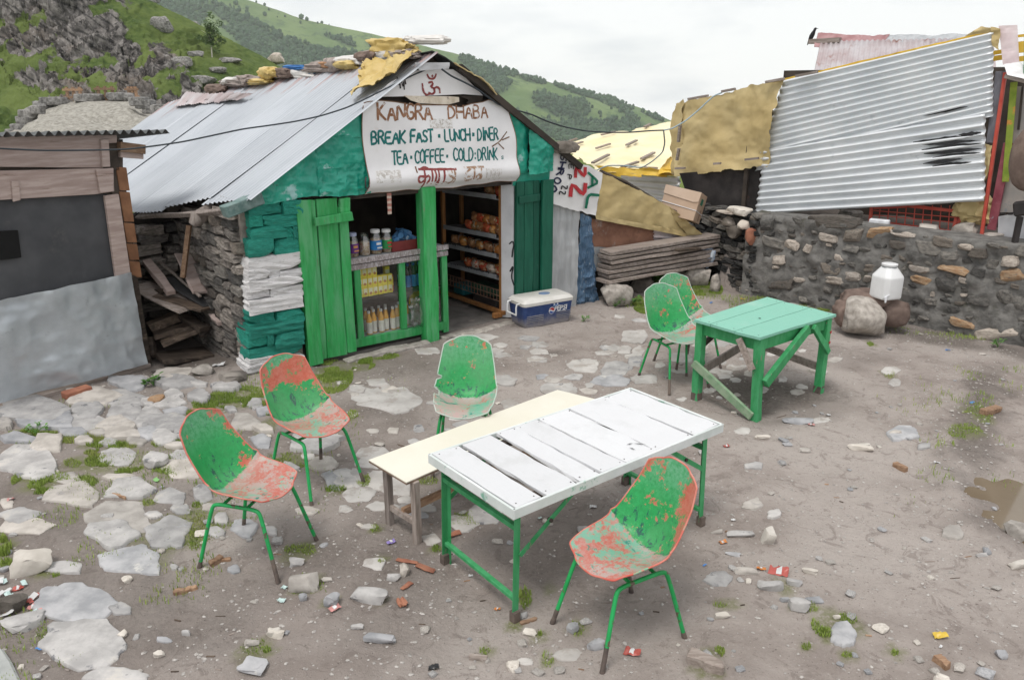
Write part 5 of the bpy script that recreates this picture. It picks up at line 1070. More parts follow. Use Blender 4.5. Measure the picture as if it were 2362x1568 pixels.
# ---- shelf rack in the doorway
rk = thing('shelf_rack', 'tall wire and timber rack of snack packets inside the shop doorway', 'shelf rack', hw(3.5, .8, 0), HYAW)
for s, d in ((3.36, .13), (3.36, 1.38), (3.66, .13), (3.66, 1.38)): mb = MB(); mb.beam(hw(s, d, .06), hw(s, d, 1.70), .05, .045, tuple(UV3)); mb.build('upright', M['wood_orange'], rk, bevel=.004)
mb = MB(); mb.beam(hw(3.34, .05, .09), hw(3.34, 1.45, .09), .05, .05); mb.build('foot_rail', M['wood_orange'], rk, bevel=.004); mb = MB(); mb.beam(hw(3.22, .12, .06), hw(3.70, .12, .06), .06, .06); mb.build('foot_rail', M['wood_orange'], rk, bevel=.004)
for z in (1.475, .995, .755, .49):
    mb = MB(); mb.beam(hw(3.345, .22, z + .03), hw(3.345, 1.40, z + .0), .012, .055); mb.build('shelf_edge', M['shelf_metal'], rk)
    mb = MB(); mb.box(hw(3.52, .78, z), (.32, 1.22, .012), rotz(HYAW)); mb.build('shelf', M['shelf_metal'], rk)
for z in (.785, .52):                           # worn, unreadable print along the shelf edges
    mb = MB()
    for d0, d1 in ((1.35, 1.02), (.86, .50)) if z > .7 else ((1.35, 1.0), (.86, .36)):
        d = d0
        while d > d1:
            w = rng.uniform(.012, .03); h = rng.uniform(.012, .026)
            mb.box(hw(3.3375, d, z + .03 - (d - .22) / 1.18 * .03 + rng.uniform(-.004, .004)), (.002, w * .6, h), rotz(HYAW)); d -= w + rng.choice([.004, .006, .02])
    mb.build('edge_print', M['ink_black'], rk)
mb = MB()
for k in range(18): d = .2 + .068 * k; mb.tube([hw(3.34, d, .22), hw(3.34, d, .36)], .004, 4)
for z in (.22, .29, .36): mb.tube([hw(3.34, .15, z), hw(3.34, 1.4, z)], .005, 4)
mb.build('wire_basket', surf('rusty wire', (.16, .09, .06), (.28, .17, .12), 8, rnd=0), rk)
mb = MB(); mb.box(hw(3.52, .55, .27), (.26, .62, .10), rotz(HYAW)); mb.build('dark_cloth', surf('dark green cloth', (.01, .04, .025), (.03, .08, .05), 9, bump=.6), label='dark green cloth bundled in the wire basket', cat='cloth', bevel=.03)
mb = MB(); mb.box(hw(3.50, .52, .12), (.24, .5, .16), rotz(HYAW)); mb.build('storage_bin', M['soot'], label='dark bin on the ground under the wire basket', cat='bin', bevel=.02)
mb = MB(); mb.box(hw(3.50, 1.1, .18), (.24, .24, .14), rotz(HYAW)); mb.build('storage_bin', flat('teal bin', (.01, .14, .16)), label='teal plastic bin low down at the back of the rack', cat='bin', bevel=.02)
n_ = 0
for z, lo, hi, cnt, big in ((1.02, .25, .95, 11, .2), (.78, .27, 1.3, 11, .17), (.515, .25, 1.0, 9, .17), (1.50, .25, .6, 4, .16)):
    for k in range(cnt):
        n_ += 1; d = lo + (hi - lo) * (k + .5) / cnt; lv = 1 if (k % 2 and z > 1 and z < 1.2) else 0
        pillow('snack_packet', hw(3.46 + .05 * (k % 2), d, z + .055 + .10 * lv), big, .13, .11, snack_m[(n_ * 7) % 4 if z < .9 else (n_ * 5) % 3], 'shiny orange, red or brown snack packet on the rack in the doorway', 'packet', 'snack packets on the doorway rack', 100 + n_, yaw=1.35 + .3 * ((n_ * 37 % 10) / 10 - .5), lean=-.35 - .1 * (k % 3), tilt=.25 * ((n_ * 13 % 10) / 10 - .5))
# ---- right jamb, dark door, threshold
jb = thing('jamb_board', 'dirty white board with ink drawings at the edge of the doorway', 'board', hw(3.40, 0, 0), HYAW)
mb = MB(); mb.prism([hw(3.335, .10, .03), hw(3.43, -.02, .03), hw(3.43, -.02, 1.72), hw(3.335, .10, 1.72)], UV3 * .02 + VV3 * .01); mb.build('board_face', M['door_board'], jb)
for pts in ([(3.395, .96), (3.42, 1.0), (3.43, .95), (3.42, .88), (3.415, .80)], [(3.40, .62), (3.425, .70), (3.41, .55), (3.43, .45)]):
    mb = MB(); ribbon(mb, pts, .012, lambda s, z, l: HUT.W(s, .10 - (s - 3.335) / .095 * .12 - .004 - l, z), rr); mb.build('ink_drawing', M['ink_black'], jb)
dd = thing('dark_door', 'dark green plank door leaf beside the galvanised sheet', 'door', hw(3.44, -.04, 0), HYAW)
for s0, s1, d in ((3.44, 3.555, -.05), (3.56, 3.70, -.05), (3.705, 3.80, -.045), (3.815, 3.99, -.09)): vboard('board', s0, s1, .03, 1.70, d, .05, M['dkgreen_paint'], dd)
mb = MB(); mb.box(hw(3.71, .0, .86), (.54, .02, 1.66), rotz(HYAW)); mb.build('backing', M['dkgreen_paint'], dd)  # board added behind the seams to keep light from showing through
mb = MB(); mb.beam(hw(3.455, -.09, 1.49), hw(3.78, -.09, 1.50), .03, .085); mb.build('batten', M['dkgreen_paint'], dd, bevel=.004)
for k, (a, b) in enumerate((((480, 1530), (985, 1405)), ((830, 1455), (1175, 1378)), ((1270, 1345), (1560, 1275)), ((1440, 1325), (1850, 1215)))):
    p0, p1 = G(*Z2(*a), .02), G(*Z2(*b), .02); mb = MB(); mb.beam(p0 - np.array([0, 0, .025]), p1 - np.array([0, 0, .025]), .12, .06, (0, 0, 1), 8, .010, rng); mb.build('threshold_stone', M['boulder'], ground, bevel=.012)
# ------------------------------------------------------------------ the plank booth on one side of the yard
B0 = BOOTH.W(0, 0, 0); BV = np.array([*BOOTH.v, 0]); BU = np.array([*BOOTH.u, 0]); BYAW = math.atan2(BOOTH.u[1], BOOTH.u[0])
booth = thing('timber_booth', 'leaning booth of faded boards with a dark cloth window and a crumpled metal skirt', 'kiosk', B0, BYAW)
def bx(x, y, d=0.0): return BOOTH.X(x, y, d)
def bprism(name, px, mat, d=0.0, th=.025, lab=None): mb = MB(); mb.prism([bx(x, y, d) for x, y in px], BV * th); return mb.build(name, mat, booth, label=lab, bevel=.004)
bprism('board', [(-140, 308), (270, 312), (270, 330), (238, 332), (238, 388), (-140, 384)], M['wood_pink'], -.02)
bprism('board', [(-140, 398), (262, 388), (264, 442), (218, 449), (-140, 470)], M['wood_pink'], -.03)
bprism('board', [(-140, 384), (240, 388), (240, 396), (-140, 400)], M['rafters'], .01)
mb = MB(); mb.grid(patch_pts([bx(-140, 464, .02), bx(246, 448, .02), bx(270, 640, .02), bx(-140, 740, .02)], 60, 30, crk=((.004, 2.0), (.012, 1.3))), .004); mb.build('window_cloth', M['mesh_dark'], booth, smooth=60)
bprism('post', [(242, 452), (274, 448), (302, 632), (268, 640)], M['wood_pink'], -.035, .04)
bprism('batten', [(233, 322), (251, 322), (255, 385), (237, 386)], M['wood_pink'], -.05, .03); bprism('batten', [(222, 392), (262, 388), (262, 442), (232, 446)], M['wood_pink'], -.06, .03); bprism('batten', [(27, 418), (44, 417), (48, 462), (31, 466)], M['wood_pink'], -.05, .02)
bprism('window_hole', [(-20, 534), (42, 531), (50, 594), (-20, 603)], M['void'], -.006, .012, 'dark cut-out in the window cloth')
# rusty metal skirt
cc = [bx(-140, 722, -.05), bx(302, 628, -.05), bx(338, 838, -.05), bx(-140, 968, -.05)]
mb = MB(); mb.grid(patch_pts(cc, 90, 50, crk=((.016, 2.1), (.03, 1.3), (.005, 6)), edge=.004, out=-BV), .003); mb.build('metal_skirt', M['tin'], booth, smooth=60, label='crumpled grey metal sheet')
bprism('sill_beam', [(-140, 974), (300, 856), (348, 838), (350, 850), (300, 872), (-140, 995)], M['wood_grey'], -.04, .08)
bprism('corner_board', [(302, 632), (318, 640), (350, 838), (336, 842)], M['wood_dark'], -.0, .04)
bprism('edge_backing', [(250, 322), (284, 322), (284, 385), (292, 440), (318, 640), (270, 640)], M['rafters'], .03, .06); bprism('edge_backing', [(238, 318), (276, 318), (276, 395), (240, 390)], M['rafters'], .02, .03)
# bricks-like torn edge boards at the corner
for k, (ya, yb) in enumerate(((385, 440), (442, 512), (514, 560), (562, 600), (602, 640))):
    xa = 275 + (ya - 385) * .14; xb = 275 + (yb - 385) * .14; bprism('edge_board', [(xa - 8, ya), (xa + 17, ya + 2), (xb + 17, yb), (xb - 6, yb)], surf('raw brown edge board %d' % k, (.20, .095, .05), (.32, .16, .085), 6, rnd=0), .02, .10)
mb = MB(); mb.box(BOOTH.W(-.2, 1.1, 1.05), (2.2, .06, 2.1), rotz(BYAW)); mb.prism([BOOTH.W(1.33, .05, 0), BOOTH.W(.88, 1.1, 0), BOOTH.W(.88, 1.1, 2.1), BOOTH.W(1.33, .05, 2.1)], BU * -.04); mb.build('booth_wall', M['rafters'], booth)
mb = MB(); mb.beam(bx(272, 338, .0), bx(330, 345, .0) , .10, .09); mb.build('bracket', M['wood_brown'], booth, bevel=.004)
mb = MB(); mb.beam(bx(272, 356, .03), bx(325, 360, .03), .10, .06); mb.build('bracket', M['wood_pink'], booth, bevel=.004)
a0, a1 = BOOTH.P(-140, 322)[0], BOOTH.P(372, 318)[0]; L = a1 - a0
cc = [BOOTH.W(a0, -.16, 2.40), BOOTH.W(a1, -.16, 2.35), BOOTH.W(a1 - .10, 1.2, 2.22), BOOTH.W(a0, 1.2, 2.27)]
mb = MB(); mb.grid(patch_pts(cc, corr_n(L, .082, 8), 8, corr=(0, .082, .020)), .002); mb.build('corrugated_roof', M['corr_dark'], booth, smooth=60)
rng = random.Random(8)
# ---- wood store: each plank its own
def plank(px0, px1, Y0, Y1, w, h, mat, label, name='plank', up=(0, 0, 1), cat='plank', group=None):
    p0, p1 = at(*px0, Y0), at(*px1, Y1); mb = MB(); mb.beam(p0, p1, w, h, up, 5, .006, rng); return mb.build(name, mat, label=label, cat=cat, group=group, bevel=.005, origin=(p0 + p1) / 2)
DZ = lambda x, y: (x * .3373, 425 + y * .3373)
plank(DZ(1000, 530), DZ(1170, 740), 8.35, 7.95, .09, .07, M['wood_pink'], 'square grey beam end sticking out of the wood store towards the yard')
plank(DZ(1085, 525), DZ(1370, 770), 8.5, 7.9, .03, .03, M['wood_greyz'], 'thin stick slanting across the wood store pile')
plank(DZ(950, 690), DZ(1290, 850), 8.15, 7.85, .30, .03, M['wood_grey'], 'wide grey board lying tilted across the middle of the wood store')
plank(DZ(1060, 760), DZ(1400, 855), 8.0, 7.85, .16, .03, M['wood_dark'], 'wet board under the wide grey one in the wood store')
plank(DZ(940, 610), DZ(1180, 660), 8.5, 8.25, .14, .04, M['wood_dark'], 'dark plank at the back of the wood store, topmost of the loose pile')
plank(DZ(1040, 735), DZ(1160, 725), 8.2, 8.0, .10, .05, M['wood_dark'], 'short reddish offcut beneath the square beam end')
plank(DZ(1290, 480), DZ(1420, 740), 8.35, 8.05, .34, .03, M['wood_pink'], 'pinkish square board leaning upright against the stone side wall', up=(.75, -.5, .3))
plank(DZ(1150, 640), DZ(1440, 830), 8.25, 7.95, .18, .012, surf('black rubber strip', (.03, .03, .032), (.06, .06, .062), 5), 'limp black rubber strip draped over the wood store boards', name='rubber_strip', cat='strip')
plank(DZ(1020, 980), DZ(1215, 900), 7.95, 8.15, .15, .10, M['wood_dark'], 'mossy split log low in the wood store', name='split_log', cat='log')
plank(DZ(1050, 1035), DZ(1330, 960), 7.85, 8.05, .17, .06, M['wood_dark'], 'rotten plank in the lower heap of the wood store with a broken end')
plank(DZ(1110, 1090), DZ(1375, 985), 7.75, 7.95, .13, .05, M['wood_dark'], 'pale worn plank edge in the lower heap of the wood store')
plank(DZ(1210, 880), DZ(1395, 990), 8.2, 7.85, .10, .06, M['wood_dark'], 'crooked timber slanting down through the lower heap')
plank(DZ(1080, 1190), DZ(1430, 1150), 7.62, 7.95, .36, .05, M['wood_dark'], 'broad wet sawn slab on the ground in front of the wood store', name='wood_slab', cat='slab')
plank(DZ(1440, 890), DZ(1505, 955), 7.95, 7.75, .05, .04, M['wood_pink'], 'short pink peg of wood by the stone side wall')
plank(DZ(1030, 1050), DZ(1055, 1180), 7.8, 7.7, .10, .05, M['wood_dark'], 'short upright stump of plank beside the booth corner', up=(1, 0, 0))
plank(DZ(1380, 1040), DZ(1430, 960), 7.85, 7.95, .05, .05, M['wood_dark'], 'upright splinter of wood in the shadow of the store', up=(1, 0, 0))
# ------------------------------------------------------------------ lean-to of tarpaulin and scrap beside the tea house
rng = random.Random(31); rr = random.Random(5)
LV = np.array([*LEAN.v, 0]); LU = np.array([*LEAN.u, 0]); LYAW = math.atan2(LEAN.u[1], LEAN.u[0])
lean = thing('scrap_shelter', 'low shelter patched from tarpaulin, rusty sheet and old tin beside the dark green door', 'shelter', LEAN.W(0, 0, 0), LYAW)
def lx(x, y, d=0.0): return LEAN.X(x, y, d)
def lpatch(name, px, d, nu, nv, mat, parent, th=.003, lab=None, smooth=60, **k):
    mb = MB(); c = [lx(*q, d) if len(q) == 2 else lx(q[0], q[1], q[2]) for q in px]; mb.grid(patch_pts(c, nu, nv, out=-LV, **k), th); return mb.build(name, mat, parent, smooth=smooth, label=lab)
ts = thing('leaning_sheet', 'tall dented galvanised sheet leaning beside the dark green door', 'metal sheet', lx(1295, 703, -.10), LYAW)
lpatch('sheet', [(1267, 448), (1338, 446), (1328, 708), (1264, 704)], -.12, 44, 60, M['tin_old'], ts, corr=(0, .10, .004), crk=((.008, 3), (.006, 6)), edge=.008)
lpatch('blue_tarpaulin', [(1336, 495), (1360, 500), (1375, 690), (1325, 700)], -.02, 24, 50, M['tarp_blue'], lean, crk=((.02, 6), (.02, 3)), edge=.03)
lpatch('blue_tarpaulin', [(1330, 610), (1362, 612), (1382, 705), (1324, 706)], -.07, 30, 40, M['tarp_blue'], lean, crk=((.03, 7), (.02, 3)), edge=.03)
lpatch('tarpaulin', [(1384, 396, -.07), (1540, 474, -.07), (1640, 558, -.05), (1374, 500, -.07)], 0, 70, 40, M['tarp_tan'], lean, crk=((.010, 2.4), (.045, 1.4), (.010, 5)), edge=.02)
lpatch('tarpaulin_fold', [(1372, 496), (1560, 530), (1612, 552), (1374, 506)], -.09, 50, 6, M['tarp_tan'], lean, crk=((.012, 5), (.01, 3)), edge=.02)
lpatch('tarpaulin_fold', [(1535, 474, -.05), (1560, 488, -.12), (1640, 556, -.16), (1585, 545, -.08)], 0, 24, 20, M['tarp_tan'], lean, crk=((.03, 4), (.03, 2)), edge=.02)
lpatch('rusty_sheet', [(1355, 502), (1508, 530), (1506, 576), (1352, 568)], -.015, 30, 12, M['rust_sheet'], lean, crk=((.006, 3),), edge=.008)
lpatch('corrugated_sheet', [(1506, 530), (1612, 536), (1616, 572), (1506, 572)], -.03, 8, 44, M['corr_rust'], lean, corr=(1, .082, .014))
lpatch('grey_sheet', [(1352, 566), (1612, 570), (1612, 622), (1352, 622)], -.008, 16, 8, M['tin_old'], lean, crk=((.005, 2),))
mb = MB(); mb.prism([lx(x, y, .07) for x, y in [(1338, 460), (1384, 416), (1540, 486), (1630, 560), (1634, 650), (1330, 700)]], LV * .04); mb.build('backing', M['core'], lean)
mb = MB(); mb.tube([lx(1384, 396, -.02), lx(1440, 420, -.02), lx(1500, 456, -.02), lx(1535, 480, -.02), lx(1560, 490, -.05), lx(1600, 532, -.05), lx(1640, 552, -.05)], .028, 6); mb.build('ridge_pole', M['rafters'], lean)
# body behind: roof of the shelter
mb = MB(); mb.grid(patch_pts([lx(1384, 396, .0), lx(1640, 552, .0), lx(1640, 552, .0) + LV * 1.1 + np.array([0, 0, -.45]), lx(1384, 396, .0) + LV * 1.1 + np.array([0, 0, -.7])], 20, 10, crk=((.02, 2),)), .01); mb.build('roof', M['soot'], lean, smooth=60)
# pizza banner hung over the corner
def BN(x, y): return 1246.6 + x * .11447, 330.5 + y * .11447
ban = thing('vinyl_banner', 'crumpled white vinyl banner with sideways red, navy and green lettering above the leaning sheet', 'banner', lx(*BN(400, 1100), -.2), LYAW)
dB = -.20
lpatch('sheet', [BN(215, 90), BN(1248, 610), BN(1110, 1475), BN(30, 1165)], dB, 50, 40, M['banner'], ban, crk=((.006, 3), (.010, 2)), edge=.012, lab='crumpled white vinyl')
def bsurf(x, y, l): return LEAN.X(x, y, dB - .020 - l)
def bwrite(text, a, b, h, w, mat, gap=.25):
    a, b = BN(*a), BN(*b); mb = MB(); write(mb, text, a, b, h * .11447, w * .11447, bsurf, rr, 0, gap, .06, wide=(1, .12)); mb.build('lettering', mat, ban)
bwrite('S', (392, 250), (405, 350), 120, 26, M['ink_navy']); bwrite('HR', (400, 385), (315, 640), 120, 34, M['ink_navy'], .2); bwrite('O', (275, 690), (265, 810), 140, 34, M['ink_navy']); bwrite('O', (212, 850), (205, 975), 125, 36, M['ink_navy']); bwrite('M', (150, 1005), (125, 1140), 110, 34, M['ink_navy'])
bwrite('SE', (555, 300), (575, 520), 85, 18, M['ink_black'], .3); bwrite('P', (545, 630), (530, 730), 85, 20, M['ink_black']); bwrite('Z', (430, 850), (425, 925), 110, 26, M['ink_black']); bwrite('Z', (385, 960), (375, 1030), 110, 26, M['ink_black'])
bwrite('Z', (705, 470), (700, 680), 200, 64, M['ink_red']); bwrite('Z', (625, 800), (600, 1060), 270, 80, M['ink_red'])
bwrite('A', (965, 600), (960, 900), 215, 50, M['ink_pgreen']); bwrite('L', (960, 1030), (905, 1330), 200, 56, M['ink_pgreen'])
# cardboard box resting on the shelter
def box_from(name, O, ex, ey, ez, mats, label, cat):
    t = thing(name, label, cat, O); n = [np.cross(ex, ez)]
    mb = MB(); mb.add([O, O + ex, O + ex + ey, O + ey, O + ez, O + ex + ez, O + ex + ey + ez, O + ey + ez], [(0, 3, 2, 1), (4, 5, 6, 7), (0, 1, 5, 4), (1, 2, 6, 5), (2, 3, 7, 6), (3, 0, 4, 7)]); mb.build('carton', mats[0], t, bevel=.004); return t
A_, B_, C_ = at(1518, 490, 11.12), at(1598, 510, 10.86), at(1546, 428, 11.16)
ex = B_ - A_; ez = C_ - A_; ez = ez - ex * (ez @ ex) / (ex @ ex); ey = np.cross(ez, ex); ey = ey / np.linalg.norm(ey) * .36
if ey[1] < 0: ey = -ey
cb = box_from('cardboard_carton', A_, ex, ey, ez, (M['cardboard'],), 'tilted brown cardboard carton tied with white string on top of the scrap shelter', 'box')
nrm = -ey / np.linalg.norm(ey)
mb = MB(); O = A_ + nrm * .006 + ez; mb.prism([O - ex * .02, O + ex * 1.0, O + ex * .99 - ez * .33, O + ex * .85 - ez * .38 + nrm * .0, O + ex * .3 - ez * .33, O - ex * .02 - ez * .30], nrm * .006); mb.build('flap', M['cardboard_lid'], cb)
mb = MB(); O = A_ + nrm * .010 + ez * .42; mb.tube([O, O + ex * .5 - ez * .03, O + ex * 1.005 - ez * .06, O + ex * 1.01 + ey * 1.0 - ez * .1 - nrm * .01], .005, 5); mb.build('string', M['ink_white'], cb)
xh = ex / np.linalg.norm(ex); O = A_ + ex + xh * .003 + ez * .60 + ey * .25
mb = MB(); mb.prism([O, O + ey * .32, O + ey * .32 + ez * .22, O + ey * .02 + ez * .22], xh * .002); mb.build('green_print', M['ink_pgreen'], cb)
mb = MB(); O = A_ + ex + xh * .003 + ez * .06 + ey * .55; mb.prism([O, O + ey * .08, O + ey * .08 + ez * .38, O + ez * .38], xh * .002); mb.build('tape', M['ply_edge'], cb)
# plank stack on boulders
pk0, pk1 = np.array([1.22, 10.12, .30]), np.array([2.95, 11.22, .32])
ORD = ['lowest', 'second lowest', 'third lowest', 'middle', 'third highest', 'second highest', 'topmost']
for k in range(7):
    dx = np.array([rng.uniform(-.03, .03), rng.uniform(-.02, .02), 0]); z = np.array([0, 0, .062 * k + (.012 if k > 3 else 0)]); sh = LU * rng.uniform(-.03, .03) + (-LV) * (.0 if k else .02)
    mb = MB(); a, b = pk0 + z + sh + dx, pk1 + z * 1.02 + sh; mb.beam(a, b, .26, .046, (0, 0, 1), 8, .005, rng); mb.build('stacked_plank', M['wood_grey'], bevel=.005, label=ORD[k] + ' weathered plank of the stack lying on boulders before the scrap shelter', cat='plank', group='planks stacked on the boulders', origin=(a + b) / 2)
mb = MB(); a, b = lx(1560, 578, -.45), lx(1612, 573, -.42); mb.beam(a, b, .08, .03); mb.build('offcut', M['wood_dark'], label='short dark offcut lying on top of the plank stack', cat='plank', origin=(a + b) / 2)
def px_rock(name, x0, y0, x1, y1, hgt, seed, mat, label, cat='boulder', dep=None, sink=.12, yaw=0, sq=.7, rough=.16, sub=4, smooth=50, cuts=5):
    a, b = G(x0, y1), G(x1, y1); w = np.linalg.norm(b - a); c = (a + b) / 2; dep = dep or w * .8; c = c + np.array([0, dep * .35, 0]); c[2] = gz(c[0], c[1])
    return rock_obj(name, c, (w, dep, hgt), seed, mat, yaw, sub, label, cat, None, sink, sq=sq, rough=rough, smooth=smooth, cuts=cuts)
px_rock('boulder', 1386, 652, 1464, 706, .34, 601, M['boulder'], 'big squarish grey boulder under the near end of the plank stack')
px_rock('boulder', 1450, 640, 1512, 676, .26, 602, M['wall_mid'], 'flat dark boulder in the middle under the plank stack')
px_rock('boulder', 1576, 622, 1646, 664, .32, 603, M['boulder'], 'speckled tan boulder under the far end of the plank stack')
px_rock('boulder', 1638, 632, 1664, 676, .34, 604, M['boulder'], 'upright pale stone between the speckled boulder and the dry slate wall', sink=.2)
px_rock('boulder', 1552, 612, 1590, 652, .22, 605, M['wall_pale'], 'smaller pinkish boulder behind the chair and beneath the planks')
mb = MB(); P, F = rock_pts(78, (.13, .10, .18), 4, .7, .25, 2.4, 0); c = at(1628, 590, 11.1); P = P + .012 * ridged(P * 16, 3, 3)[:, None]; mb.add(P + c, F); mb.build('plastic_bag', surf('blue white plastic bag', (.50, .54, .58), (.10, .18, .36), 9, bump=.3, rough=.25, rnd=0, wear=(.62, .64, .66), wscale=9), smooth=50, label='blue and white plastic bag stuffed at the end of the plank stack', cat='plastic bag', origin=c)

# ------------------------------------------------------------------ retaining wall of mortared stones
WU = np.array([*WALL.u, 0]); WV = np.array([*WALL.v, 0]); WYAW = math.atan2(WALL.u[1], WALL.u[0])
rw = thing('stone_wall', 'long dark retaining wall of mortared rubble with scattered pale stones', 'wall', WALL.W(0, 0, 0), WYAW)
nu, nv = 170, 46; P = np.zeros((nu, nv, 3)); aa = np.linspace(-.16, 5.2, nu)
for i in range(nu):
    for j in range(nv):
        t = j / (nv - 1); z = -.08 + 1.20 * min(t / .82, 1); d = (0.0 + .05 * (z / 1.1)) if t < .82 else .05 + (t - .82) / .18 * .42
        P[i, j] = WALL.W(aa[i], d, z)
N = -WV + np.array([0, 0, .2]); D = .035 * fbm(P * 4.5, 4, 71) + .018 * ridged(P * 9, 3, 72); P = P + N * D[..., None]
mb = MB(); mb.grid(P); mb.build('mortar', M['mortar'], rw, smooth=70)
rng = random.Random(41); taken = []; cnt = 0
def wstone(a, z, w, h, mat, dd=0.0, sq=.55, dep=.16):
    global cnt; cnt += 1
    stone(rw, WALL, a - w / 2, a + w / 2, z - h / 2, z + h / 2, -.045 + .05 * z / 1.1 + dd, dep, mat, cnt, 3, rng.gauss(0, .10), sq); taken.append((a, z, w, h))
# the pale and the big ones where the photograph shows them  (zoom pixels: origin 1660,440 scale .35714)
def ZW(x, y): return (1660 + x * .35714) / 1.0589, (440 + y * .35714) / 1.0589
for (x0, y0, x1, y1, m) in [(860, 245, 1210, 345, 'mid'), (940, 370, 1070, 430, 'pale'), (700, 410, 805, 490, 'pale'), (840, 440, 905, 498, 'pale'), (630, 512, 728, 580, 'pale'), (635, 580, 680, 612, 'pale'), (598, 640, 765, 755, 'mid'), (775, 668, 862, 702, 'pale'), (975, 658, 1130, 712, 'pale'), (1110, 628, 1225, 695, 'pale'), (1055, 510, 1120, 555, 'pale'), (1280, 318, 1440, 402, 'orange'), (1428, 350, 1612, 410, 'pale'), (1108, 330, 1240, 425, 'mid'), (1590, 420, 1775, 530, 'dark'), (1715, 392, 1885, 470, 'mid'), (1880, 440, 1995, 488, 'pale'), (1960, 465, 2110, 535, 'mid'), (2195, 520, 2312, 598, 'pale'), (2200, 598, 2360, 710, 'orange'), (1745, 575, 1965, 640, 'orange'), (1555, 592, 1705, 636, 'pale'), (1565, 655, 1705, 708, 'orange'), (1740, 670, 1880, 760, 'dark'), (1840, 945, 2030, 1008, 'orange'), (1260, 645, 1310, 705, 'pale'), (2150, 670, 2250, 730, 'mid'), (535, 265, 640, 345, 'dark'), (945, 575, 1090, 650, 'mid'), (550, 395, 720, 470, 'dark'), (2150, 750, 2260, 860, 'dark'), (1980, 600, 2100, 660, 'dark'), (1770, 480, 1900, 550, 'dark'), (2030, 990, 2330, 1100, 'pale'), (1100, 440, 1215, 500, 'dark'), (1420, 420, 1560, 480, 'mid'), (1080, 700, 1200, 790, 'dark'), (2250, 790, 2352, 900, 'dark')]:
    x0, y0 = ZW(x0, y0); x1, y1 = ZW(x1, y1); a0, z1 = WALL.P(x0, y0); a1, z0 = WALL.P(x1, y1); zc0, zc1 = WALL.P((x0 + x1) / 2, y1)[1], WALL.P((x0 + x1) / 2, y0)[1]
    wstone((a0 + a1) / 2, (zc0 + zc1) / 2, (a1 - a0) * 1.08, (zc1 - zc0) * 1.08, M['wall_' + m], -.012)
for _ in range(4000):
    if cnt > 270: break
    a, z = rng.uniform(-.1, 5.1), rng.uniform(.02, 1.08); w = rng.uniform(.09, .30); h = w * rng.uniform(.4, .7)
    if any(abs(a - q[0]) < (w + q[2]) * .43 and abs(z - q[1]) < (h + q[3]) * .43 for q in taken): continue
    wstone(a, z, w, h, rng.choices([M['wall_dark'], M['wall_mid'], M['wall_pale']], [8, 3, .6])[0], rng.uniform(-.005, .035))
# dry slate return wall
DRY = Frame((2.78, 11.90), (.56, -1.36)); dw = thing('slate_wall', 'short dry wall of black slate between the scrap shelter and the mortared wall', 'wall', DRY.W(.7, 0, 0), math.atan2(DRY.u[1], DRY.u[0]))
fill_wall(dw, DRY, .0, 1.48, lambda a: -.02, lambda a: 1.12, -.05, .24, [(M['slate'], 8), (M['wall_dark'], 2), (M['wall_mid'], .8)], random.Random(51), .06, .11, .12, .30, jit=.03, tilt=.12)
mb = MB(); mb.box(DRY.W(.75, .32, .52), (1.6, .4, 1.02), rotz(math.atan2(DRY.u[1], DRY.u[0]))); mb.build('wall_core', M['core'], dw)
for k, (x, y, w, h, m, lb) in enumerate([(1700, 488, .42, .13, 'pale_rock', 'white topped flat stone on the slate wall beside the carton'), (1680, 512, .26, .16, 'wall_pale', 'brownish round stone among the upper slates'), (1690, 534, .34, .20, 'wall_mid', 'large rounded grey stone set in the top of the slate wall'), (1716, 518, .16, .14, 'wall_pale', 'small pinkish stone in the corner where the two walls meet'), (1728, 548, .10, .26, 'bricky', 'broken red brick wedged upright between the two walls')]):
    a, z = DRY.P(x, y, -.08); rock_obj('wall_stone', DRY.W(a, -.06, z), (w, .22, h), 620 + k, M[m], math.atan2(DRY.u[1], DRY.u[0]), 3, lb, 'stone', None, .5)
# stones lying loose along the top of the wall
for k, (x0, y0, x1, y1, m, lb) in enumerate([(1085, 195, 1262, 275, 'boulder', 'smooth grey boulder on the wall top under the corrugated sheet'), (1650, 298, 1780, 358, 'pale_rock', 'white rounded stone on the wall before the red barred gate'), (1888, 268, 2055, 382, 'boulder', 'grey boulder holding down yellow tarpaulin by the red post'), (2090, 355, 2236, 412, 'boulder', 'flat grey slab just beyond the red post'), (255, 208, 400, 236, 'wall_pale', 'pale flat stone under the black sheet')]):
    x0, y0 = ZW(x0, y0); x1, y1 = ZW(x1, y1); p0 = G((x0 + x1) / 2, y1, 1.07); w = np.linalg.norm(G(x1, y1, 1.07) - G(x0, y1, 1.07)); hh = (y1 - y0) * w / (x1 - x0) * .95
    rock_obj('boulder', p0 + np.array([0, w * .3, 0]), (w, w * .75, hh), 640 + k, M[m], WYAW, 3, lb, 'boulder', None, .1)
x0, y0 = ZW(1300, 275); x1, y1 = ZW(1440, 318); p0 = G((x0 + x1) / 2, y1, 1.08); mb = MB(); mb.box(p0 + np.array([0, .04, .045]), (.24, .10, .085), rotz(WYAW + .15)); mb.build('white_packet', M['ink_white'], label='crushed white carton with a red mark lying on the wall top', cat='packet', origin=p0, bevel=.012)

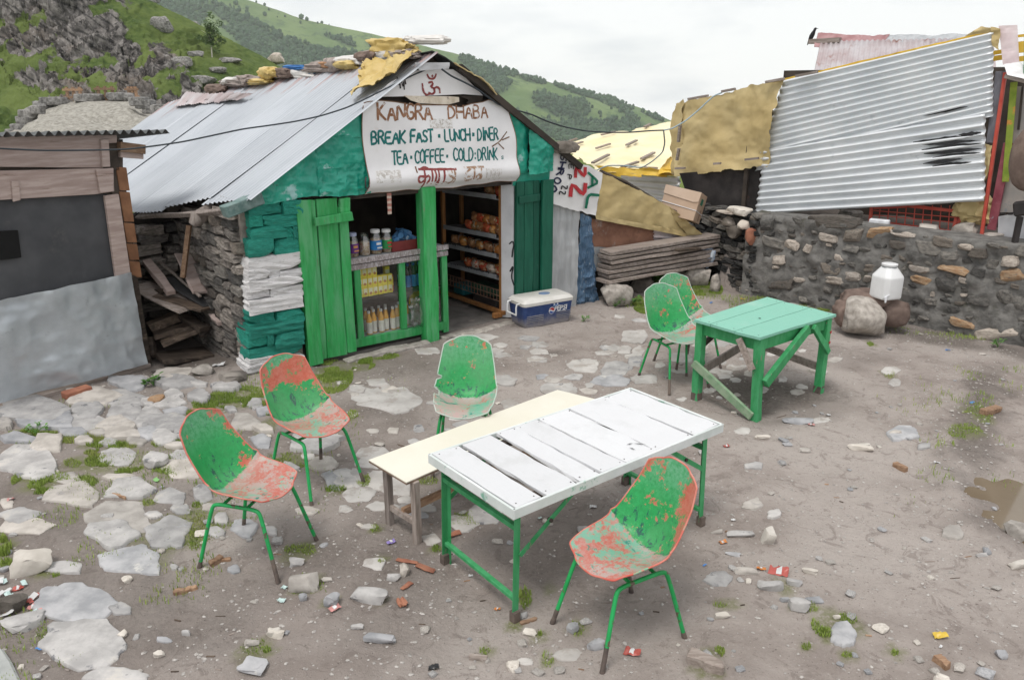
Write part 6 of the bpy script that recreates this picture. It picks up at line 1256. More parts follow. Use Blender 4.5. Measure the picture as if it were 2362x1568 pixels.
# ------------------------------------------------------------------ corrugated shack above the wall
sh = thing('corrugated_shack', 'shack of shiny corrugated iron panels and tan tarpaulin standing on the terrace above the wall', 'shack', WALL.W(1.2, .6, 1.07), WYAW)
def wx(x, y, d=.45): return WALL.X(x, y, d)
def wpatch(name, px, d, nu, nv, mat, parent=None, th=.002, lab=None, smooth=60, **k):
    mb = MB(); c = [WALL.X(q[0], q[1], d if len(q) == 2 else q[2]) for q in px]; mb.grid(patch_pts(c, nu, nv, out=-WV, **k), th); return mb.build(name, mat, parent or sh, smooth=180 if 'corr' in k else smooth, label=lab)
wpatch('corrugated_panel', [(1806, 187), (2291, 74), (2289, 268), (1742, 395)], .47, 40, 140, M['corr_new'], corr=(1, .082, .019), crk=((.005, 1.4), (.012, .9)), edge=.004)
wpatch('corrugated_panel', [(1762, 348), (2272, 262), (2270, 464), (1742, 494)], .43, 60, 110, M['corr_new'], corr=(1, .098, .023), crk=((.005, 1.8), (.014, .9)), edge=.006)
for k, (x0, y0, x1, y1) in enumerate([(2210, 312, 2264, 306), (2105, 328, 2266, 312), (2110, 334, 2262, 324), (2125, 346, 2268, 330), (2130, 355, 2266, 343), (2150, 364, 2262, 352), (2128, 378, 2220, 366), (2150, 384, 2240, 374), (2100, 270, 2230, 246), (2120, 264, 2200, 252)]):
    a, b = WALL.X(x0, y0, .412), WALL.X(x1, y1, .412); m_ = (a + b) / 2; mb = MB(); n_ = 14; pts = [a + (b - a) * t for t in np.linspace(0, 1, n_)]; hh = [.026 * math.sin(math.pi * (t * .92 + .06)) * rng.uniform(.6, 1.1) for t in np.linspace(0, 1, n_)]
    if k > 7: pts = [p + WV * .045 for p in pts]
    mb.add([p + np.array([0, 0, h]) for p, h in zip(pts, hh)] + [p - np.array([0, 0, h]) for p, h in zip(pts, hh)], [(i, i + 1, i + 1 + n_, i + n_) for i in range(n_ - 1)]); mb.build('soot_mark', M['soot_mark'], sh)
wpatch('dark_sheet', [(1566, 400), (1752, 384), (1752, 500), (1600, 492)], .55, 20, 20, M['soot'], crk=((.008, 2),))
mb = MB(); mb.box(WALL.W(1.1, 1.5, 2.0), (3.3, .06, 2.0), rotz(WYAW)); mb.box(WALL.W(-.5, 1.0, 1.75), (.06, 1.0, 1.4), rotz(WYAW)); mb.build('back_sheet', M['rafters'], sh)
tt = thing('tan_tarpaulin', 'tan tarpaulin nailed over the end of the corrugated shack', 'tarpaulin', WALL.W(-1, .4, 1.5), WYAW)
o = wpatch('tarpaulin', [(1556, 242, .75), (1808, 182, .42), (1768, 384, .40), (1556, 406, .62)], .4, 80, 60, M['tarp_tan'], tt, crk=((.012, 2.2), (.06, 1.2), (.014, 4.5)), edge=.03, smooth=70)
wpatch('tarpaulin_edge', [(1548, 262, .80), (1575, 228, .72), (1572, 402, .60), (1552, 404, .66)], .4, 14, 30, M['tarp_tan'], tt, crk=((.02, 3), (.02, 2)), edge=.03, smooth=70)
def ZT(x, y): return (1200 + x * .35714) / 1.0589, (60 + y * .35714) / 1.0589
for (p, q) in (((1345, 512), (1480, 488)), ((1575, 460), (1665, 442)), ((1875, 395), (2000, 372)), ((2080, 355), (2228, 325)), ((1735, 925), (1825, 915)), ((1520, 953), (1566, 950)), ((1258, 985), (1322, 982)), ((1268, 930), (1282, 848)), ((1278, 805), (1290, 690))):
    a, b = WALL.X(*ZT(*p), .36), WALL.X(*ZT(*q), .36); mb = MB(); mb.beam(a, b, .03, .05, tuple(-WV)); mb.build('nailed_batten', M['wood_grey'], tt)
# yellow sheet under the roof line and over the corner
wpatch('yellow_edge', [(1800, 184), (2240, 82), (2292, 74), (1806, 192)], .50, 50, 6, M['tarp_gold'], crk=((.012, 4),), edge=.012)
wpatch('yellow_edge', [(2222, 86), (2262, 62), (2310, 66), (2292, 80)], .52, 20, 10, M['tarp_tan'], crk=((.02, 4),), edge=.01)
wpatch('yellow_edge', [(2285, 64), (2308, 68), (2302, 116), (2290, 108)], .46, 10, 16, M['tarp_tan'], crk=((.02, 6),), edge=.01)
o = wpatch('yellow_scrap', [(2268, 330), (2286, 334), (2278, 410), (2268, 420)], .50, 12, 24, M['tarp_tan'], crk=((.03, 6),), edge=.012)
P, F = rock_pts(660, (.26, .16, .19), 4, .7, .25, 2.6, 0); c = WALL.X(2240, 486, .62); P = P + .02 * ridged(P * 9 , 3, 8)[:, None]; mb = MB(); mb.add(P @ rotz(WYAW).T + c, F); mb.build('yellow_bundle', M['tarp_tan'], smooth=60, label='bunched yellow tarpaulin stuffed under the corner of the corrugated panel', cat='tarpaulin', origin=c)
# second roof behind with a maroon ridge and a crow
r2 = thing('rear_roof', 'second corrugated roof with a maroon ridge rising behind the panels', 'roof', WALL.W(.5, 2.5, 3.0), WYAW)
wpatch('corrugated_sheet', [(1892, 96, 2.5), (2290, 88, 2.5), (2300, 190, 1.6), (1872, 190, 1.6)], 2, 150, 6, M['corr_rust'], r2, corr=(0, .076, .012))
wpatch('ridge_cap', [(1887, 80, 2.62), (1990, 82, 2.62), (1985, 118, 2.42), (1878, 112, 2.42)], 2, 20, 10, M['ridge_red'], r2, th=.01, crk=((.02, 4), (.012, 8)), edge=.01)
wpatch('ridge_cap', [(1982, 82, 2.62), (2052, 84, 2.62), (2030, 118, 2.42), (1975, 116, 2.42)], 2, 16, 10, M['ridge_red'], r2, th=.01, crk=((.02, 4), (.012, 8)), edge=.01)
wpatch('ridge_cap', [(2050, 84, 2.62), (2260, 80, 2.62), (2250, 100, 2.45), (2035, 104, 2.45)], 2, 40, 8, M['tin_old'], r2, crk=((.02, 3),), edge=.01)
a, b = WALL.X(1867, 97, 2.5), WALL.X(1892, 95, 2.5); mb = MB(); mb.beam(a, b + WU * .3, .10, .07); mb.build('ridge_pole', M['wood_grey'], r2)
c = WALL.X(1871, 96, 2.5); cr = thing('crow', 'black crow perched on the end of the ridge pole', 'bird', c); s_ = np.linalg.norm(WALL.X(1871, 96, 2.5) - WALL.X(1871, 66, 2.5))
prof = [(-.32, -.30, .02), (-.25, -.12, .07), (-.16, .08, .13), (-.05, .36, .19), (.06, .60, .17), (.12, .74, .12), (.16, .84, .11), (.20, .93, .105), (.25, .99, .07), (.27, 1.02, .02)]
mb = MB(); mb.tube([c + s_ * (WU * q[0] + np.array([0, 0, q[1]])) for q in prof], [q[2] * s_ for q in prof], 12); mb.build('body', M['crow'], cr, smooth=60)
mb = MB(); mb.tube([c + s_ * (WU * .24 + np.array([0, 0, .95])), c + s_ * (WU * .46 + np.array([0, 0, .93]))], [.045 * s_, .008 * s_], 8); mb.build('beak', M['crow'], cr)
for sgn in (-1, 1): mb = MB(); mb.tube([c + s_ * (WU * .0 + WV * .06 * sgn + np.array([0, 0, .3])), c + s_ * (WU * .03 + WV * .06 * sgn + np.array([0, 0, .0]))], .02 * s_, 5); mb.build('leg', M['crow'], cr)
# tent roof of pale yellow tarpaulin farther off
tn = thing('yellow_tent', 'pale yellow tarpaulin tent roof with wooden battens beyond the scrap shelter', 'tent', at(1420, 400, 14.5))
tc4 = [at(1286, 324, 17.0), at(1562, 283, 17.5), at(1572, 398, 12.6), at(1380, 388, 12.6)]
mb = MB(); TP = patch_pts(tc4, 60, 40, crk=((.04, 1.0), (.08, .6)), edge=.05); mb.grid(TP, .004); mb.build('tent_roof', M['tarp_yellow'], tn, smooth=70)
mb = MB(); mb.grid(patch_pts([at(1376, 384, 12.58), at(1572, 392, 12.58), at(1570, 408, 12.56), at(1400, 404, 12.56)], 40, 8, crk=((.03, 3),), edge=.03), .003); mb.build('tent_valance', M['tarp_gold'], tn, smooth=70)
mb = MB(); mb.grid(patch_pts([at(1545, 372, 12.75), at(1562, 350, 13.4), at(1556, 404, 12.5), at(1512, 404, 12.5)], 16, 16, crk=((.04, 4),), edge=.03), .003); mb.build('tent_fold', M['tarp_gold'], tn, smooth=70)
def on_tent(x, y):
    Q = TP.reshape(-1, 3); d0 = [(abs(CX + FPX * q[0] / (q[1] * cP - (q[2] - CAM_H) * sP) - x) + abs(CY - FPX * (q[1] * sP + (q[2] - CAM_H) * cP) / (q[1] * cP - (q[2] - CAM_H) * sP) - y)) for q in Q]; return Q[int(np.argmin(d0))] + np.array([0, -.03, .05])
for (p, q) in (((530, 820), (580, 800)), ((520, 850), (620, 825)), ((710, 860), (812, 828)), ((920, 845), (988, 815)), ((688, 965), (800, 910)), ((1025, 945), (1110, 895)), ((890, 1005), (995, 962)), ((1045, 720), (1080, 700)), ((750, 772), (840, 745)), ((1040, 1005), (1130, 1000))):
    a, b = on_tent(*ZT(*p)), on_tent(*ZT(*q)); mb = MB(); mb.beam(a, b, .06, .03); mb.build('batten', M['wood_grey'], tn)
wpatch('corrugated_wall', [(1432, 404, 1.6), (1568, 408, 1.0), (1568, 500, 1.0), (1432, 470, 1.6)], 1, 12, 90, M['corr_new'], tn, corr=(1, .10, .016))
# red barred gate under the panel
gt_ = thing('red_gate', 'red painted wire gate lying along the wall top beneath the corrugated panels', 'gate', WALL.X(2110, 530, .7), WYAW)
def gbar(a, b, r=.022, nm='bar'): mb = MB(); p, q = WALL.X(*a, .66), WALL.X(*b, .62); mb.beam(p, q, r * 1.6, r * 1.6, tuple(-WV)); mb.build(nm, M['red_paint'], gt_)
for a, b in (((2010, 476), (2006, 512)), ((2221, 470), (2206, 536)), ((2212, 470), (2198, 534)), ((2005, 510), (2206, 536)), ((2084, 474), (2212, 488)), ((2016, 480), (2090, 476))): gbar(a, b)
for k in range(9): gbar((2030 + 20 * k, 474), (2026 + 20 * k, 512 + 2.4 * k), .006, 'wire')
for k in range(2): gbar((2014, 486 + 10 * k), (2208, 502 + 12 * k), .006, 'wire')
# ------------------------------------------------------------------ stall at the far end of the terrace
st = thing('glazed_stall', 'stall with a leaning red corner post, clear plastic front and low white panel', 'stall', WALL.X(2280, 552, .55), WYAW)
def sbar(nm, a, b, w, mat, d=.5, th=.05): mb = MB(); mb.beam(WALL.X(*a, d), WALL.X(*b, d), w, th, tuple(-WV)); return mb.build(nm, mat, st, bevel=.004)
sbar('corner_post', (2318, 168), (2262, 552), .035, M['red_paint'], .50); sbar('corner_board', (2308, 165), (2286, 330), .10, surf('slate grey board', (.13, .13, .15), (.22, .22, .25), 5, stretch=(5, 5, 1), rnd=0), .54)
sbar('side_board', (2325, 330), (2286, 530), .09, surf('maroon painted board', (.20, .04, .06), (.32, .10, .12), 5, rnd=0, wear=(.28, .28, .32), wscale=3), .56)
sbar('green_strip', (2338, 190), (2318, 420), .07, surf('green printed strip', (.17, .26, .03), (.30, .36, .06), 6, rnd=0, wear=(.55, .25, .06), wscale=5, wlim=(.55, .6)), .52, .01)
mb = MB(); mb.prism([WALL.X(x, y, .60) for x, y in [(2345, 200), (2520, 200), (2520, 490), (2304, 490)]], WV * .01); mb.build('plastic_front', surf('milky plastic sheet', (.26, .25, .24), (.40, .35, .32), 2, rough=.2, bump=.2, bscale=5, rnd=0, wear=(.20, .23, .26), wscale=1.8), st)
for x in (2352, 2376): sbar('thin_post', (x + 6, 200), (x - 4, 300), .02, M['rafters'], .585, .02)
mb = MB(); mb.prism([WALL.X(x, y, .55) for x, y in [(2302, 500), (2480, 468), (2480, 540), (2300, 556)]], WV * .03); mb.build('white_panel', M['door_board'], st)
for x in (2312, 2330, 2348): sbar('black_clip', (x, 490), (x, 496), .05, M['soot'], .52, .02)
mb = MB(); mb.grid(patch_pts([WALL.X(2302, 60, .50), WALL.X(2345, 58, .50), WALL.X(2350, 146, .44), WALL.X(2312, 150, .44)], 12, 16, crk=((.01, 4),)), .006); mb.build('pale_sheet', surf('pinkish white sheet', (.62, .50, .52), (.72, .62, .63), 4, rnd=0), st)
mb = MB(); mb.grid(patch_pts([WALL.X(2314, 148, .44), WALL.X(2352, 143, .44), WALL.X(2400, 190, .36), WALL.X(2322, 172, .36)], 10, 8, crk=((.01, 4),)), .006); mb.build('pale_sheet', M['sign_white'], st)
sbar('eave_beam', (2318, 176), (2480, 215), .05, M['wood_grey'], .42, .08); sbar('pole', (2366, 50), (2364, 170), .03, M['leg_green'], .40, .03)
for y0, y1 in ((94, 122), (128, 142), (78, 86)): mb = MB(); mb.prism([WALL.X(x, y, .62) for x, y in [(2340, y0 + 4), (2420, y0 - 6), (2420, y1 - 6), (2340, y1 + 2)]], WV * .01); mb.build('yellow_slat', M['tarp_gold'], st)
for y0, y1 in ((118, 122), (130, 136)): mb = MB(); mb.prism([WALL.X(x, y, .64) for x, y in [(2290, y0), (2315, y0 - 4), (2315, y1 + 2), (2290, y1 + 6)]], WV * .01); mb.build('yellow_slat', M['tarp_gold'], st)
c = WALL.X(2392, 365, .05); P, F = rock_pts(670, (.26, .16, .36), 4, .85, .05, 1.5, 0); mb = MB(); mb.add(P @ rotz(WYAW).T + c, F); mb.tube([c + np.array([0, 0, .34]), c + np.array([.02, .05, .62]), c + np.array([.06, .14, .80])], .012, 6); mb.build('brown_sack', M['cloth_brown'], smooth=60, label='round brown sack hanging in front of the plastic fronted stall', cat='sack', origin=c)
bb = thing('black_bench', 'black padded end of a bench on a thin post outside the stall', 'bench', WALL.X(2362, 510, .1), WYAW)
mb = MB(); a, b = WALL.X(2338, 483, .08), WALL.X(2470, 468, .08); mb.beam(a, b, .16, .125, tuple(-WV)); mb.build('seat', M['soot'], bb, bevel=.02)
mb = MB(); p = WALL.X(2352, 500, .12); mb.beam(p, p * np.array([1, 1, 0]) + np.array([0, 0, 1.05]), .05, .05, (0, 1, 0)); mb.build('leg', M['soot'], bb)
# ------------------------------------------------------------------ cables
def cable(pts, r, mat, label):
    P = np.array([at(x, y, Y) for x, y, Y in pts]); t = np.arange(len(P)); tt_ = np.linspace(0, len(P) - 1, len(P) * 6); Q = np.stack([np.interp(tt_, t, P[:, k]) for k in range(3)], -1)
    for _ in range(3): Q[1:-1] = (Q[:-2] + 2 * Q[1:-1] + Q[2:]) / 4
    mb = MB(); mb.tube(Q, r, 6); return mb.build('cable', mat, smooth=180, label=label, cat='cable', origin=Q[len(Q) // 2])
cable([(-60, 340, 6.0), (0, 343, 6.15), (100, 348, 6.4), (210, 347, 6.7), (290, 345, 6.9), (350, 338, 7.0), (420, 328, 7.1), (490, 313, 7.2), (560, 298, 7.35), (620, 290, 7.5), (680, 281, 7.6), (740, 268, 7.75), (800, 249, 7.9), (850, 225, 8.0), (900, 200, 8.15), (950, 175, 8.3), (985, 160, 8.45)], .008, M['wire'], 'dark cable sagging from the timber booth up to the tea house peak')
cable([(1018, 160, 8.5), (1040, 176, 8.55), (1070, 190, 8.6), (1100, 206, 8.75), (1130, 228, 8.9), (1150, 242, 9.0), (1180, 252, 9.1), (1225, 264, 9.4), (1260, 280, 9.6), (1300, 293, 9.9), (1350, 303, 10.2), (1400, 306, 10.5), (1450, 306, 10.8), (1500, 302, 11.0), (1530, 301, 11.1)], .010, M['wire'], 'dark cable sagging from the tea house peak to the yellow tent')
cable([(1530, 301, 11.1), (1550, 297, 11.2), (1580, 280, 11.3), (1610, 255, 11.35), (1645, 222, 11.4), (1665, 214, 11.4)], .010, M['wire_pale'], 'pale blue cable climbing in front of the tan tarpaulin')
cable([(1530, 301, 11.1), (1533, 330, 11.6), (1528, 352, 11.8), (1505, 372, 11.9), (1480, 388, 12.1), (1440, 382, 12.3), (1400, 382, 12.4), (1370, 396, 12.4)], .010, M['wire_pale'], 'pale blue cable looping across the yellow tent roof')
# ------------------------------------------------------------------ chairs
def chair_profile(v):                            # seat lip -> back top, local x forward, z up
    A = np.array([(.235, .462), (.20, .484), (.10, .482), (.0, .466), (-.08, .452), (-.15, .456), (-.205, .492), (-.240, .560), (-.268, .640), (-.296, .720), (-.322, .800), (-.342, .870), (-.352, .915)])
    s = np.concatenate([[0], np.cumsum(np.linalg.norm(np.diff(A, axis=0), axis=1))]); s /= s[-1]
    x, z = np.interp(v, s, A[:, 0]), np.interp(v, s, A[:, 1]); return x, z
def chair_half(v): return np.interp(v, [0, .06, .16, .30, .42, .50, .60, .72, .84, .93, 1.0], [.150, .192, .222, .236, .242, .243, .232, .218, .200, .184, .158])
def chair_wrap(v): return np.interp(v, [0, .15, .30, .42, .52, .64, .80, 1.0], [.012, .040, .080, .118, .122, .085, .042, .022])
def shell_grid(nu=33, nv=61, chip=0):
    P = np.zeros((nu, nv, 3)); Z = np.zeros((nu, nv, 3))
    vv = np.linspace(0, 1, nv); sm = lambda a: np.convolve(np.pad(a, 4, 'edge'), np.ones(9) / 9, 'valid')
    x0, z0 = chair_profile(vv); x0, z0 = sm(x0), sm(z0); x0[0], z0[0] = .237, .466; x0[-1], z0[-1] = -.352, .915
    tx, tz = np.gradient(x0), np.gradient(z0); l = np.hypot(tx, tz); tx, tz = tx / l, tz / l; nx, nz = tz, -tx          # normal towards the sitter
    flip = np.where(nz < 0, -1, 1) if False else np.ones(nv)
    for i in range(nu):
        u = -1 + 2 * i / (nu - 1)
        for j in range(nv):
            v = vv[j]; ve = v + (.05 * abs(u) ** 3 * max(0, 1 - v / .14)) - (.075 * abs(u) ** 3.2 * max(0, 1 - (1 - v) / .13))
            x, z = np.interp(ve, vv, x0), np.interp(ve, vv, z0); a, b = np.interp(ve, vv, nx), np.interp(ve, vv, nz)
            if a * 1.0 + b * 1.0 < 0: a, b = -a, -b
            w = chair_wrap(ve) * abs(u) ** 2.4; P[i, j] = (x + a * w, u * chair_half(ve), z + b * w); Z[i, j] = (abs(u), ve, u)
    if chip:                                      # broken edges
        r = np.random.RandomState(chip); e = fbm(P * 22, 3, chip)
        for i in (0, 1):
            for j in range(nv):
                if 8 < j < 40 and e[i, j] > .12: P[i, j] += (P[3, j] - P[i, j]) * (.75 if i == 0 else .45)
    return P, Z
CH = 'fibreglass chairs in the yard'
LEG_ME = {}
def make_chair(mat, rim, label, loc, yaw, chip=0, seed=0):
    t = thing('shell_chair', label, 'chair', loc, yaw, CH); Mw = WM[t.name]; R = np.array(Mw)[:3, :3]; T_ = np.array(Mw)[:3, 3]; tw = lambda P: np.asarray(P) @ R.T + T_
    P, Z = shell_grid(chip=chip); mb = MB(); mb.grid(tw(P.reshape(-1, 3)).reshape(P.shape), .007, Z); o = mb.build('shell', mat, t, smooth=60, att=True)
    edge = np.vstack([P[:, 0], P[-1, 1:], P[-2::-1, -1], P[0, -2::-1]]); mb = MB(); mb.tube(tw(edge), .0052, 6, cap=False); mb.build('rim', rim, t, smooth=180)
    for sy in (-1, 1):
        for sx in (1, -1):
            foot = np.array([.27 * sx, .225 * sy, 0]); k1 = np.array([.165 * sx, .175 * sy, .395]); pts = [foot, foot + (k1 - foot) * .5, foot + (k1 - foot) * .86, k1 + np.array([-.004 * sx, -.002 * sy, .004]), np.array([.145 * sx, .170 * sy, .418]), np.array([.105 * sx, .168 * sy, .424]), np.array([0, .168 * sy, .424])]
            q = np.array(pts); tt = np.linspace(0, 6, 31); Q = np.stack([np.interp(tt, range(7), q[:, k]) for k in range(3)], -1)
            for _ in range(4): Q[1:-1] = (Q[:-2] + 2 * Q[1:-1] + Q[2:]) / 4
            mb = MB(); mb.tube(tw(Q), .0118, 9); lg = mb.build('leg', M['chair_leg'], t, smooth=60)
            mb = MB(); d = (k1 - foot) / np.linalg.norm(k1 - foot); mb.tube(tw([foot - d * .002, foot + d * .012, foot + d * .03, foot + d * (.045 + .05 * ((seed * 7 + sx + 2 * sy) % 3))]), [.0150, .0150, .0132, .0124], 9); mb.build('foot_cap', M['chair_foot'], lg, smooth=60)
    for sx in (.07, -.09): mb = MB(); mb.tube(tw([(sx, -.168, .424), (sx, -.08, .430), (sx, .08, .430), (sx, .168, .424)]), .010, 8); mb.build('cross_bar', M['chair_leg'], t, smooth=60)
    return t
def cz(x, y, yaw): return gz(x, y) - .004
CHAIRS = [(-1.57, 4.16, -16, 'shell_one', 'chair_rim', 'green and red chair standing apart on the flagstones, nearest the broken paving', 0),
          (-1.435, 5.07, -42, 'shell_two', 'chair_rim', 'green chair with a red banded back in front of the painted stone pillar', 0),
          (-.36, 5.42, -92, 'shell_three', 'chair_rim_pale', 'pale rimmed green chair with a chipped edge tucked behind the cream bench', 5),
          (1.585, 7.10, -67, 'shell_four', 'chair_rim_pale', 'green chair at the corner of the mint green table with red flaking on its back', 0),
          (1.83, 7.60, -63, 'shell_five', 'chair_rim_pale', 'second chair half hidden behind the one at the mint green table', 0),
          (.565, 3.445, -150, 'shell_six', 'chair_rim', 'big red worn chair turned away from the white table', 0)]
for k, (x, y, a, m, rm, lb, chip) in enumerate(CHAIRS): make_chair(M[m], M[rm], lb, (x, y, cz(x, y, a)), math.radians(a), chip, k)

# ------------------------------------------------------------------ white plank table
rng = random.Random(61)
TZ = .725
A_, B_, C_, D_ = (G(983, 1045, TZ), G(1190, 1178, TZ), G(1667, 975, TZ), G(1455, 895, TZ))
X = ((C_ - B_) + (D_ - A_)) / 2; LX = np.linalg.norm(X); X /= LX; Yv = np.array([-X[1], X[0], 0]); LY = (np.linalg.norm(A_ - B_) + np.linalg.norm(D_ - C_)) / 2
cen = (A_ + B_ + C_ + D_) / 4; O = cen - X * LX / 2 - Yv * LY / 2; TYAW = math.atan2(X[1], X[0])
wtab = thing('white_table', 'long white plank table on green steel legs in the middle of the yard', 'table', (cen[0], cen[1], gz(cen[0], cen[1])), TYAW)
def tp(a, b, z): return O + X * a + Yv * b + np.array([0, 0, z - TZ])
# boards run across the table; widths and gaps along X as in the photograph (fractions of the length)
for k, (f0, f1) in enumerate([(.012, .118), (.135, .262), (.283, .372), (.3735, .482), (.488, .640), (.6412, .835), (.8365, .985)]):
    a = (f0 + f1) / 2 * LX; w = (f1 - f0) * LX; mb = MB(); off = .005 * math.sin(k * 2.3)
    mb.beam(tp(a + off, .016, TZ - .012 - .002 * (k % 3)), tp(a - off * 1.5, LY - .016, TZ - .012 + .002 * (k % 2)), w - .005, .022, (0, 0, 1), 9, .0034, rng); mb.build('plank', M['white_planks'], wtab, bevel=.003)
for f_ in (.03, .10, .15, .25, .295, .36, .385, .47, .50, .63, .655, .82, .85, .97):
    for b_ in (.045, LY - .045): mb = MB(); mb.lathe([(.0045, 0), (.004, .0012)], 7, tp(f_ * LX, b_ + .008 * math.sin(f_ * 90), TZ - .0005)); mb.build('nail_head', M['iron'], wtab)
for a0, b0, a1, b1 in ((0, .006, LX, .006), (0, LY - .006, LX, LY - .006)): mb = MB(); mb.beam(tp(a0, b0, TZ - .028), tp(a1, b1, TZ - .028), .016, .058); mb.build('edge_trim', M['white_trim'], wtab, bevel=.003)
for a0 in (.006, LX - .006): mb = MB(); mb.beam(tp(a0, .0, TZ - .029), tp(a0, LY, TZ - .029), .016, .060); mb.build('edge_trim', M['white_trim'], wtab, bevel=.003)
for b0 in (.10, LY - .10): mb = MB(); mb.beam(tp(.02, b0, TZ - .040), tp(LX - .02, b0, TZ - .040), .05, .03); mb.build('batten', M['wood_dark'], wtab)
for (p, q) in (((1500, 575), (1640, 633)), ((1690, 708), (1730, 700)), ((1730, 700), (1810, 708)), ((1705, 725), (1745, 740))):
    x0, y0 = 802.7 + p[0] * .3798, 755.5 + p[1] * .3798; x1, y1 = 802.7 + q[0] * .3798, 755.5 + q[1] * .3798; a, b = G(x0, y0, TZ + .0028), G(x1, y1, TZ + .0028); d = b - a; n_ = np.array([-d[1], d[0], 0]) / np.linalg.norm(d) * .0045; m_ = (a + b) / 2; mb = MB(); mb.add([a, m_ - n_, b, m_ + n_], [(0, 1, 2, 3)]); mb.build('crack', M['void'], wtab)
legs = {'near_a': (.07, .06), 'near_b': (.07, LY - .06), 'far_a': (LX - .10, .06), 'far_b': (LX - .10, LY - .06)}
for nm, (a, b) in legs.items():
    p = tp(a, b, TZ - .05); f = p.copy(); g_ = gz(p[0], p[1]); f[2] = g_ - .005; sp = (X * (-.015 if a < 1 else .03)); mb = MB()
    mb.beam(f + sp, p, .040, .004, tuple(Yv)); mb.beam(f + sp + X * .02 + Yv * .018 * (1 if b < .3 else -1), p + X * .02 + Yv * .018 * (1 if b < .3 else -1), .004, .040, tuple(Yv)); mb.build('leg', M['leg_green'], wtab, bevel=.001)
    mb = MB(); mb.beam(f + sp - np.array([0, 0, 0]), f + sp + np.array([0, 0, .07]), .043, .043, tuple(Yv)); mb.build('muddy_foot', M['chair_foot'], wtab)
for a in (.07, LX - .10):
    mb = MB(); mb.beam(tp(a, .06, TZ - .16), tp(a, LY - .06, TZ - .16), .030, .030); mb.build('cross_rail', M['leg_green'], wtab, bevel=.002); mb = MB(); mb.beam(tp(a, .06, .12), tp(a, LY - .06, .13), .030, .024); mb.build('cross_rail', M['leg_green'], wtab, bevel=.002)
for b in (.05, LY - .05):
    for a0, a1, z0 in ((.08, .50, .40), (LX - .11, LX - .48, .42)):
        mb = MB(); mb.beam(tp(a0, b, z0), tp(a1, b, TZ - .05), .030, .006, tuple(Yv)); mb.build('brace', M['leg_green'], wtab, bevel=.001); mb = MB(); m_ = tp(a0 + (a1 - a0) * .5, b, z0 + (TZ - .05 - z0) * .5); mb.tube([m_ - Yv * .014, m_ + Yv * .014], .012, 8); mb.build('pivot', M['iron'], wtab)
# ------------------------------------------------------------------ cream bench
BZ = .455
b0, b1, b2 = G(850, 1060, BZ), G(937, 1112, BZ), G(1362, 925, BZ)
bX = G(1362, 925, BZ) - G(937, 1112, BZ); bL = np.linalg.norm(bX); bX /= bL; bY = np.array([-bX[1], bX[0], 0]); bw = .34
bc = (b1 + b2) / 2 + bY * bw / 2; bench = thing('cream_bench', 'narrow bench with a cream laminate top behind the white table', 'bench', (bc[0], bc[1], 0), math.atan2(bX[1], bX[0]))
mb = MB(); mb.prism([b1, b2 + bX * .06, b2 + bX * .0 + bY * bw, b0 + bY * .0, ], np.array([0, 0, -.006])); mb.build('top', M['bench_top'], bench)
mb = MB(); mb.prism([b1 + (0, 0, -.0065), b2 + bX * .06 + np.array([0, 0, -.0065]), b2 + bY * bw + np.array([0, 0, -.0065]), b0 + np.array([0, 0, -.0065])], np.array([0, 0, -.012])); mb.build('board_edge', M['ply_edge'], bench)
fa, fb = G(962, 1250, 0), G(900, 1210, 0)
for s in (0, 1):
    for base in (fa, fb):
        p = base + bX * s * (bL - .25); p[2] = gz(p[0], p[1]) - .01; q = p.copy(); q[2] = BZ - .02; mb = MB(); mb.beam(p, q, .045, .045, tuple(bX), 3, .002, rng); mb.build('leg', M['wood_greyz'], bench, bevel=.003)
    p, q = fa + bX * s * (bL - .25), fb + bX * s * (bL - .25); mb = MB(); mb.beam(p + np.array([0, 0, .14]), q + np.array([0, 0, .14]), .025, .04); mb.build('rail', M['wood_grey'], bench, bevel=.002)
mb = MB(); m_ = (fa + fb) / 2; mb.beam(m_ + np.array([0, 0, .16]), m_ + bX * (bL - .25) + np.array([0, 0, .16]), .03, .05); mb.build('rail', M['wood_brown'], bench, bevel=.002)
# ------------------------------------------------------------------ mint green table
GZ = .765
A_, B_, C_, D_ = (G(1600, 737, GZ), G(1752, 778, GZ), G(1927, 725, GZ), G(1765, 686, GZ))
gt = thing('mint_table', 'square wooden table with a mint green plank top and braced green legs', 'table', tuple(((A_ + C_) / 2)[:2]) + (0,), math.atan2(*( (C_ - B_)[:2][::-1])))
def q4(a, b, z=0.0): return A_ * (1 - a) * (1 - b) + B_ * (1 - a) * b + C_ * a * b + D_ * a * (1 - b) + np.array([0, 0, z])     # a along the boards, b across
for f0, f1 in ((.0, .255), (.265, .635), (.645, 1.0)):
    c = [q4(-.01 + rng.uniform(-.015, .015), f0), q4(1.01 + rng.uniform(-.01, .02), f0), q4(1.01 + rng.uniform(-.01, .02), f1), q4(-.01 + rng.uniform(-.015, .015), f1)]
    P = patch_pts(c, 14, 6, crk=((.0025, 2.5),)); mb = MB(); mb.grid(P + np.array([0, 0, -.012]), .024); mb.build('plank', M['table_green'], gt, smooth=30)
for a_, b_ in [(x_, y_) for x_ in (.035, .965) for y_ in (.06, .20, .32, .58, .70, .94)]: mb = MB(); mb.lathe([(.0045, 0), (.004, .0012)], 7, q4(a_, b_, .0015)); mb.build('nail_head', M['iron'], gt)
mb = MB(); c = q4(.42, .52, .002); mb.lathe([(.012, 0), (.011, .001)], 8, c); mb.build('knot_hole', M['void'], gt)
ia, ib = .055, .06
crn = {k: q4(*v) for k, v in dict(A=(ia, ib), B=(ia, 1 - ib), C=(1 - ia, 1 - ib), D=(1 - ia, ib)).items()}
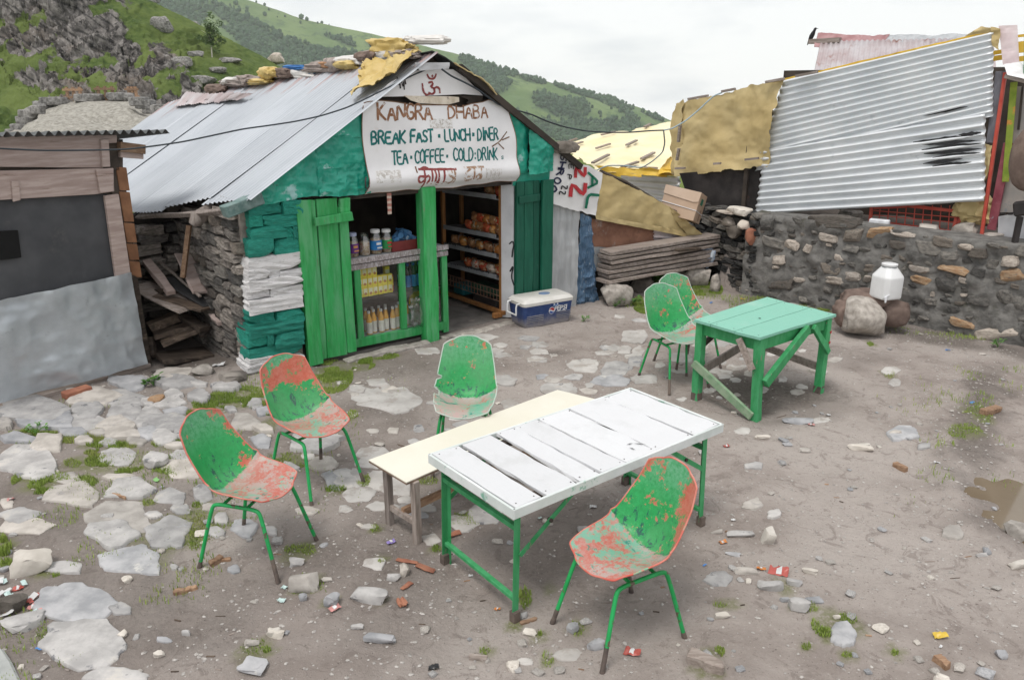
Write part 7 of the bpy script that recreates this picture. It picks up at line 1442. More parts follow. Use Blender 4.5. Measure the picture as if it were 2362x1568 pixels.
feet = dict(A=G(1606, 926), B=G(1749, 972), C=G(1888, 910), D=None); feet['D'] = feet['A'] + feet['C'] - feet['B'] + 0
for k in 'ABCD':
    p, f = crn[k].copy(), feet[k].copy() * .55 + np.array([crn[k][0], crn[k][1], 0]) * .45; f[2] = gz(f[0], f[1]) - .01; p[2] = GZ - .025; mb = MB(); mb.beam(f, p, .072, .075, tuple(q4(1, 0) - q4(0, 0)), 5, .0025, rng); mb.build('leg', M['leg_green'], gt, bevel=.005); feet[k] = f
    mb = MB(); d = p - f; mb.beam(f - d * .002, f + d * .11, .0745, .0775, tuple(q4(1, 0) - q4(0, 0))); mb.build('muddy_foot', M['chair_foot'] if k in 'AC' else M['leg_green'], gt, bevel=.004)
ctr = (crn['A'] + crn['C']) / 2
def off(p, d): v_ = p - ctr; v_[2] = 0; return p + v_ / np.linalg.norm(v_) * d
for k, l in (('A', 'B'), ('B', 'C'), ('C', 'D'), ('D', 'A')): mb = MB(); mb.beam(crn[k] * np.array([1, 1, 0]) + np.array([0, 0, GZ - .085]), crn[l] * np.array([1, 1, 0]) + np.array([0, 0, GZ - .085]), .028, .11, (0, 0, 1), 4, .002, rng); mb.build('apron', M['leg_green'], gt, bevel=.003)
def gl(k, z): t = (z - feet[k][2]) / (GZ - .025 - feet[k][2]); return feet[k] + (np.array([crn[k][0], crn[k][1], GZ - .025]) - feet[k]) * t
def side(k, l, t, z): return gl(k, z) + (gl(l, z) - gl(k, z)) * t
outw = lambda k, l: (lambda n: n / np.linalg.norm(n))(np.cross(gl(l, .4) - gl(k, .4), np.array([0, 0, 1.0])))
nAB, nBC = outw('A', 'B'), outw('B', 'C')
if nAB @ (crn['A'] - ctr) < 0: nAB = -nAB
if nBC @ (crn['B'] - ctr) < 0: nBC = -nBC
def brace(p, q, w, h, mat, n, lab=None): mb = MB(); mb.beam(p + n * .055, q + n * .055, h, w, tuple(n), 4, .003, rng); mb.build('brace', mat, gt, bevel=.003, label=lab)
brace(side('B', 'C', .03, .34), side('B', 'C', .62, .72), .045, .085, M['leg_green'], nBC); brace(side('B', 'C', .995, .42), side('B', 'C', .70, .72), .035, .055, M['leg_green'], nBC)
brace(side('A', 'B', .72, .70), side('A', 'B', .97, .46), .025, .06, M['wood_grey'], nAB, 'bare grey wooden brace'); brace(side('A', 'B', -.03, .36), side('A', 'B', .99, .045), .03, .075, surf('faded green stretcher', (.17, .29, .17), (.28, .36, .25), 5, stretch=(3, 3, 3), rnd=0), nAB, 'long slanting stretcher of faded green')
mb = MB(); mb.beam(gl('D', .30), gl('C', .25), .025, .07); mb.build('stretcher', M['wood_grey'], gt, bevel=.002); mb = MB(); mb.beam(gl('A', .26), gl('D', .42), .025, .08); mb.build('stretcher', M['wood_greyz'], gt, bevel=.002); mb = MB(); mb.beam(gl('A', .50), side('A', 'D', .5, .70), .03, .05); mb.build('brace', M['wood_dark'], gt, bevel=.002)
for z in (.60, .50): c = gl('C', z) + nBC * .039 + (gl('C', .4) - gl('B', .4)) / np.linalg.norm(gl('C', .4) - gl('B', .4)) * .028; mb = MB(); mb.tube([c - nBC * .001, c + nBC * .001], .014, 10); mb.build('red_dot', M['ink_red'], gt)

# ------------------------------------------------------------------ blue cooler
p0, p1 = G(1208, 762), G(1322, 741); cX = p1 - p0; cX[2] = 0; cl = np.linalg.norm(cX); cX /= cl; cY = np.array([-cX[1], cX[0], 0]); cd = .38; chh = .345
cc = (p0 + p1) / 2 + cY * cd / 2; cyaw = math.atan2(cX[1], cX[0]); cool = thing('picnic_cooler', 'dusty blue picnic cooler with an ivory lid outside the shop door', 'cooler', (cc[0], cc[1], gz(cc[0], cc[1])), cyaw)
Rc = rotz(cyaw); base = np.array([cc[0], cc[1], gz(cc[0], cc[1])])
def tapered(w0, d0, w1, d1, z0, z1, r, rows=6, n=6):
    V = []; 
    for k in range(rows):
        t = k / (rows - 1); w, d, z = w0 + (w1 - w0) * t, d0 + (d1 - d0) * t, z0 + (z1 - z0) * t
        for cxs, cys, a0 in ((1, 1, 0), (-1, 1, 90), (-1, -1, 180), (1, -1, 270)):
            for j in range(n): an = math.radians(a0 + 90 * j / (n - 1)); V.append((cxs * (w / 2 - r) + r * math.cos(an), cys * (d / 2 - r) + r * math.sin(an), z))
    m_ = 4 * n; F = [(k * m_ + j, k * m_ + (j + 1) % m_, (k + 1) * m_ + (j + 1) % m_, (k + 1) * m_ + j) for k in range(rows - 1) for j in range(m_)]; F += [tuple(range(m_))[::-1], tuple(range((rows - 1) * m_, rows * m_))]
    return np.array(V), F
V, F = tapered(cl * .90, cd * .86, cl * .985, cd * .97, .0, chh * .80, .035); mb = MB(); mb.add(V @ Rc.T + base, F); mb.build('body', M['cooler_blue'], cool, smooth=40, bevel=.004)
V, F = tapered(cl * 1.0, cd * 1.0, cl * 1.02, cd * 1.02, chh * .79, chh * .90, .04, 3); V2, F2 = tapered(cl * 1.02, cd * 1.02, cl * .92, cd * .90, chh * .90, chh * 1.0, .045, 4); mb = MB(); mb.add(V @ Rc.T + base, F); mb.add(V2 @ Rc.T + base, F2); mb.build('lid', M['cooler_white'], cool, smooth=50)
mb = MB(); mb.lathe([(.075, 0), (.075, .003), (.0, .003)], 20); mb.v = [mb.v[0] * np.array([1, .8, 1]) @ Rc.T + base + cX * .07 + cY * .03 + np.array([0, 0, chh + .0005])]; mb.build('lid_cap', flat('faded blue cap', (.18, .26, .42)), cool, smooth=40)
hpts = [(-.01, -.10, .30), (-.045, -.10, .30), (-.055, -.10, .26), (-.055, -.10, .17), (-.055, .10, .17), (-.055, .10, .26), (-.045, .10, .30), (-.01, .10, .30)]
mb = MB(); mb.tube([base - cX * cl / 2 + cX * q[0] + cY * q[1] + np.array([0, 0, q[2] * chh / .345]) for q in hpts], .011, 7); mb.build('handle', M['plastic_white'], cool, smooth=50)
def cface(x, z, l): return base + cX * x - cY * (cd / 2 * (.86 + .11 * z / (chh * .8)) + .001 + l) + np.array([0, 0, z])
for sgn, xa, xb in ((-1, -cl * .43, -cl * .10), (1, cl * .16, cl * .455)):
    for k in range(4): z = .075 + .023 * k; mb = MB(); mb.tube([cface(xa, z, .0), cface(xb, z, .0)], .006, 6); mb.build('rib', surf('dusty rib', (.13, .14, .19), (.24, .23, .24), 8, rnd=0), cool)
rr = random.Random(9); x0 = cl * .03
mb = MB(); write(mb, 'PEPSI', (x0 + .062, .172), (x0 + .245, .172), .056, .0135, cface, rr, .18, .12, .05, wide=(0, 1)); mb.build('lettering', M['ink_white'], cool)
mb = MB(); mb.tube([cface(x0 + .09, .158, .002), cface(x0 + .23, .160, .002)], .0025, 4); mb.build('underline', M['ink_white'], cool)
def disc(c0, r, l, mat, nm, f0=0.0, f1=1.0, wav=0.0):
    pts = [(math.cos(t), math.sin(t)) for t in np.linspace(2 * math.pi * f0, 2 * math.pi * f1, 22)]
    if wav: e0, e1 = pts[-1], pts[0]; pts += [(e0[0] + (e1[0] - e0[0]) * t, e0[1] + (e1[1] - e0[1]) * t + wav * math.sin(2 * math.pi * t)) for t in np.linspace(.1, .9, 8)]
    mb = MB(); mb.add([cface(c0[0] + r * a, c0[1] + r * b, l) for a, b in pts], [tuple(range(len(pts)))]); mb.build(nm, mat, cool)
dc = (x0 + .022, .180); disc(dc, .044, .0015, M['ink_white'], 'emblem_ring'); disc(dc, .038, .003, M['ink_red'], 'emblem_red', .02, .48, .22); disc(dc, .038, .003, M['ink_blue'], 'emblem_blue', .55, .95, -.2)
mb = MB(); c = cface(cl * .13, chh * .70, .006); mb.box(c, (.075, .012, .022), Rc); mb.build('latch', flat('pale blue latch', (.16, .25, .45)), cool, bevel=.003)
for s in (-.025, .025): mb = MB(); c = cface(cl * .13 + s, chh * .745, .008); mb.box(c, (.010, .01, .016), Rc); mb.build('latch_pin', M['ink_white'], cool)

# ------------------------------------------------------------------ water jug on its rock
jr = G(2010, 782); rock_obj('boulder', np.array([4.06, 8.63, 0]), (.50, .55, .50), 701, M['boulder'], .2, 4, 'big speckled granite boulder half covered by sacking under the white water jug', 'boulder', None, .10, sq=.75, rough=.12, smooth=60)
P, F = rock_pts(702, (.30, .24, .15), 4, .7, .16, 1.5, 2); c = np.array([4.20, 8.86, .34]); P = P + .012 * fbm(P * 8, 3, 4)[:, None]; P[:, 2] -= .30 * np.maximum(P[:, 0] - .15, 0) ** 1.2; mb = MB(); mb.add(P + c, F); mb.build('sacking', M['cloth_brown'], smooth=70, label='brown sacking draped over the boulder under the white jug', cat='sacking', origin=c)
P, F = rock_pts(703, (.21, .22, .19), 4, .8, .14, 1.6, 2); c = np.array([4.47, 8.80, .24]); mb = MB(); mb.add(P + c, F); mb.build('filled_sack', M['cloth_brown'], smooth=60, label='bulging brown sack slumped against the boulder and the wall', cat='sack', origin=c)
P, F = rock_pts(704, (.12, .14, .17), 4, .8, .14, 1.6, 2); c = np.array([3.90, 8.74, .24]); mb = MB(); mb.add(P + c, F); mb.build('sacking_fold', M['cloth_brown'], smooth=60, label='fold of brown sacking hanging down the near face of the boulder', cat='sacking', origin=c)
jz = .485; jb_, jt = at(2040, 686, 8.72), at(2040, 607, 8.72); jx = (at(2073, 650, 8.72) - at(2007, 650, 8.72))[0] / 2; jh = jt[2] - jb_[2]; jc = jb_.copy()
jug = thing('water_jug', 'square shouldered white plastic water jug with a tap standing on the covered boulder', 'jug', jc, .35)
mb = MB(); r = jx * .86; mb.lathe([(r * .88, 0), (r * .97, jh * .02), (r, jh * .07), (r, jh * .60), (r * .985, jh * .64), (r * .66, jh * .83), (r * .57, jh * .87), (r * .56, jh * .90)], 8); V = mb.v[0]; q_ = np.abs(V[:, :2]); rad = np.hypot(V[:, 0], V[:, 1]); big_ = q_[:, 0] > q_[:, 1]; sg = np.sign(V[:, :2]); f_ = np.where(V[:, 2] > jh * .8, .55, .66)
V[:, 0], V[:, 1] = sg[:, 0] * rad * np.where(big_, 1, f_), sg[:, 1] * rad * np.where(big_, f_, 1); mb.v = [V @ rotz(.35).T + jc]; mb.build('body', M['plastic_white'], jug, bevel=.012, smooth=30)
mb = MB(); mb.lathe([(r * .56, jh * .885), (r * .60, jh * .90), (r * .60, jh * .93), (r * .57, jh * .935)], 24, jc); mb.build('collar', flat('grey collar', (.28, .30, .31)), jug, smooth=40); mb = MB(); mb.lathe([(r * .60, jh * .93), (r * .62, jh * .94), (r * .62, jh * .985), (r * .5, jh)], 24, jc); mb.build('lid', M['plastic_white'], jug, smooth=40)
tp_ = jc + np.array([-r * .45, -r * .98, jh * .10]); mb = MB(); mb.tube([tp_ + np.array([.02, .05, 0]), tp_, tp_ + np.array([-.015, -.045, -.005])], .016, 8); mb.tube([tp_ + np.array([-.01, -.035, 0]), tp_ + np.array([-.012, -.045, -.055])], [.014, .010], 8); mb.build('tap', M['ink_white'], jug, smooth=50)
mb = MB(); mb.tube([tp_ + np.array([-.005, -.02, .01]), tp_ + np.array([.03, -.03, .03])], .008, 6); mb.build('tap_lever', M['ink_white'], jug, smooth=50)
# ------------------------------------------------------------------ flat stones set into the yard, where the photograph shows them
FS = {R1: [(0,375,460,530),(85,425,490,575),(480,395,700,520),(360,475,740,600),(460,310,820,420),(750,220,1010,320),(680,320,1010,440),(740,425,960,530),(890,430,1115,570),(1055,180,1330,260),(1060,230,1340,320),(1130,315,1250,375),(1055,365,1265,435),(965,375,1060,425),(1120,425,1280,475),(960,470,1300,590),(670,505,920,610),(1170,520,1330,645),(720,575,960,655),(940,570,1095,660),(1030,590,1210,690),(400,575,600,650),(0,625,270,700),(220,640,430,760),(0,700,400,940),(150,850,420,940),(505,655,635,700),(680,655,800,705),(610,590,740,630),(870,650,1000,705),(660,710,920,835),(1165,730,1320,810),(1110,805,1415,920),(1135,690,1295,720),(700,895,920,945),(730,930,1065,1070),(360,895,560,975),(315,945,690,1120),(1060,990,1280,1100),(1320,970,1450,1100),(1170,1105,1295,1170),(595,1080,1030,1295),(985,1155,1110,1205),(595,1225,965,1405),(1000,1190,1325,1400),(685,1365,1080,1568),(0,1130,275,1235),(0,1195,400,1310),(280,1480,570,1560),(1590,485,1785,590),(1690,380,1790,450),(1750,440,1850,495),(1735,570,1870,620),(1720,620,1860,720),(1470,1175,1560,1250),(1585,1220,1760,1340),(1405,1275,1550,1340),(1380,1100,1480,1150),(2010,640,2352,755),(1930,820,2050,880),(2110,780,2310,865),(2205,865,2352,1000),(1810,1255,1890,1310),(1290,320,1440,400),(1540,430,1620,470),(1305,285,1430,315),(1450,290,1640,340),(0,530,85,595),(0,1060,90,1130)],
      R2: [(250,750,1040,1130),(300,1055,1060,1500),(680,1470,1250,1620),(900,920,1100,1030),(1890,610,2000,680),(1410,610,1490,650),(1510,1160,1590,1190),(1300,1200,1440,1250)],
      R3: [(415,130,665,265),(545,245,770,355),(700,130,1030,300),(705,360,935,420),(930,310,1040,370),(950,360,1180,420),(955,410,1130,465),(1285,450,1490,560),(1410,380,1630,500),(1085,565,1215,640),(670,510,780,550),(695,750,860,830),(1990,1345,2215,1430),(1740,1420,1850,1465),(520,385,620,435),(320,60,520,130),(270,20,360,70),(230,400,390,455)],
      R4: [(0,355,455,510),(115,315,235,360),(5,355,105,400),(885,295,1025,360),(925,430,1030,490),(1175,320,1380,425),(1335,190,1530,275),(1540,210,1725,295),(1480,290,1705,360),(1310,290,1430,325),(1140,290,1215,320),(1665,20,1820,95),(1725,105,1800,170),(1505,135,1620,165),(1525,110,1590,135),(1035,50,1165,80),(755,40,910,80),(1080,180,1200,215),(410,115,560,160),(395,580,460,625),(240,600,310,635),(885,525,1010,575),(640,560,810,615),(365,665,445,710),(20,715,260,850),(0,860,90,980),(880,90,965,120),(830,120,950,155),(870,155,930,180),(1700,175,1780,235),(1720,290,1870,345),(1640,115,1720,160),(1045,105,1115,130)],
      R5: [(455,745,645,820),(790,645,980,695),(1255,740,1335,785),(1345,950,1420,1000),(945,960,1040,995),(725,1035,835,1080),(1760,785,1885,830),(2205,870,2362,930),(2260,960,2362,1020),(1420,320,1640,365),(0,440,85,470),(140,465,270,495),(330,830,420,880),(840,810,930,850),(115,775,240,850)],
      R6: [(375,315,475,355),(1205,105,1385,185),(1380,205,1450,235),(365,515,495,580),(505,580,585,630),(140,945,300,1025),(880,1235,1025,1370),(1525,685,1640,760)]}
def flagstone(x0, y0, x1, y1, seed, mat, h=.02, parent=None, name='flagstone', scl=1.05):
    r = random.Random(seed); xm, ym = (x0 + x1) / 2, (y0 + y1) / 2
    L, R_, T_, B_ = G(x0, ym), G(x1, ym), G(xm, y0), G(xm, y1); c = (L + R_ + T_ + B_) / 4; ax, ay = (R_ - L) / 2, (T_ - B_) / 2; c = (T_ + B_) / 2
    n = r.randint(5, 7); an = sorted((2 * math.pi * (k + r.uniform(-.32, .32)) / n + r.uniform(0, .3)) for k in range(n)); sh = r.uniform(-.35, .35)
    cor = []
    for a in an:
        ca, sa = math.cos(a), math.sin(a); m = max(abs(ca), abs(sa)); q = .55 / m + .45; rad = min(q, 1.18) * r.uniform(.80, 1.02); cor.append((ca * rad + sh * sa * .5, sa * rad))
    ol = []
    for k in range(n):
        p, q = np.array(cor[k]), np.array(cor[(k + 1) % n]); e = q - p; nn = np.array([-e[1], e[0]])
        for t in (0, .2, .42, .63, .83): ol.append(p + e * t + nn * (r.uniform(-.07, .045) if t else 0))
    ol = np.array(ol); ol /= np.abs(ol).max(0); ol *= scl; m = len(ol); size = min(np.linalg.norm(ax), np.linalg.norm(ay)); g = gz(c[0], c[1]); bv = min(.012, size * .12) / max(size, 1e-6)
    tx, ty = r.uniform(-.02, .02), r.uniform(-.02, .02); V = []
    for sc, z in ((1.02, -.035), (1.0, h * .45), (1 - bv * .5, h * .85), (1 - bv * 1.6, h), (.66, h + .003), (.33, h + .002)):
        for q in ol: p = c + ax * q[0] * sc + ay * q[1] * sc; zz = z + tx * q[0] * size + ty * q[1] * size + (.004 * math.sin(p[0] * 31 + seed) * math.cos(p[1] * 27) if sc < .99 else 0); V.append((p[0], p[1], g + zz))
    V.append((c[0], c[1], g + h + .002)); F = [(k * m + j, k * m + (j + 1) % m, (k + 1) * m + (j + 1) % m, (k + 1) * m + j) for k in range(5) for j in range(m)] + [(5 * m + j, 5 * m + (j + 1) % m, 6 * m) for j in range(m)]
    mb = MB(); mb.add(V, F); return mb.build(name, mat, parent or ground, smooth=40)
k = 0
for fn, lst in FS.items():
    for (a, b, c_, d_) in lst:
        k += 1; x0, y0 = fn(a, b); x1, y1 = fn(c_, d_); r = random.Random(k)
        paved = fn is R1 and b < 700
        low = fn in (R4, R5) or (fn is R3)
        mat = M['stone_flush'] if low and r.random() < .6 else r.choices([M['stone_grey'], M['stone_warm'], M['stone_blue']], [5, 3, 2.5])[0]
        flagstone(x0, y0, x1, y1, k * 13 + 5, mat, (r.uniform(.022, .04) if paved else r.uniform(.005, .012) if low else r.uniform(.010, .022)), scl=1.15 if paved else 1.0 if fn is R2 else 1.12)
# more small flush stones between them
rng = random.Random(77); made = 0
while made < 60:
    x, y = rng.uniform(760, 1900), rng.uniform(790, 1010)
    if rng.random() > (1 - abs(y - 860) / 200): continue
    w = rng.uniform(9, 26); h = w * rng.uniform(.28, .42); flagstone(x - w, y - h, x + w, y + h, made + 4000, M['stone_flush'] if rng.random() < .7 else M['stone_warm'], rng.uniform(.003, .008)); made += 1

# ------------------------------------------------------------------ loose rocks one can tell apart
RK = [(R1, 70, 1300, 355, 1550, .16, 'pale_rock', 'thick pale block with a broken edge by the grass tuft at the yard corner'),
      (R1, 975, 690, 1140, 845, .13, 'stone_grey', 'pointed grey stone standing up out of the grass among the flagstones'),
      (R2, 0, 870, 340, 1160, .07, 'stone_grey', 'grey slab with a pinkish patch lying at the lowest corner of the paving'),
      (R2, 0, 775, 220, 940, .12, 'wall_mid', 'dark angular rock behind the slab at the lowest corner'),
      (R2, 1975, 1285, 2230, 1530, .05, 'stone_blue', 'heart shaped grey stone in a ring of moss at the bottom of the yard'),
      (R2, 2030, 1215, 2165, 1270, .04, 'stone_warm', 'small pale stone touching the heart shaped one'),
      (R2, 2210, 1105, 2352, 1200, .05, 'pale_rock', 'white lumpy stone above the heart shaped one'),
      (R2, 1270, 1290, 1365, 1370, .04, 'pale_rock', 'small white triangular stone alone on the dirt'),
      (R2, 975, 1085, 1055, 1210, .04, 'pale_rock', 'narrow cream stone along the edge of the large flat slab'),
      (R3, 185, 750, 400, 950, .12, 'stone_warm', 'big pale rock in front of the chair standing apart'),
      (R3, 180, 700, 300, 780, .06, 'stone_grey', 'grey stone leaning on the big pale rock'),
      (R3, 935, 755, 1015, 830, .08, 'boulder', 'rounded grey stone beside the red bark piece'),
      (R3, 850, 815, 945, 890, .05, 'stone_grey', 'flattish grey stone before the rounded one by the bark'),
      (R3, 590, 855, 870, 1035, .10, 'stone_grey', 'hollowed grey rock with a curved notch in the open dirt'),
      (R3, 425, 950, 540, 1060, .09, 'stone_blue', 'steep sided grey stone between the notched rock and the pale rock'),
      (R3, 250, 965, 310, 1030, .05, 'stone_blue', 'little dark stone by the black scrap'),
      (R3, 695, 1200, 930, 1325, .06, 'stone_blue', 'smooth blue grey rock below the notched rock'),
      (R3, 600, 1180, 695, 1230, .03, 'stone_grey', 'small grey wedge beside the smooth blue grey rock'),
      (R3, 25, 1190, 155, 1265, .05, 'pale_rock', 'white stone in the open dirt below the terracotta stain'),
      (R3, 400, 860, 490, 905, .03, 'stone_warm', 'small oval pebble next to the big pale rock'),
      (R3, 1750, 1075, 1820, 1130, .04, 'stone_grey', 'grey stone beside the foot of the white table'),
      (R3, 1770, 1180, 1880, 1260, .04, 'pale_rock', 'curved cream stone by the chair foot and white table leg'),
      (R3, 2075, 1140, 2170, 1230, .06, 'stone_blue', 'dark grey stone behind the front leg of the big red worn chair'),
      (R3, 2220, 1270, 2340, 1340, .06, 'stone_blue', 'angular dark stone under the big red worn chair'),
      (R3, 2150, 495, 2230, 550, .05, 'stone_grey', 'grey stone under the middle of the white table'),
      (R6, 470, 655, 560, 740, .11, 'pale_rock', 'round white stone like a ball beside the long flat stone'),
      (R6, 260, 660, 455, 735, .03, 'stone_grey', 'long flat grey stone beside the round white one'),
      (R6, 180, 675, 260, 710, .03, 'stone_warm', 'small pale stone at the foot of the far table leg'),
      (R6, 260, 790, 355, 840, .02, 'stone_blue', 'slanting slate chip below the orange wrapper'),
      (R6, 315, 880, 460, 935, .05, 'stone_warm', 'brownish rock beside the red and white wrapper'),
      (R6, 445, 945, 610, 1040, .06, 'stone_grey', 'broad pale grey rock in the moss patch'),
      (R6, 700, 885, 800, 940, .04, 'pale_rock', 'cream stone beyond the moss patch'),
      (R6, 620, 935, 725, 1010, .04, 'stone_grey', 'grey stone touching the broad pale grey rock'),
      (R6, 640, 1045, 755, 1150, .09, 'stone_grey', 'upright grey rock in the middle of the moss patch'),
      (R6, 725, 1040, 835, 1115, .03, 'stone_blue', 'thin slate slanting beside the upright grey rock'),
      (R6, 580, 1060, 640, 1105, .03, 'stone_blue', 'small dark stone beside the upright grey rock'),
      (R6, 890, 1165, 935, 1200, .03, 'pale_rock', 'small pale stone on the brown moss'),
      (R6, 195, 1155, 290, 1205, .04, 'pale_rock', 'pale stone beside the chair foot in thin grass'),
      (R6, 1835, 1350, 1910, 1430, .05, 'stone_blue', 'dark stone near the lower corner of the yard by the ditch'),
      (R6, 1480, 1500, 1575, 1590, .07, 'pale_rock', 'pale rock beside the brown bark at the lower edge of the yard'),
      (R6, 1910, 550, 2060, 705, .15, 'boulder', 'large grey boulder sitting in the puddle'),
      (R6, 1910, 845, 2030, 915, .06, 'pale_rock', 'pale rock on the bank of the puddle'),
      (R6, 1715, 820, 1790, 865, .03, 'stone_grey', 'small grey stone on the gravel near the puddle'),
      (R6, 975, 165, 1125, 230, .07, 'pale_rock', 'domed pale stone in the open yard beyond the white table'),
      (R6, 440, 130, 525, 165, .05, 'pale_rock', 'white stone just beyond the corner of the white table'),
      (R6, 690, 195, 765, 250, .04, 'stone_warm', 'buff stone between white table and domed stone'),
      (R6, 570, 265, 615, 330, .03, 'stone_grey', 'bone shaped grey stone beyond the white table'),
      (R5, 1385, 1245, 1665, 1340, .05, 'stone_blue', 'long ridged slate lying before the mint green table'),
      (R5, 1940, 1445, 2130, 1535, .05, 'pale_rock', 'pale lump of rock in the open yard past the long ridged slate'),
      (R5, 1595, 865, 1670, 910, .05, 'pale_rock', 'white stone behind the far leg of the mint green table'),
      (R5, 2255, 1365, 2362, 1425, .05, 'stone_warm', 'buff pointed rock in the yard in line with the water jug'),
      (R5, 1160, 1400, 1285, 1450, .05, 'pale_rock', 'white stone between the two tables'),
      (R1, 1000, 315, 1120, 390, .10, 'wall_orange', 'orange brown rock at the top of the paving'),
      (R1, 1310, 150, 1490, 240, .12, 'boulder', 'dark smooth boulder before the wet sawn slab'),
      (R1, 1500, 150, 1700, 300, .10, 'hut_stone', 'rough dark stone fallen at the foot of the side wall'),
      (R1, 940, 185, 1050, 240, .06, 'stone_warm', 'rounded buff stone at the end of the booth sill'),
      (R1, 1035, 145, 1165, 190, .05, 'hut_stone', 'mossy stone beneath the wood store')]
for k, (fn, a, b, c_, d_, h, m, lb) in enumerate(RK):
    x0, y0 = fn(a, b); x1, y1 = fn(c_, d_); p0, p1 = G(x0, y1), G(x1, y1); w = np.linalg.norm(p1 - p0); far = G((x0 + x1) / 2, y0 + (y1 - y0) * .25, h); near = G((x0 + x1) / 2, y1)
    dep = max(.35 * w, min(1.4 * w, np.linalg.norm(far - near))); c = near + (far - near) / np.linalg.norm(far - near) * dep / 2; c[2] = gz(c[0], c[1])
    rock_obj('rock', c, (w, dep, h * .98), 1200 + k * 7, M[m], random.Random(k).uniform(-.4, .4), 3, lb, 'rock', None, .22, sq=.5, rough=.24, smooth=32, cuts=7)
slab = [R2(-260, 1270), R2(20, 1290), R2(95, 1400), R2(175, 1570), R2(175, 1800), R2(-260, 1800)]
mb = MB(); mb.prism([G(x, y, .03) for x, y in slab], np.array([0, 0, -.16])); o = mb.build('concrete_slab', surf('grey concrete', (.30, .31, .30), (.40, .41, .395), 6, bscale=30, bump=.5, rnd=0), ground, bevel=.012)
# hundreds of small loose stones: the larger share one label, the gravel is stuff
lab_s = 'small stone lying loose on the bare dirt of the yard'; mesh_lib = []
for k in range(10):
    P, F = rock_pts(1500 + k, (.5, .5, .5), 2, .6, .25, 1.6, 5); me = bpy.data.meshes.new('small_stone'); me.from_pydata(P.tolist(), [], [tuple(int(i) for i in f) for f in F]); me.polygons.foreach_set('use_smooth', [True] * len(me.polygons)); me.set_sharp_from_angle(angle=math.radians(32)); me.materials.append(M['stone_grey']); mesh_lib.append(me)
rng = random.Random(91); cnt = 0
while cnt < 190:
    px, py = rng.uniform(0, 2360), rng.uniform(760, 1568); q = G(px, py); a, d = wall_ad(q[0], q[1])
    if d > -.15 and a > -.5: continue
    hs_, hd_ = (q[0] - HUT.o[0]) * HUT.u[0] + (q[1] - HUT.o[1]) * HUT.u[1], (q[0] - HUT.o[0]) * HUT.v[0] + (q[1] - HUT.o[1]) * HUT.v[1]
    if hd_ > -.2 and hs_ > -.3: continue
    if (q[:2] - BOOTH.o) @ BOOTH.v > -.1: continue
    if vnoise(np.array([[q[0] * 1.1, q[1] * 1.1, 3.0]]), 5)[0] < rng.uniform(-.7, .5): continue
    s = rng.uniform(.022, .055) * (1.35 if rng.random() < .15 else 1); Mx = Matrix.Translation((q[0], q[1], gz(q[0], q[1]) + s * .12)) @ Matrix.Rotation(rng.uniform(0, 6.28), 4, 'Z') @ Matrix.Diagonal((s * rng.uniform(.9, 1.6), s, s * rng.uniform(.35, .7), 1))
    link_mesh('small_stone', mesh_lib[cnt % 10], rng.choices([M['stone_grey'], M['pale_rock'], M['stone_blue'], M['stone_warm']], [3, 2.5, 2, 3])[0], None, Mx, lab_s, 'stone', 'loose small stones in the yard'); cnt += 1
def scatter_mb(n, size, region, seed, sub=1, flat_=.6, dens=None):
    r = np.random.RandomState(seed); V0, F0 = ICO[1]; lowV = np.array([(0, 0, 1), (.94, 0, .1), (.29, .9, -.1), (-.76, .55, .1), (-.76, -.55, -.1), (.29, -.9, .1), (0, 0, -.9)]); lowF = np.array([(0, 1, 2), (0, 2, 3), (0, 3, 4), (0, 4, 5), (0, 5, 1), (6, 2, 1), (6, 3, 2), (6, 4, 3), (6, 5, 4), (6, 1, 5)])
    vs_, fs_, c = [], [], 0; pts = []
    while len(pts) < n:
        p = np.array([r.uniform(region[0], region[1], 400), r.uniform(region[2], region[3], 400)]).T
        keep = np.ones(len(p), bool) if dens is None else r.rand(len(p)) < dens(p[:, 0], p[:, 1]); pts += list(p[keep])
    pts = np.array(pts[:n]); zz = ground_z(pts[:, 0], pts[:, 1])
    for k in range(n):
        s = size[0] + (size[1] - size[0]) * r.rand() ** 2.6; a = r.uniform(0, 6.28); P = lowV * (1 + .5 * (r.rand(7, 1) - .5)) * np.array([s * r.uniform(.8, 1.6), s, s * flat_ * r.uniform(.6, 1.2)]); P = P @ rotz(a).T + np.array([pts[k, 0], pts[k, 1], zz[k] + s * .15]); vs_.append(P); fs_.append(lowF + c); c += 7
    mb = MB(); mb.v, mb.f, mb.n, mb.att = [np.vstack(vs_)], np.vstack(fs_).tolist(), c, [np.zeros((c, 3))]; return mb
def dens_yard(x, y):
    p = np.stack([x, y, 0 * x], -1); a, d = wall_ad(x, y); f = .30 + .5 * sstep(0, .5, fbm(p * .9, 3, 21)); f = f + .7 * sstep(.7, .1, np.abs(x - bank_x(y) + .1)) * (y > 3.2) * (y < 8); f = np.where((np.abs(d + .45) < .4) & (a > -.3), f + .5, f)
    f = np.where(d > -.08, np.where(d > .5, .35, 0), f); hd_ = (x - HUT.o[0]) * HUT.v[0] + (y - HUT.o[1]) * HUT.v[1]; hs_ = (x - HUT.o[0]) * HUT.u[0] + (y - HUT.o[1]) * HUT.u[1]
    return np.where((hd_ > -.03) & (hs_ > -.2) & (hs_ < 5), 0, f)
scatter_mb(15000, (.0022, .013), (-4.2, 5.6, 2.3, 9.6), 31, dens=dens_yard).build('gravel', M['gravel_stone'], kind='stuff', smooth=None, label='fine gravel and stone chips strewn over the dirt')

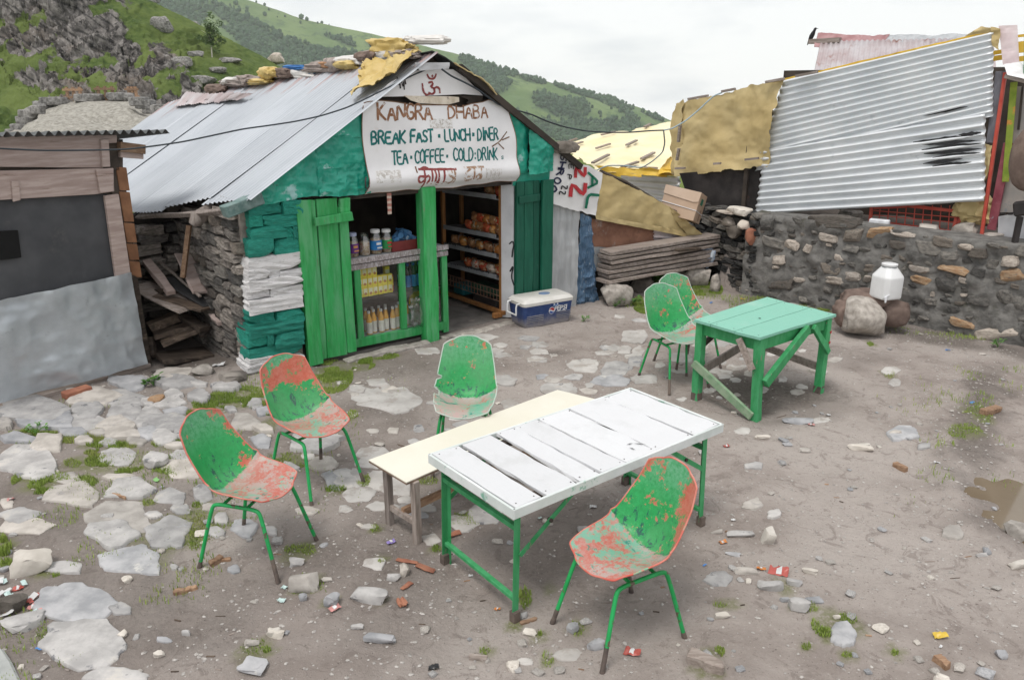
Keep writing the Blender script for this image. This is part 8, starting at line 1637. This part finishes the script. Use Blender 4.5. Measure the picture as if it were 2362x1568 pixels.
# ------------------------------------------------------------------ grass tufts between the stones
rng = np.random.RandomState(7)
bl, bf, c = [], [], 0
def ray_many(x, y):
    dx, dz = (x - CX) / FPX, -(y - CY) / FPX; t = -CAM_H / (-sP + dz * cP); return np.stack([dx * t, (cP + dz * sP) * t, 0 * t], -1)
def tuft(p, h, lean=.4):
    global c
    a = rng.uniform(0, 6.28); w = rng.uniform(.0014, .0028) * (1 + h * 8); d = np.array([math.cos(a), math.sin(a), 0]); t = np.array([-d[1], d[0], 0]); k = rng.uniform(.1, 1) * lean * h
    bl.extend([p - t * w, p + t * w, p + d * k * .4 + np.array([0, 0, h * .6]) + t * w * .7, p + d * k * .4 + np.array([0, 0, h * .6]) - t * w * .7, p + d * k + np.array([0, 0, h])]); bf.extend([(c, c + 1, c + 2, c + 3), (c + 3, c + 2, c + 4)]); c += 5
for fn, x0, y0, x1, y1, dn in GP:
    (u0, v0), (u1, v1) = fn(x0, y0), fn(x1, y1); p0, p1 = G(u0, v1), G(u1, v1); area = np.linalg.norm(p1 - p0) * abs(G(u0, v0)[1] - p0[1]); n = int(min(9000, max(80, area * 15000 * min(dn, 1.5)))); got = 0; tries = 0
    seedp = rng.uniform(0, 50)
    ab = rng.uniform(-1, 1, (n * 4, 2)); rr2 = (ab ** 2).sum(1); ry = ray_many((u0 + u1) / 2 + ab[:, 0] * (u1 - u0) * .56, (v0 + v1) / 2 + ab[:, 1] * (v1 - v0) * .56)
    ok = (rr2 < 1) & (vnoise(np.stack([ry[:, 0] * 9 + seedp, ry[:, 1] * 9, 0 * rr2], -1), 3) > -.38 + .55 * rr2)
    for q in ry[ok][:n]: q[2] = gz(q[0], q[1]) - .002; tuft(q, rng.uniform(.009, .030) * (.45 + .6 * dn))
for _ in range(5200):                                   # sparse growth along the wall's foot, on the terrace and the bank
    if rng.rand() < .5: a = rng.uniform(.1, 3.2); q2 = WALL.W(a, -rng.exponential(.10) - .03, 0)
    else: yy_ = rng.uniform(4.6, 7.6); q2 = np.array([float(bank_x(yy_)) + rng.normal() * .25, yy_, 0])
    if vnoise(np.array([[q2[0] * 3.5, q2[1] * 3.5, 0]]), 8)[0] < .22: continue
    q2[2] = gz(q2[0], q2[1]); tuft(q2, rng.uniform(.012, .05))
for _ in range(26000):                                  # grass in the joints of the paving
    q2 = np.array([rng.uniform(-4.2, -.9), rng.uniform(3.0, 7.2), 0])
    if rng.rand() < sstep(-2.2, -.9, q2[0]) or (q2[:2] - BOOTH.o) @ BOOTH.v > -.15: continue
    if vnoise(np.array([[q2[0] * 2.6, q2[1] * 2.6, 5.0]]), 8)[0] + .4 * vnoise(np.array([[q2[0] * 9, q2[1] * 9, 2.0]]), 4)[0] < .20: continue
    q2[2] = gz(q2[0], q2[1]); tuft(q2, rng.uniform(.014, .038))
for _ in range(4500):                                   # open ground beyond the shacks
    q2 = np.array([rng.uniform(1.5, 4), rng.uniform(9.6, 11), 0]); 
    if vnoise(np.array([[q2[0] * 3, q2[1] * 3, 0]]), 9)[0] < .35 or wall_ad(q2[0], q2[1])[1] > -.1: continue
    q2[2] = gz(q2[0], q2[1]); tuft(q2, rng.uniform(.015, .06))
mb = MB(); mb.add(bl, bf); mb.build('grass', M['grass'], kind='stuff', label='short grass and moss growing between the yard stones')
# broad leaved weeds
def weed(x, y, n, s, label, spread=1.0, z=0.0):
    q = G(x, y, z); q[2] = gz(q[0], q[1]); t = thing('weed_plant', label, 'weed', q); mbs, mbl = MB(), MB(); r = random.Random(int(x * 7 + y))
    for k in range(n):
        a, h = r.uniform(0, 6.28), s * r.uniform(.5, 1.0); top = q + np.array([math.cos(a) * s * .6 * spread * r.random(), math.sin(a) * s * .5 * spread * r.random(), h * .7]); mbs.tube([q, (q + top) / 2 + np.array([0, 0, .1 * s]), top], .0022, 4)
        for j in range(3):
            b = a + r.uniform(-1.5, 1.5); L = s * r.uniform(.22, .38); d = np.array([math.cos(b), math.sin(b), r.uniform(-.1, .5)]); d /= np.linalg.norm(d); sd_ = np.cross(d, np.array([0, 0, 1.0])); sd_ /= np.linalg.norm(sd_) + 1e-6; w = L * .34; o_ = top - np.array([0, 0, .12 * s * j]); up = np.array([0, 0, L * .1])
            mbl.add([o_, o_ + d * L * .35 + sd_ * w + up, o_ + d * L * .7 + sd_ * w * .8 + up, o_ + d * L, o_ + d * L * .7 - sd_ * w * .8 + up, o_ + d * L * .35 - sd_ * w + up, o_ + d * L * .5 + up * .3], [(0, 1, 6), (1, 2, 6), (2, 3, 6), (3, 4, 6), (4, 5, 6), (5, 0, 6)])
    mbs.build('stem', M['weed'], t); mbl.build('foliage', M['weed'], t)
weed(1440, 702, 22, .20, 'low leafy weed spreading in front of the big squarish boulder', 1.6); weed(1418, 706, 12, .14, 'small weed at the corner of the big squarish boulder', 1.3)
weed(1516, 664, 16, .32, 'tall leafy weed growing between the boulders under the planks', .8); weed(355, 888, 10, .16, 'bright leafy weed at the end of the booth sill', 1.0); weed(1580, 662, 8, .18, 'weed behind the second chair by the tan boulder', .8)
weed(2280, 770, 10, .20, 'weed at the foot of the stone wall past the water jug', .9); weed(2300, 800, 7, .14, 'smaller weed below the one past the water jug', .9); weed(85, 995, 10, .10, 'broad leaved weed along the edge of the paving', 1.8); weed(1345, 742, 8, .10, 'weed beside the blue cooler', 1.2)

# ------------------------------------------------------------------ litter, sticks, bricks
def stick(x0, y0, x1, y1, r, m, label, cat='stick', name='stick', flat_=1.0):
    a, b = G(x0, y0, r * .6), G(x1, y1, r * .6); a[2] = gz(a[0], a[1]) + r * .6; b[2] = gz(b[0], b[1]) + r * .6; mb = MB(); mb.beam(a, b, r * 2, r * 2 * flat_, (0, 0, 1), 5, r * .18, random.Random(int(x0 * 3 + y0))); return mb.build(name, M[m], label=label, cat=cat, bevel=r * .3, origin=(a + b) / 2)
stick(485, 1301, 512, 1287, .022, 'wood_brown', 'chunk of brown wood near the foot of the chair standing apart', 'wood scrap', 'wood_chunk'); stick(500, 1293, 533, 1290, .012, 'wood_brown', 'split piece of brown wood lying on the chunk by the chair foot', 'wood scrap', 'wood_chunk')
stick(400, 1361, 426, 1358, .017, 'wood_brown', 'pale ended wood offcut in the open dirt', 'wood scrap', 'wood_chunk'); stick(424, 1358, 455, 1348, .015, 'wood_brown', 'dark bark piece touching the pale ended offcut', 'wood scrap', 'bark_piece')
stick(440, 944, 490, 947, .018, 'wood_brown', 'brown stick lying among the flagstones and grass', 'stick'); stick(262, 1143, 292, 1151, .013, 'wood_brown', 'short brown stick on a flagstone', 'stick')
stick(915, 1290, 965, 1297, .014, 'bricky', 'pinkish strip of bark beside the rounded grey stone', 'bark', 'bark_piece', .4); stick(960, 1300, 1000, 1316, .022, 'bricky', 'reddish bark slab by the foot of the white table', 'bark', 'bark_piece', .3)
stick(925, 1359, 950, 1342, .014, 'bricky', 'curled red bark sliver in the open dirt', 'bark', 'bark_piece', .4); stick(917, 1390, 936, 1386, .03, 'bricky', 'terracotta shard lying flat on the dirt', 'shard', 'clay_shard', .3)
stick(2062, 1067, 2090, 1081, .024, 'wood_brown', 'dried corn cob like brown husk in the open yard', 'husk', 'brown_husk'); stick(2158, 1512, 2188, 1535, .022, 'wood_brown', 'piece of brown bark near the lower edge of the yard', 'bark', 'bark_piece')
stick(1020, 1238, 1060, 1227, .02, 'bricky', 'brown bark strip in the shade under the white table', 'bark', 'bark_piece', .3); stick(2265, 965, 2300, 945, .03, 'wood_brown', 'brown rotten log on the dark bank', 'log', 'rotten_log')
stick(1080, 1512, 1124, 1518, .014, 'wood_grey', 'grey driftwood stick at the bottom of the yard', 'stick'); stick(1585, 1510, 1668, 1545, .035, 'wood_grey', 'gnarled grey root by the foot of the big red worn chair', 'root', 'gnarled_root')
stick(1200, 1436, 1236, 1425, .010, 'wood_brown', 'brown twig at the foot of the white table leg', 'twig'); stick(1672, 1222, 1690, 1226, .006, 'wood_brown', 'thin red brown twig by the long flat stone', 'twig')
for k in range(46):
    r = random.Random(300 + k); x, y = r.uniform(80, 2300), r.uniform(960, 1560); q = G(x, y); L = r.uniform(8, 24); an = r.uniform(-.6, .6)
    if (q[:2] - BOOTH.o) @ BOOTH.v > -.1: continue
    o = stick(x, y, x + L * math.cos(an), y + L * math.sin(an) * .5, r.uniform(.002, .0045), r.choice(['wood_brown', 'wood_grey', 'wood_dark']), 'thin twig or splinter lying on the dirt', 'twig', 'twig'); o['group'] = 'splinters on the dirt'
q = G(175, 915); mb = MB(); mb.box(q + np.array([.0, .03, .035]), (.24, .11, .07), rotz(.95)); mb.build('brick', M['bricky'], label='single red brick lying against the booth sill', cat='brick', bevel=.008, origin=q)
mats_l = {n: flat('wrapper ' + n, c, .35, dirt=.2) for n, c in dict(white=(.66, .66, .66), red=(.45, .10, .08), orange=(.62, .22, .05), blue=(.08, .25, .60), yellow=(.66, .46, .06), purple=(.26, .20, .48), pink=(.60, .28, .26), green=(.25, .50, .18), mint=(.52, .66, .64), black=(.02, .02, .022)).items()}
LT = [(902, 1249, 20, 'purple', 'purple and white sweet wrapper in the dirt beside the bench leg'), (655, 1351, 14, 'mint', 'small pale mint paper scrap below the chair standing apart'), (772, 1409, 26, 'pink', 'faded pink wrapper flattened in the open dirt'), (650, 1382, 18, 'mint', 'pale paper scrap by the oval pebble'), (1457, 1507, 34, 'red', 'crumpled red, orange and white snack bag under the big red worn chair'), (1667, 1246, 18, 'orange', 'orange wrapper below the long flat stone'), (1625, 1299, 9, 'blue', 'small blue scrap beyond the big red worn chair'), (1755, 1306, 18, 'orange', 'orange wrapper touching the brownish rock'), (1797, 1312, 40, 'red', 'long red and white wrapper beside the brownish rock'), (2168, 1463, 26, 'yellow', 'flat yellow packet on the dirt near the ditch'), (1675, 1030, 16, 'red', 'small red and white wrapper beyond the white table'), (1368, 1165, 16, 'white', 'white paper with red print under the white table'), (508, 859, 26, 'white', 'crumpled white plastic bag with red marks at the foot of the side wall'), (1910, 958, 10, 'white', 'thin white straw like strip in front of the mint green table'), (360, 1108, 16, 'green', 'light green sweet paper among the flagstones'), (25, 1153, 14, 'pink', 'red and white paper scrap near the thick pale block'), (1147, 1398, 14, 'orange', 'orange paper curl under the white table'), (1085, 1325, 10, 'white', 'white scrap by the curled bark'), (2185, 807, 9, 'blue', 'blue scrap at the foot of the stone wall'), (2240, 935, 9, 'blue', 'bright blue bottle top on the dark bank'), (1640, 700, 8, 'blue', 'little blue scrap behind the mint green table'), (1870, 980, 14, 'pink', 'pink sweet paper in front of the mint green table'), (1245, 1190, 10, 'mint', 'folded dull green leaf of paper under the white table'), (2170, 1485, 8, 'white', 'white bit of paper below the yellow packet'), (2335, 1158, 18, 'red', 'red and white wrapper at the edge of the puddle'), (92, 1490, 14, 'blue', 'blue scrap beside the large flat slab'), (75, 1395, 20, 'pink', 'torn pink wrapper among rubbish at the yard corner'), (40, 1350, 18, 'red', 'dark red bit of foil at the yard corner'), (20, 1365, 18, 'mint', 'pale torn paper at the yard corner'), (1000, 1535, 22, 'black', 'scrap of black printed plastic at the bottom of the yard'), (1690, 1195, 10, 'white', 'white scrap near the round white stone'), (2160, 1070, 12, 'white', 'white scrap on the open dirt past the husk'), (2150, 620, 12, 'yellow', 'yellow leaf like scrap at the slate wall foot')]
LT[-1] = (1712, 690, 12, 'yellow', 'yellow scrap at the foot of the slate wall')
for k, (x, y, w, m, lb) in enumerate(LT):
    q = G(x, y, .01); s = w / FPX * np.linalg.norm(q - np.array([0, 0, CAM_H])) ; q[2] = gz(q[0], q[1]) + .008; r = random.Random(k); a = r.uniform(-.8, .8); ht = .35 if w > 24 else .1
    P = patch_pts([q + rotz(a) @ np.array(v) * s for v in ((-.5, -.30, 0), (.5, -.26, 0.02), (.46, .3, ht * .4), (-.48, .28, 0))], 12, 8, crk=((s * .10, 1.6 / s), (s * .12, 2.5 / s)), edge=s * .08, seed=k)
    P[..., 2] = np.maximum(P[..., 2], q[2] - .006); t = thing('wrapper', lb, 'litter', q); mb = MB(); mb.grid(P, .0012); mb.build('foil', mats_l[m], t, smooth=60)
    if m in ('purple', 'red', 'pink', 'orange'): mb = MB(); mb.grid(P[4:8, 1:7] + np.array([0, 0, .0025]), .001); mb.build('print', mats_l['white'], t, smooth=60)
for k, (x, y) in enumerate([(585, 1415), (1185, 1275), (1385, 800)]):      # reddish stains soaked into the dirt
    q = G(x, y); s = (.22, .20, .06)[k]; n_ = 22; g_ = gz(q[0], q[1])
# fine rubbish at the yard corner
for k in range(16):
    r = random.Random(500 + k); x, y = r.uniform(0, 110), r.uniform(1330, 1420); q = G(x, y); q[2] = gz(q[0], q[1]) + .012; s = r.uniform(.015, .035); a = r.uniform(0, 3); P = patch_pts([q + rotz(a) @ np.array(v) * s for v in ((-1, -.6, 0), (1, -.5, .3), (1, .6, .5), (-1, .6, .1))], 6, 5, crk=((s * .3, .5 / s),), seed=k); mb = MB(); mb.grid(P, .001); mb.build('paper_scrap', mats_l[r.choice(['white', 'mint', 'red', 'pink', 'white'])], smooth=60, label='torn scrap of paper or foil in the rubbish at the broken paving', cat='litter', group='rubbish scraps at the broken paving', origin=q)
# ------------------------------------------------------------------ mountain air
hz = bpy.data.materials.new('mountain haze'); hz.use_nodes = True; ht = hz.node_tree; ht.nodes.clear()
ho, hv = ht.nodes.new('ShaderNodeOutputMaterial'), ht.nodes.new('ShaderNodeVolumePrincipled')
hv.inputs['Color'].default_value = (.95, .975, 1.0, 1); hv.inputs['Density'].default_value = .00014; hv.inputs['Anisotropy'].default_value = .2
ht.links.new(hv.outputs[0], ho.inputs['Volume'])
mb = MB(); mb.box((500, 1150, -125), (7000, 3300, 830)); mb.build('haze', hz, kind='stuff', label='pale mountain haze over the valley')
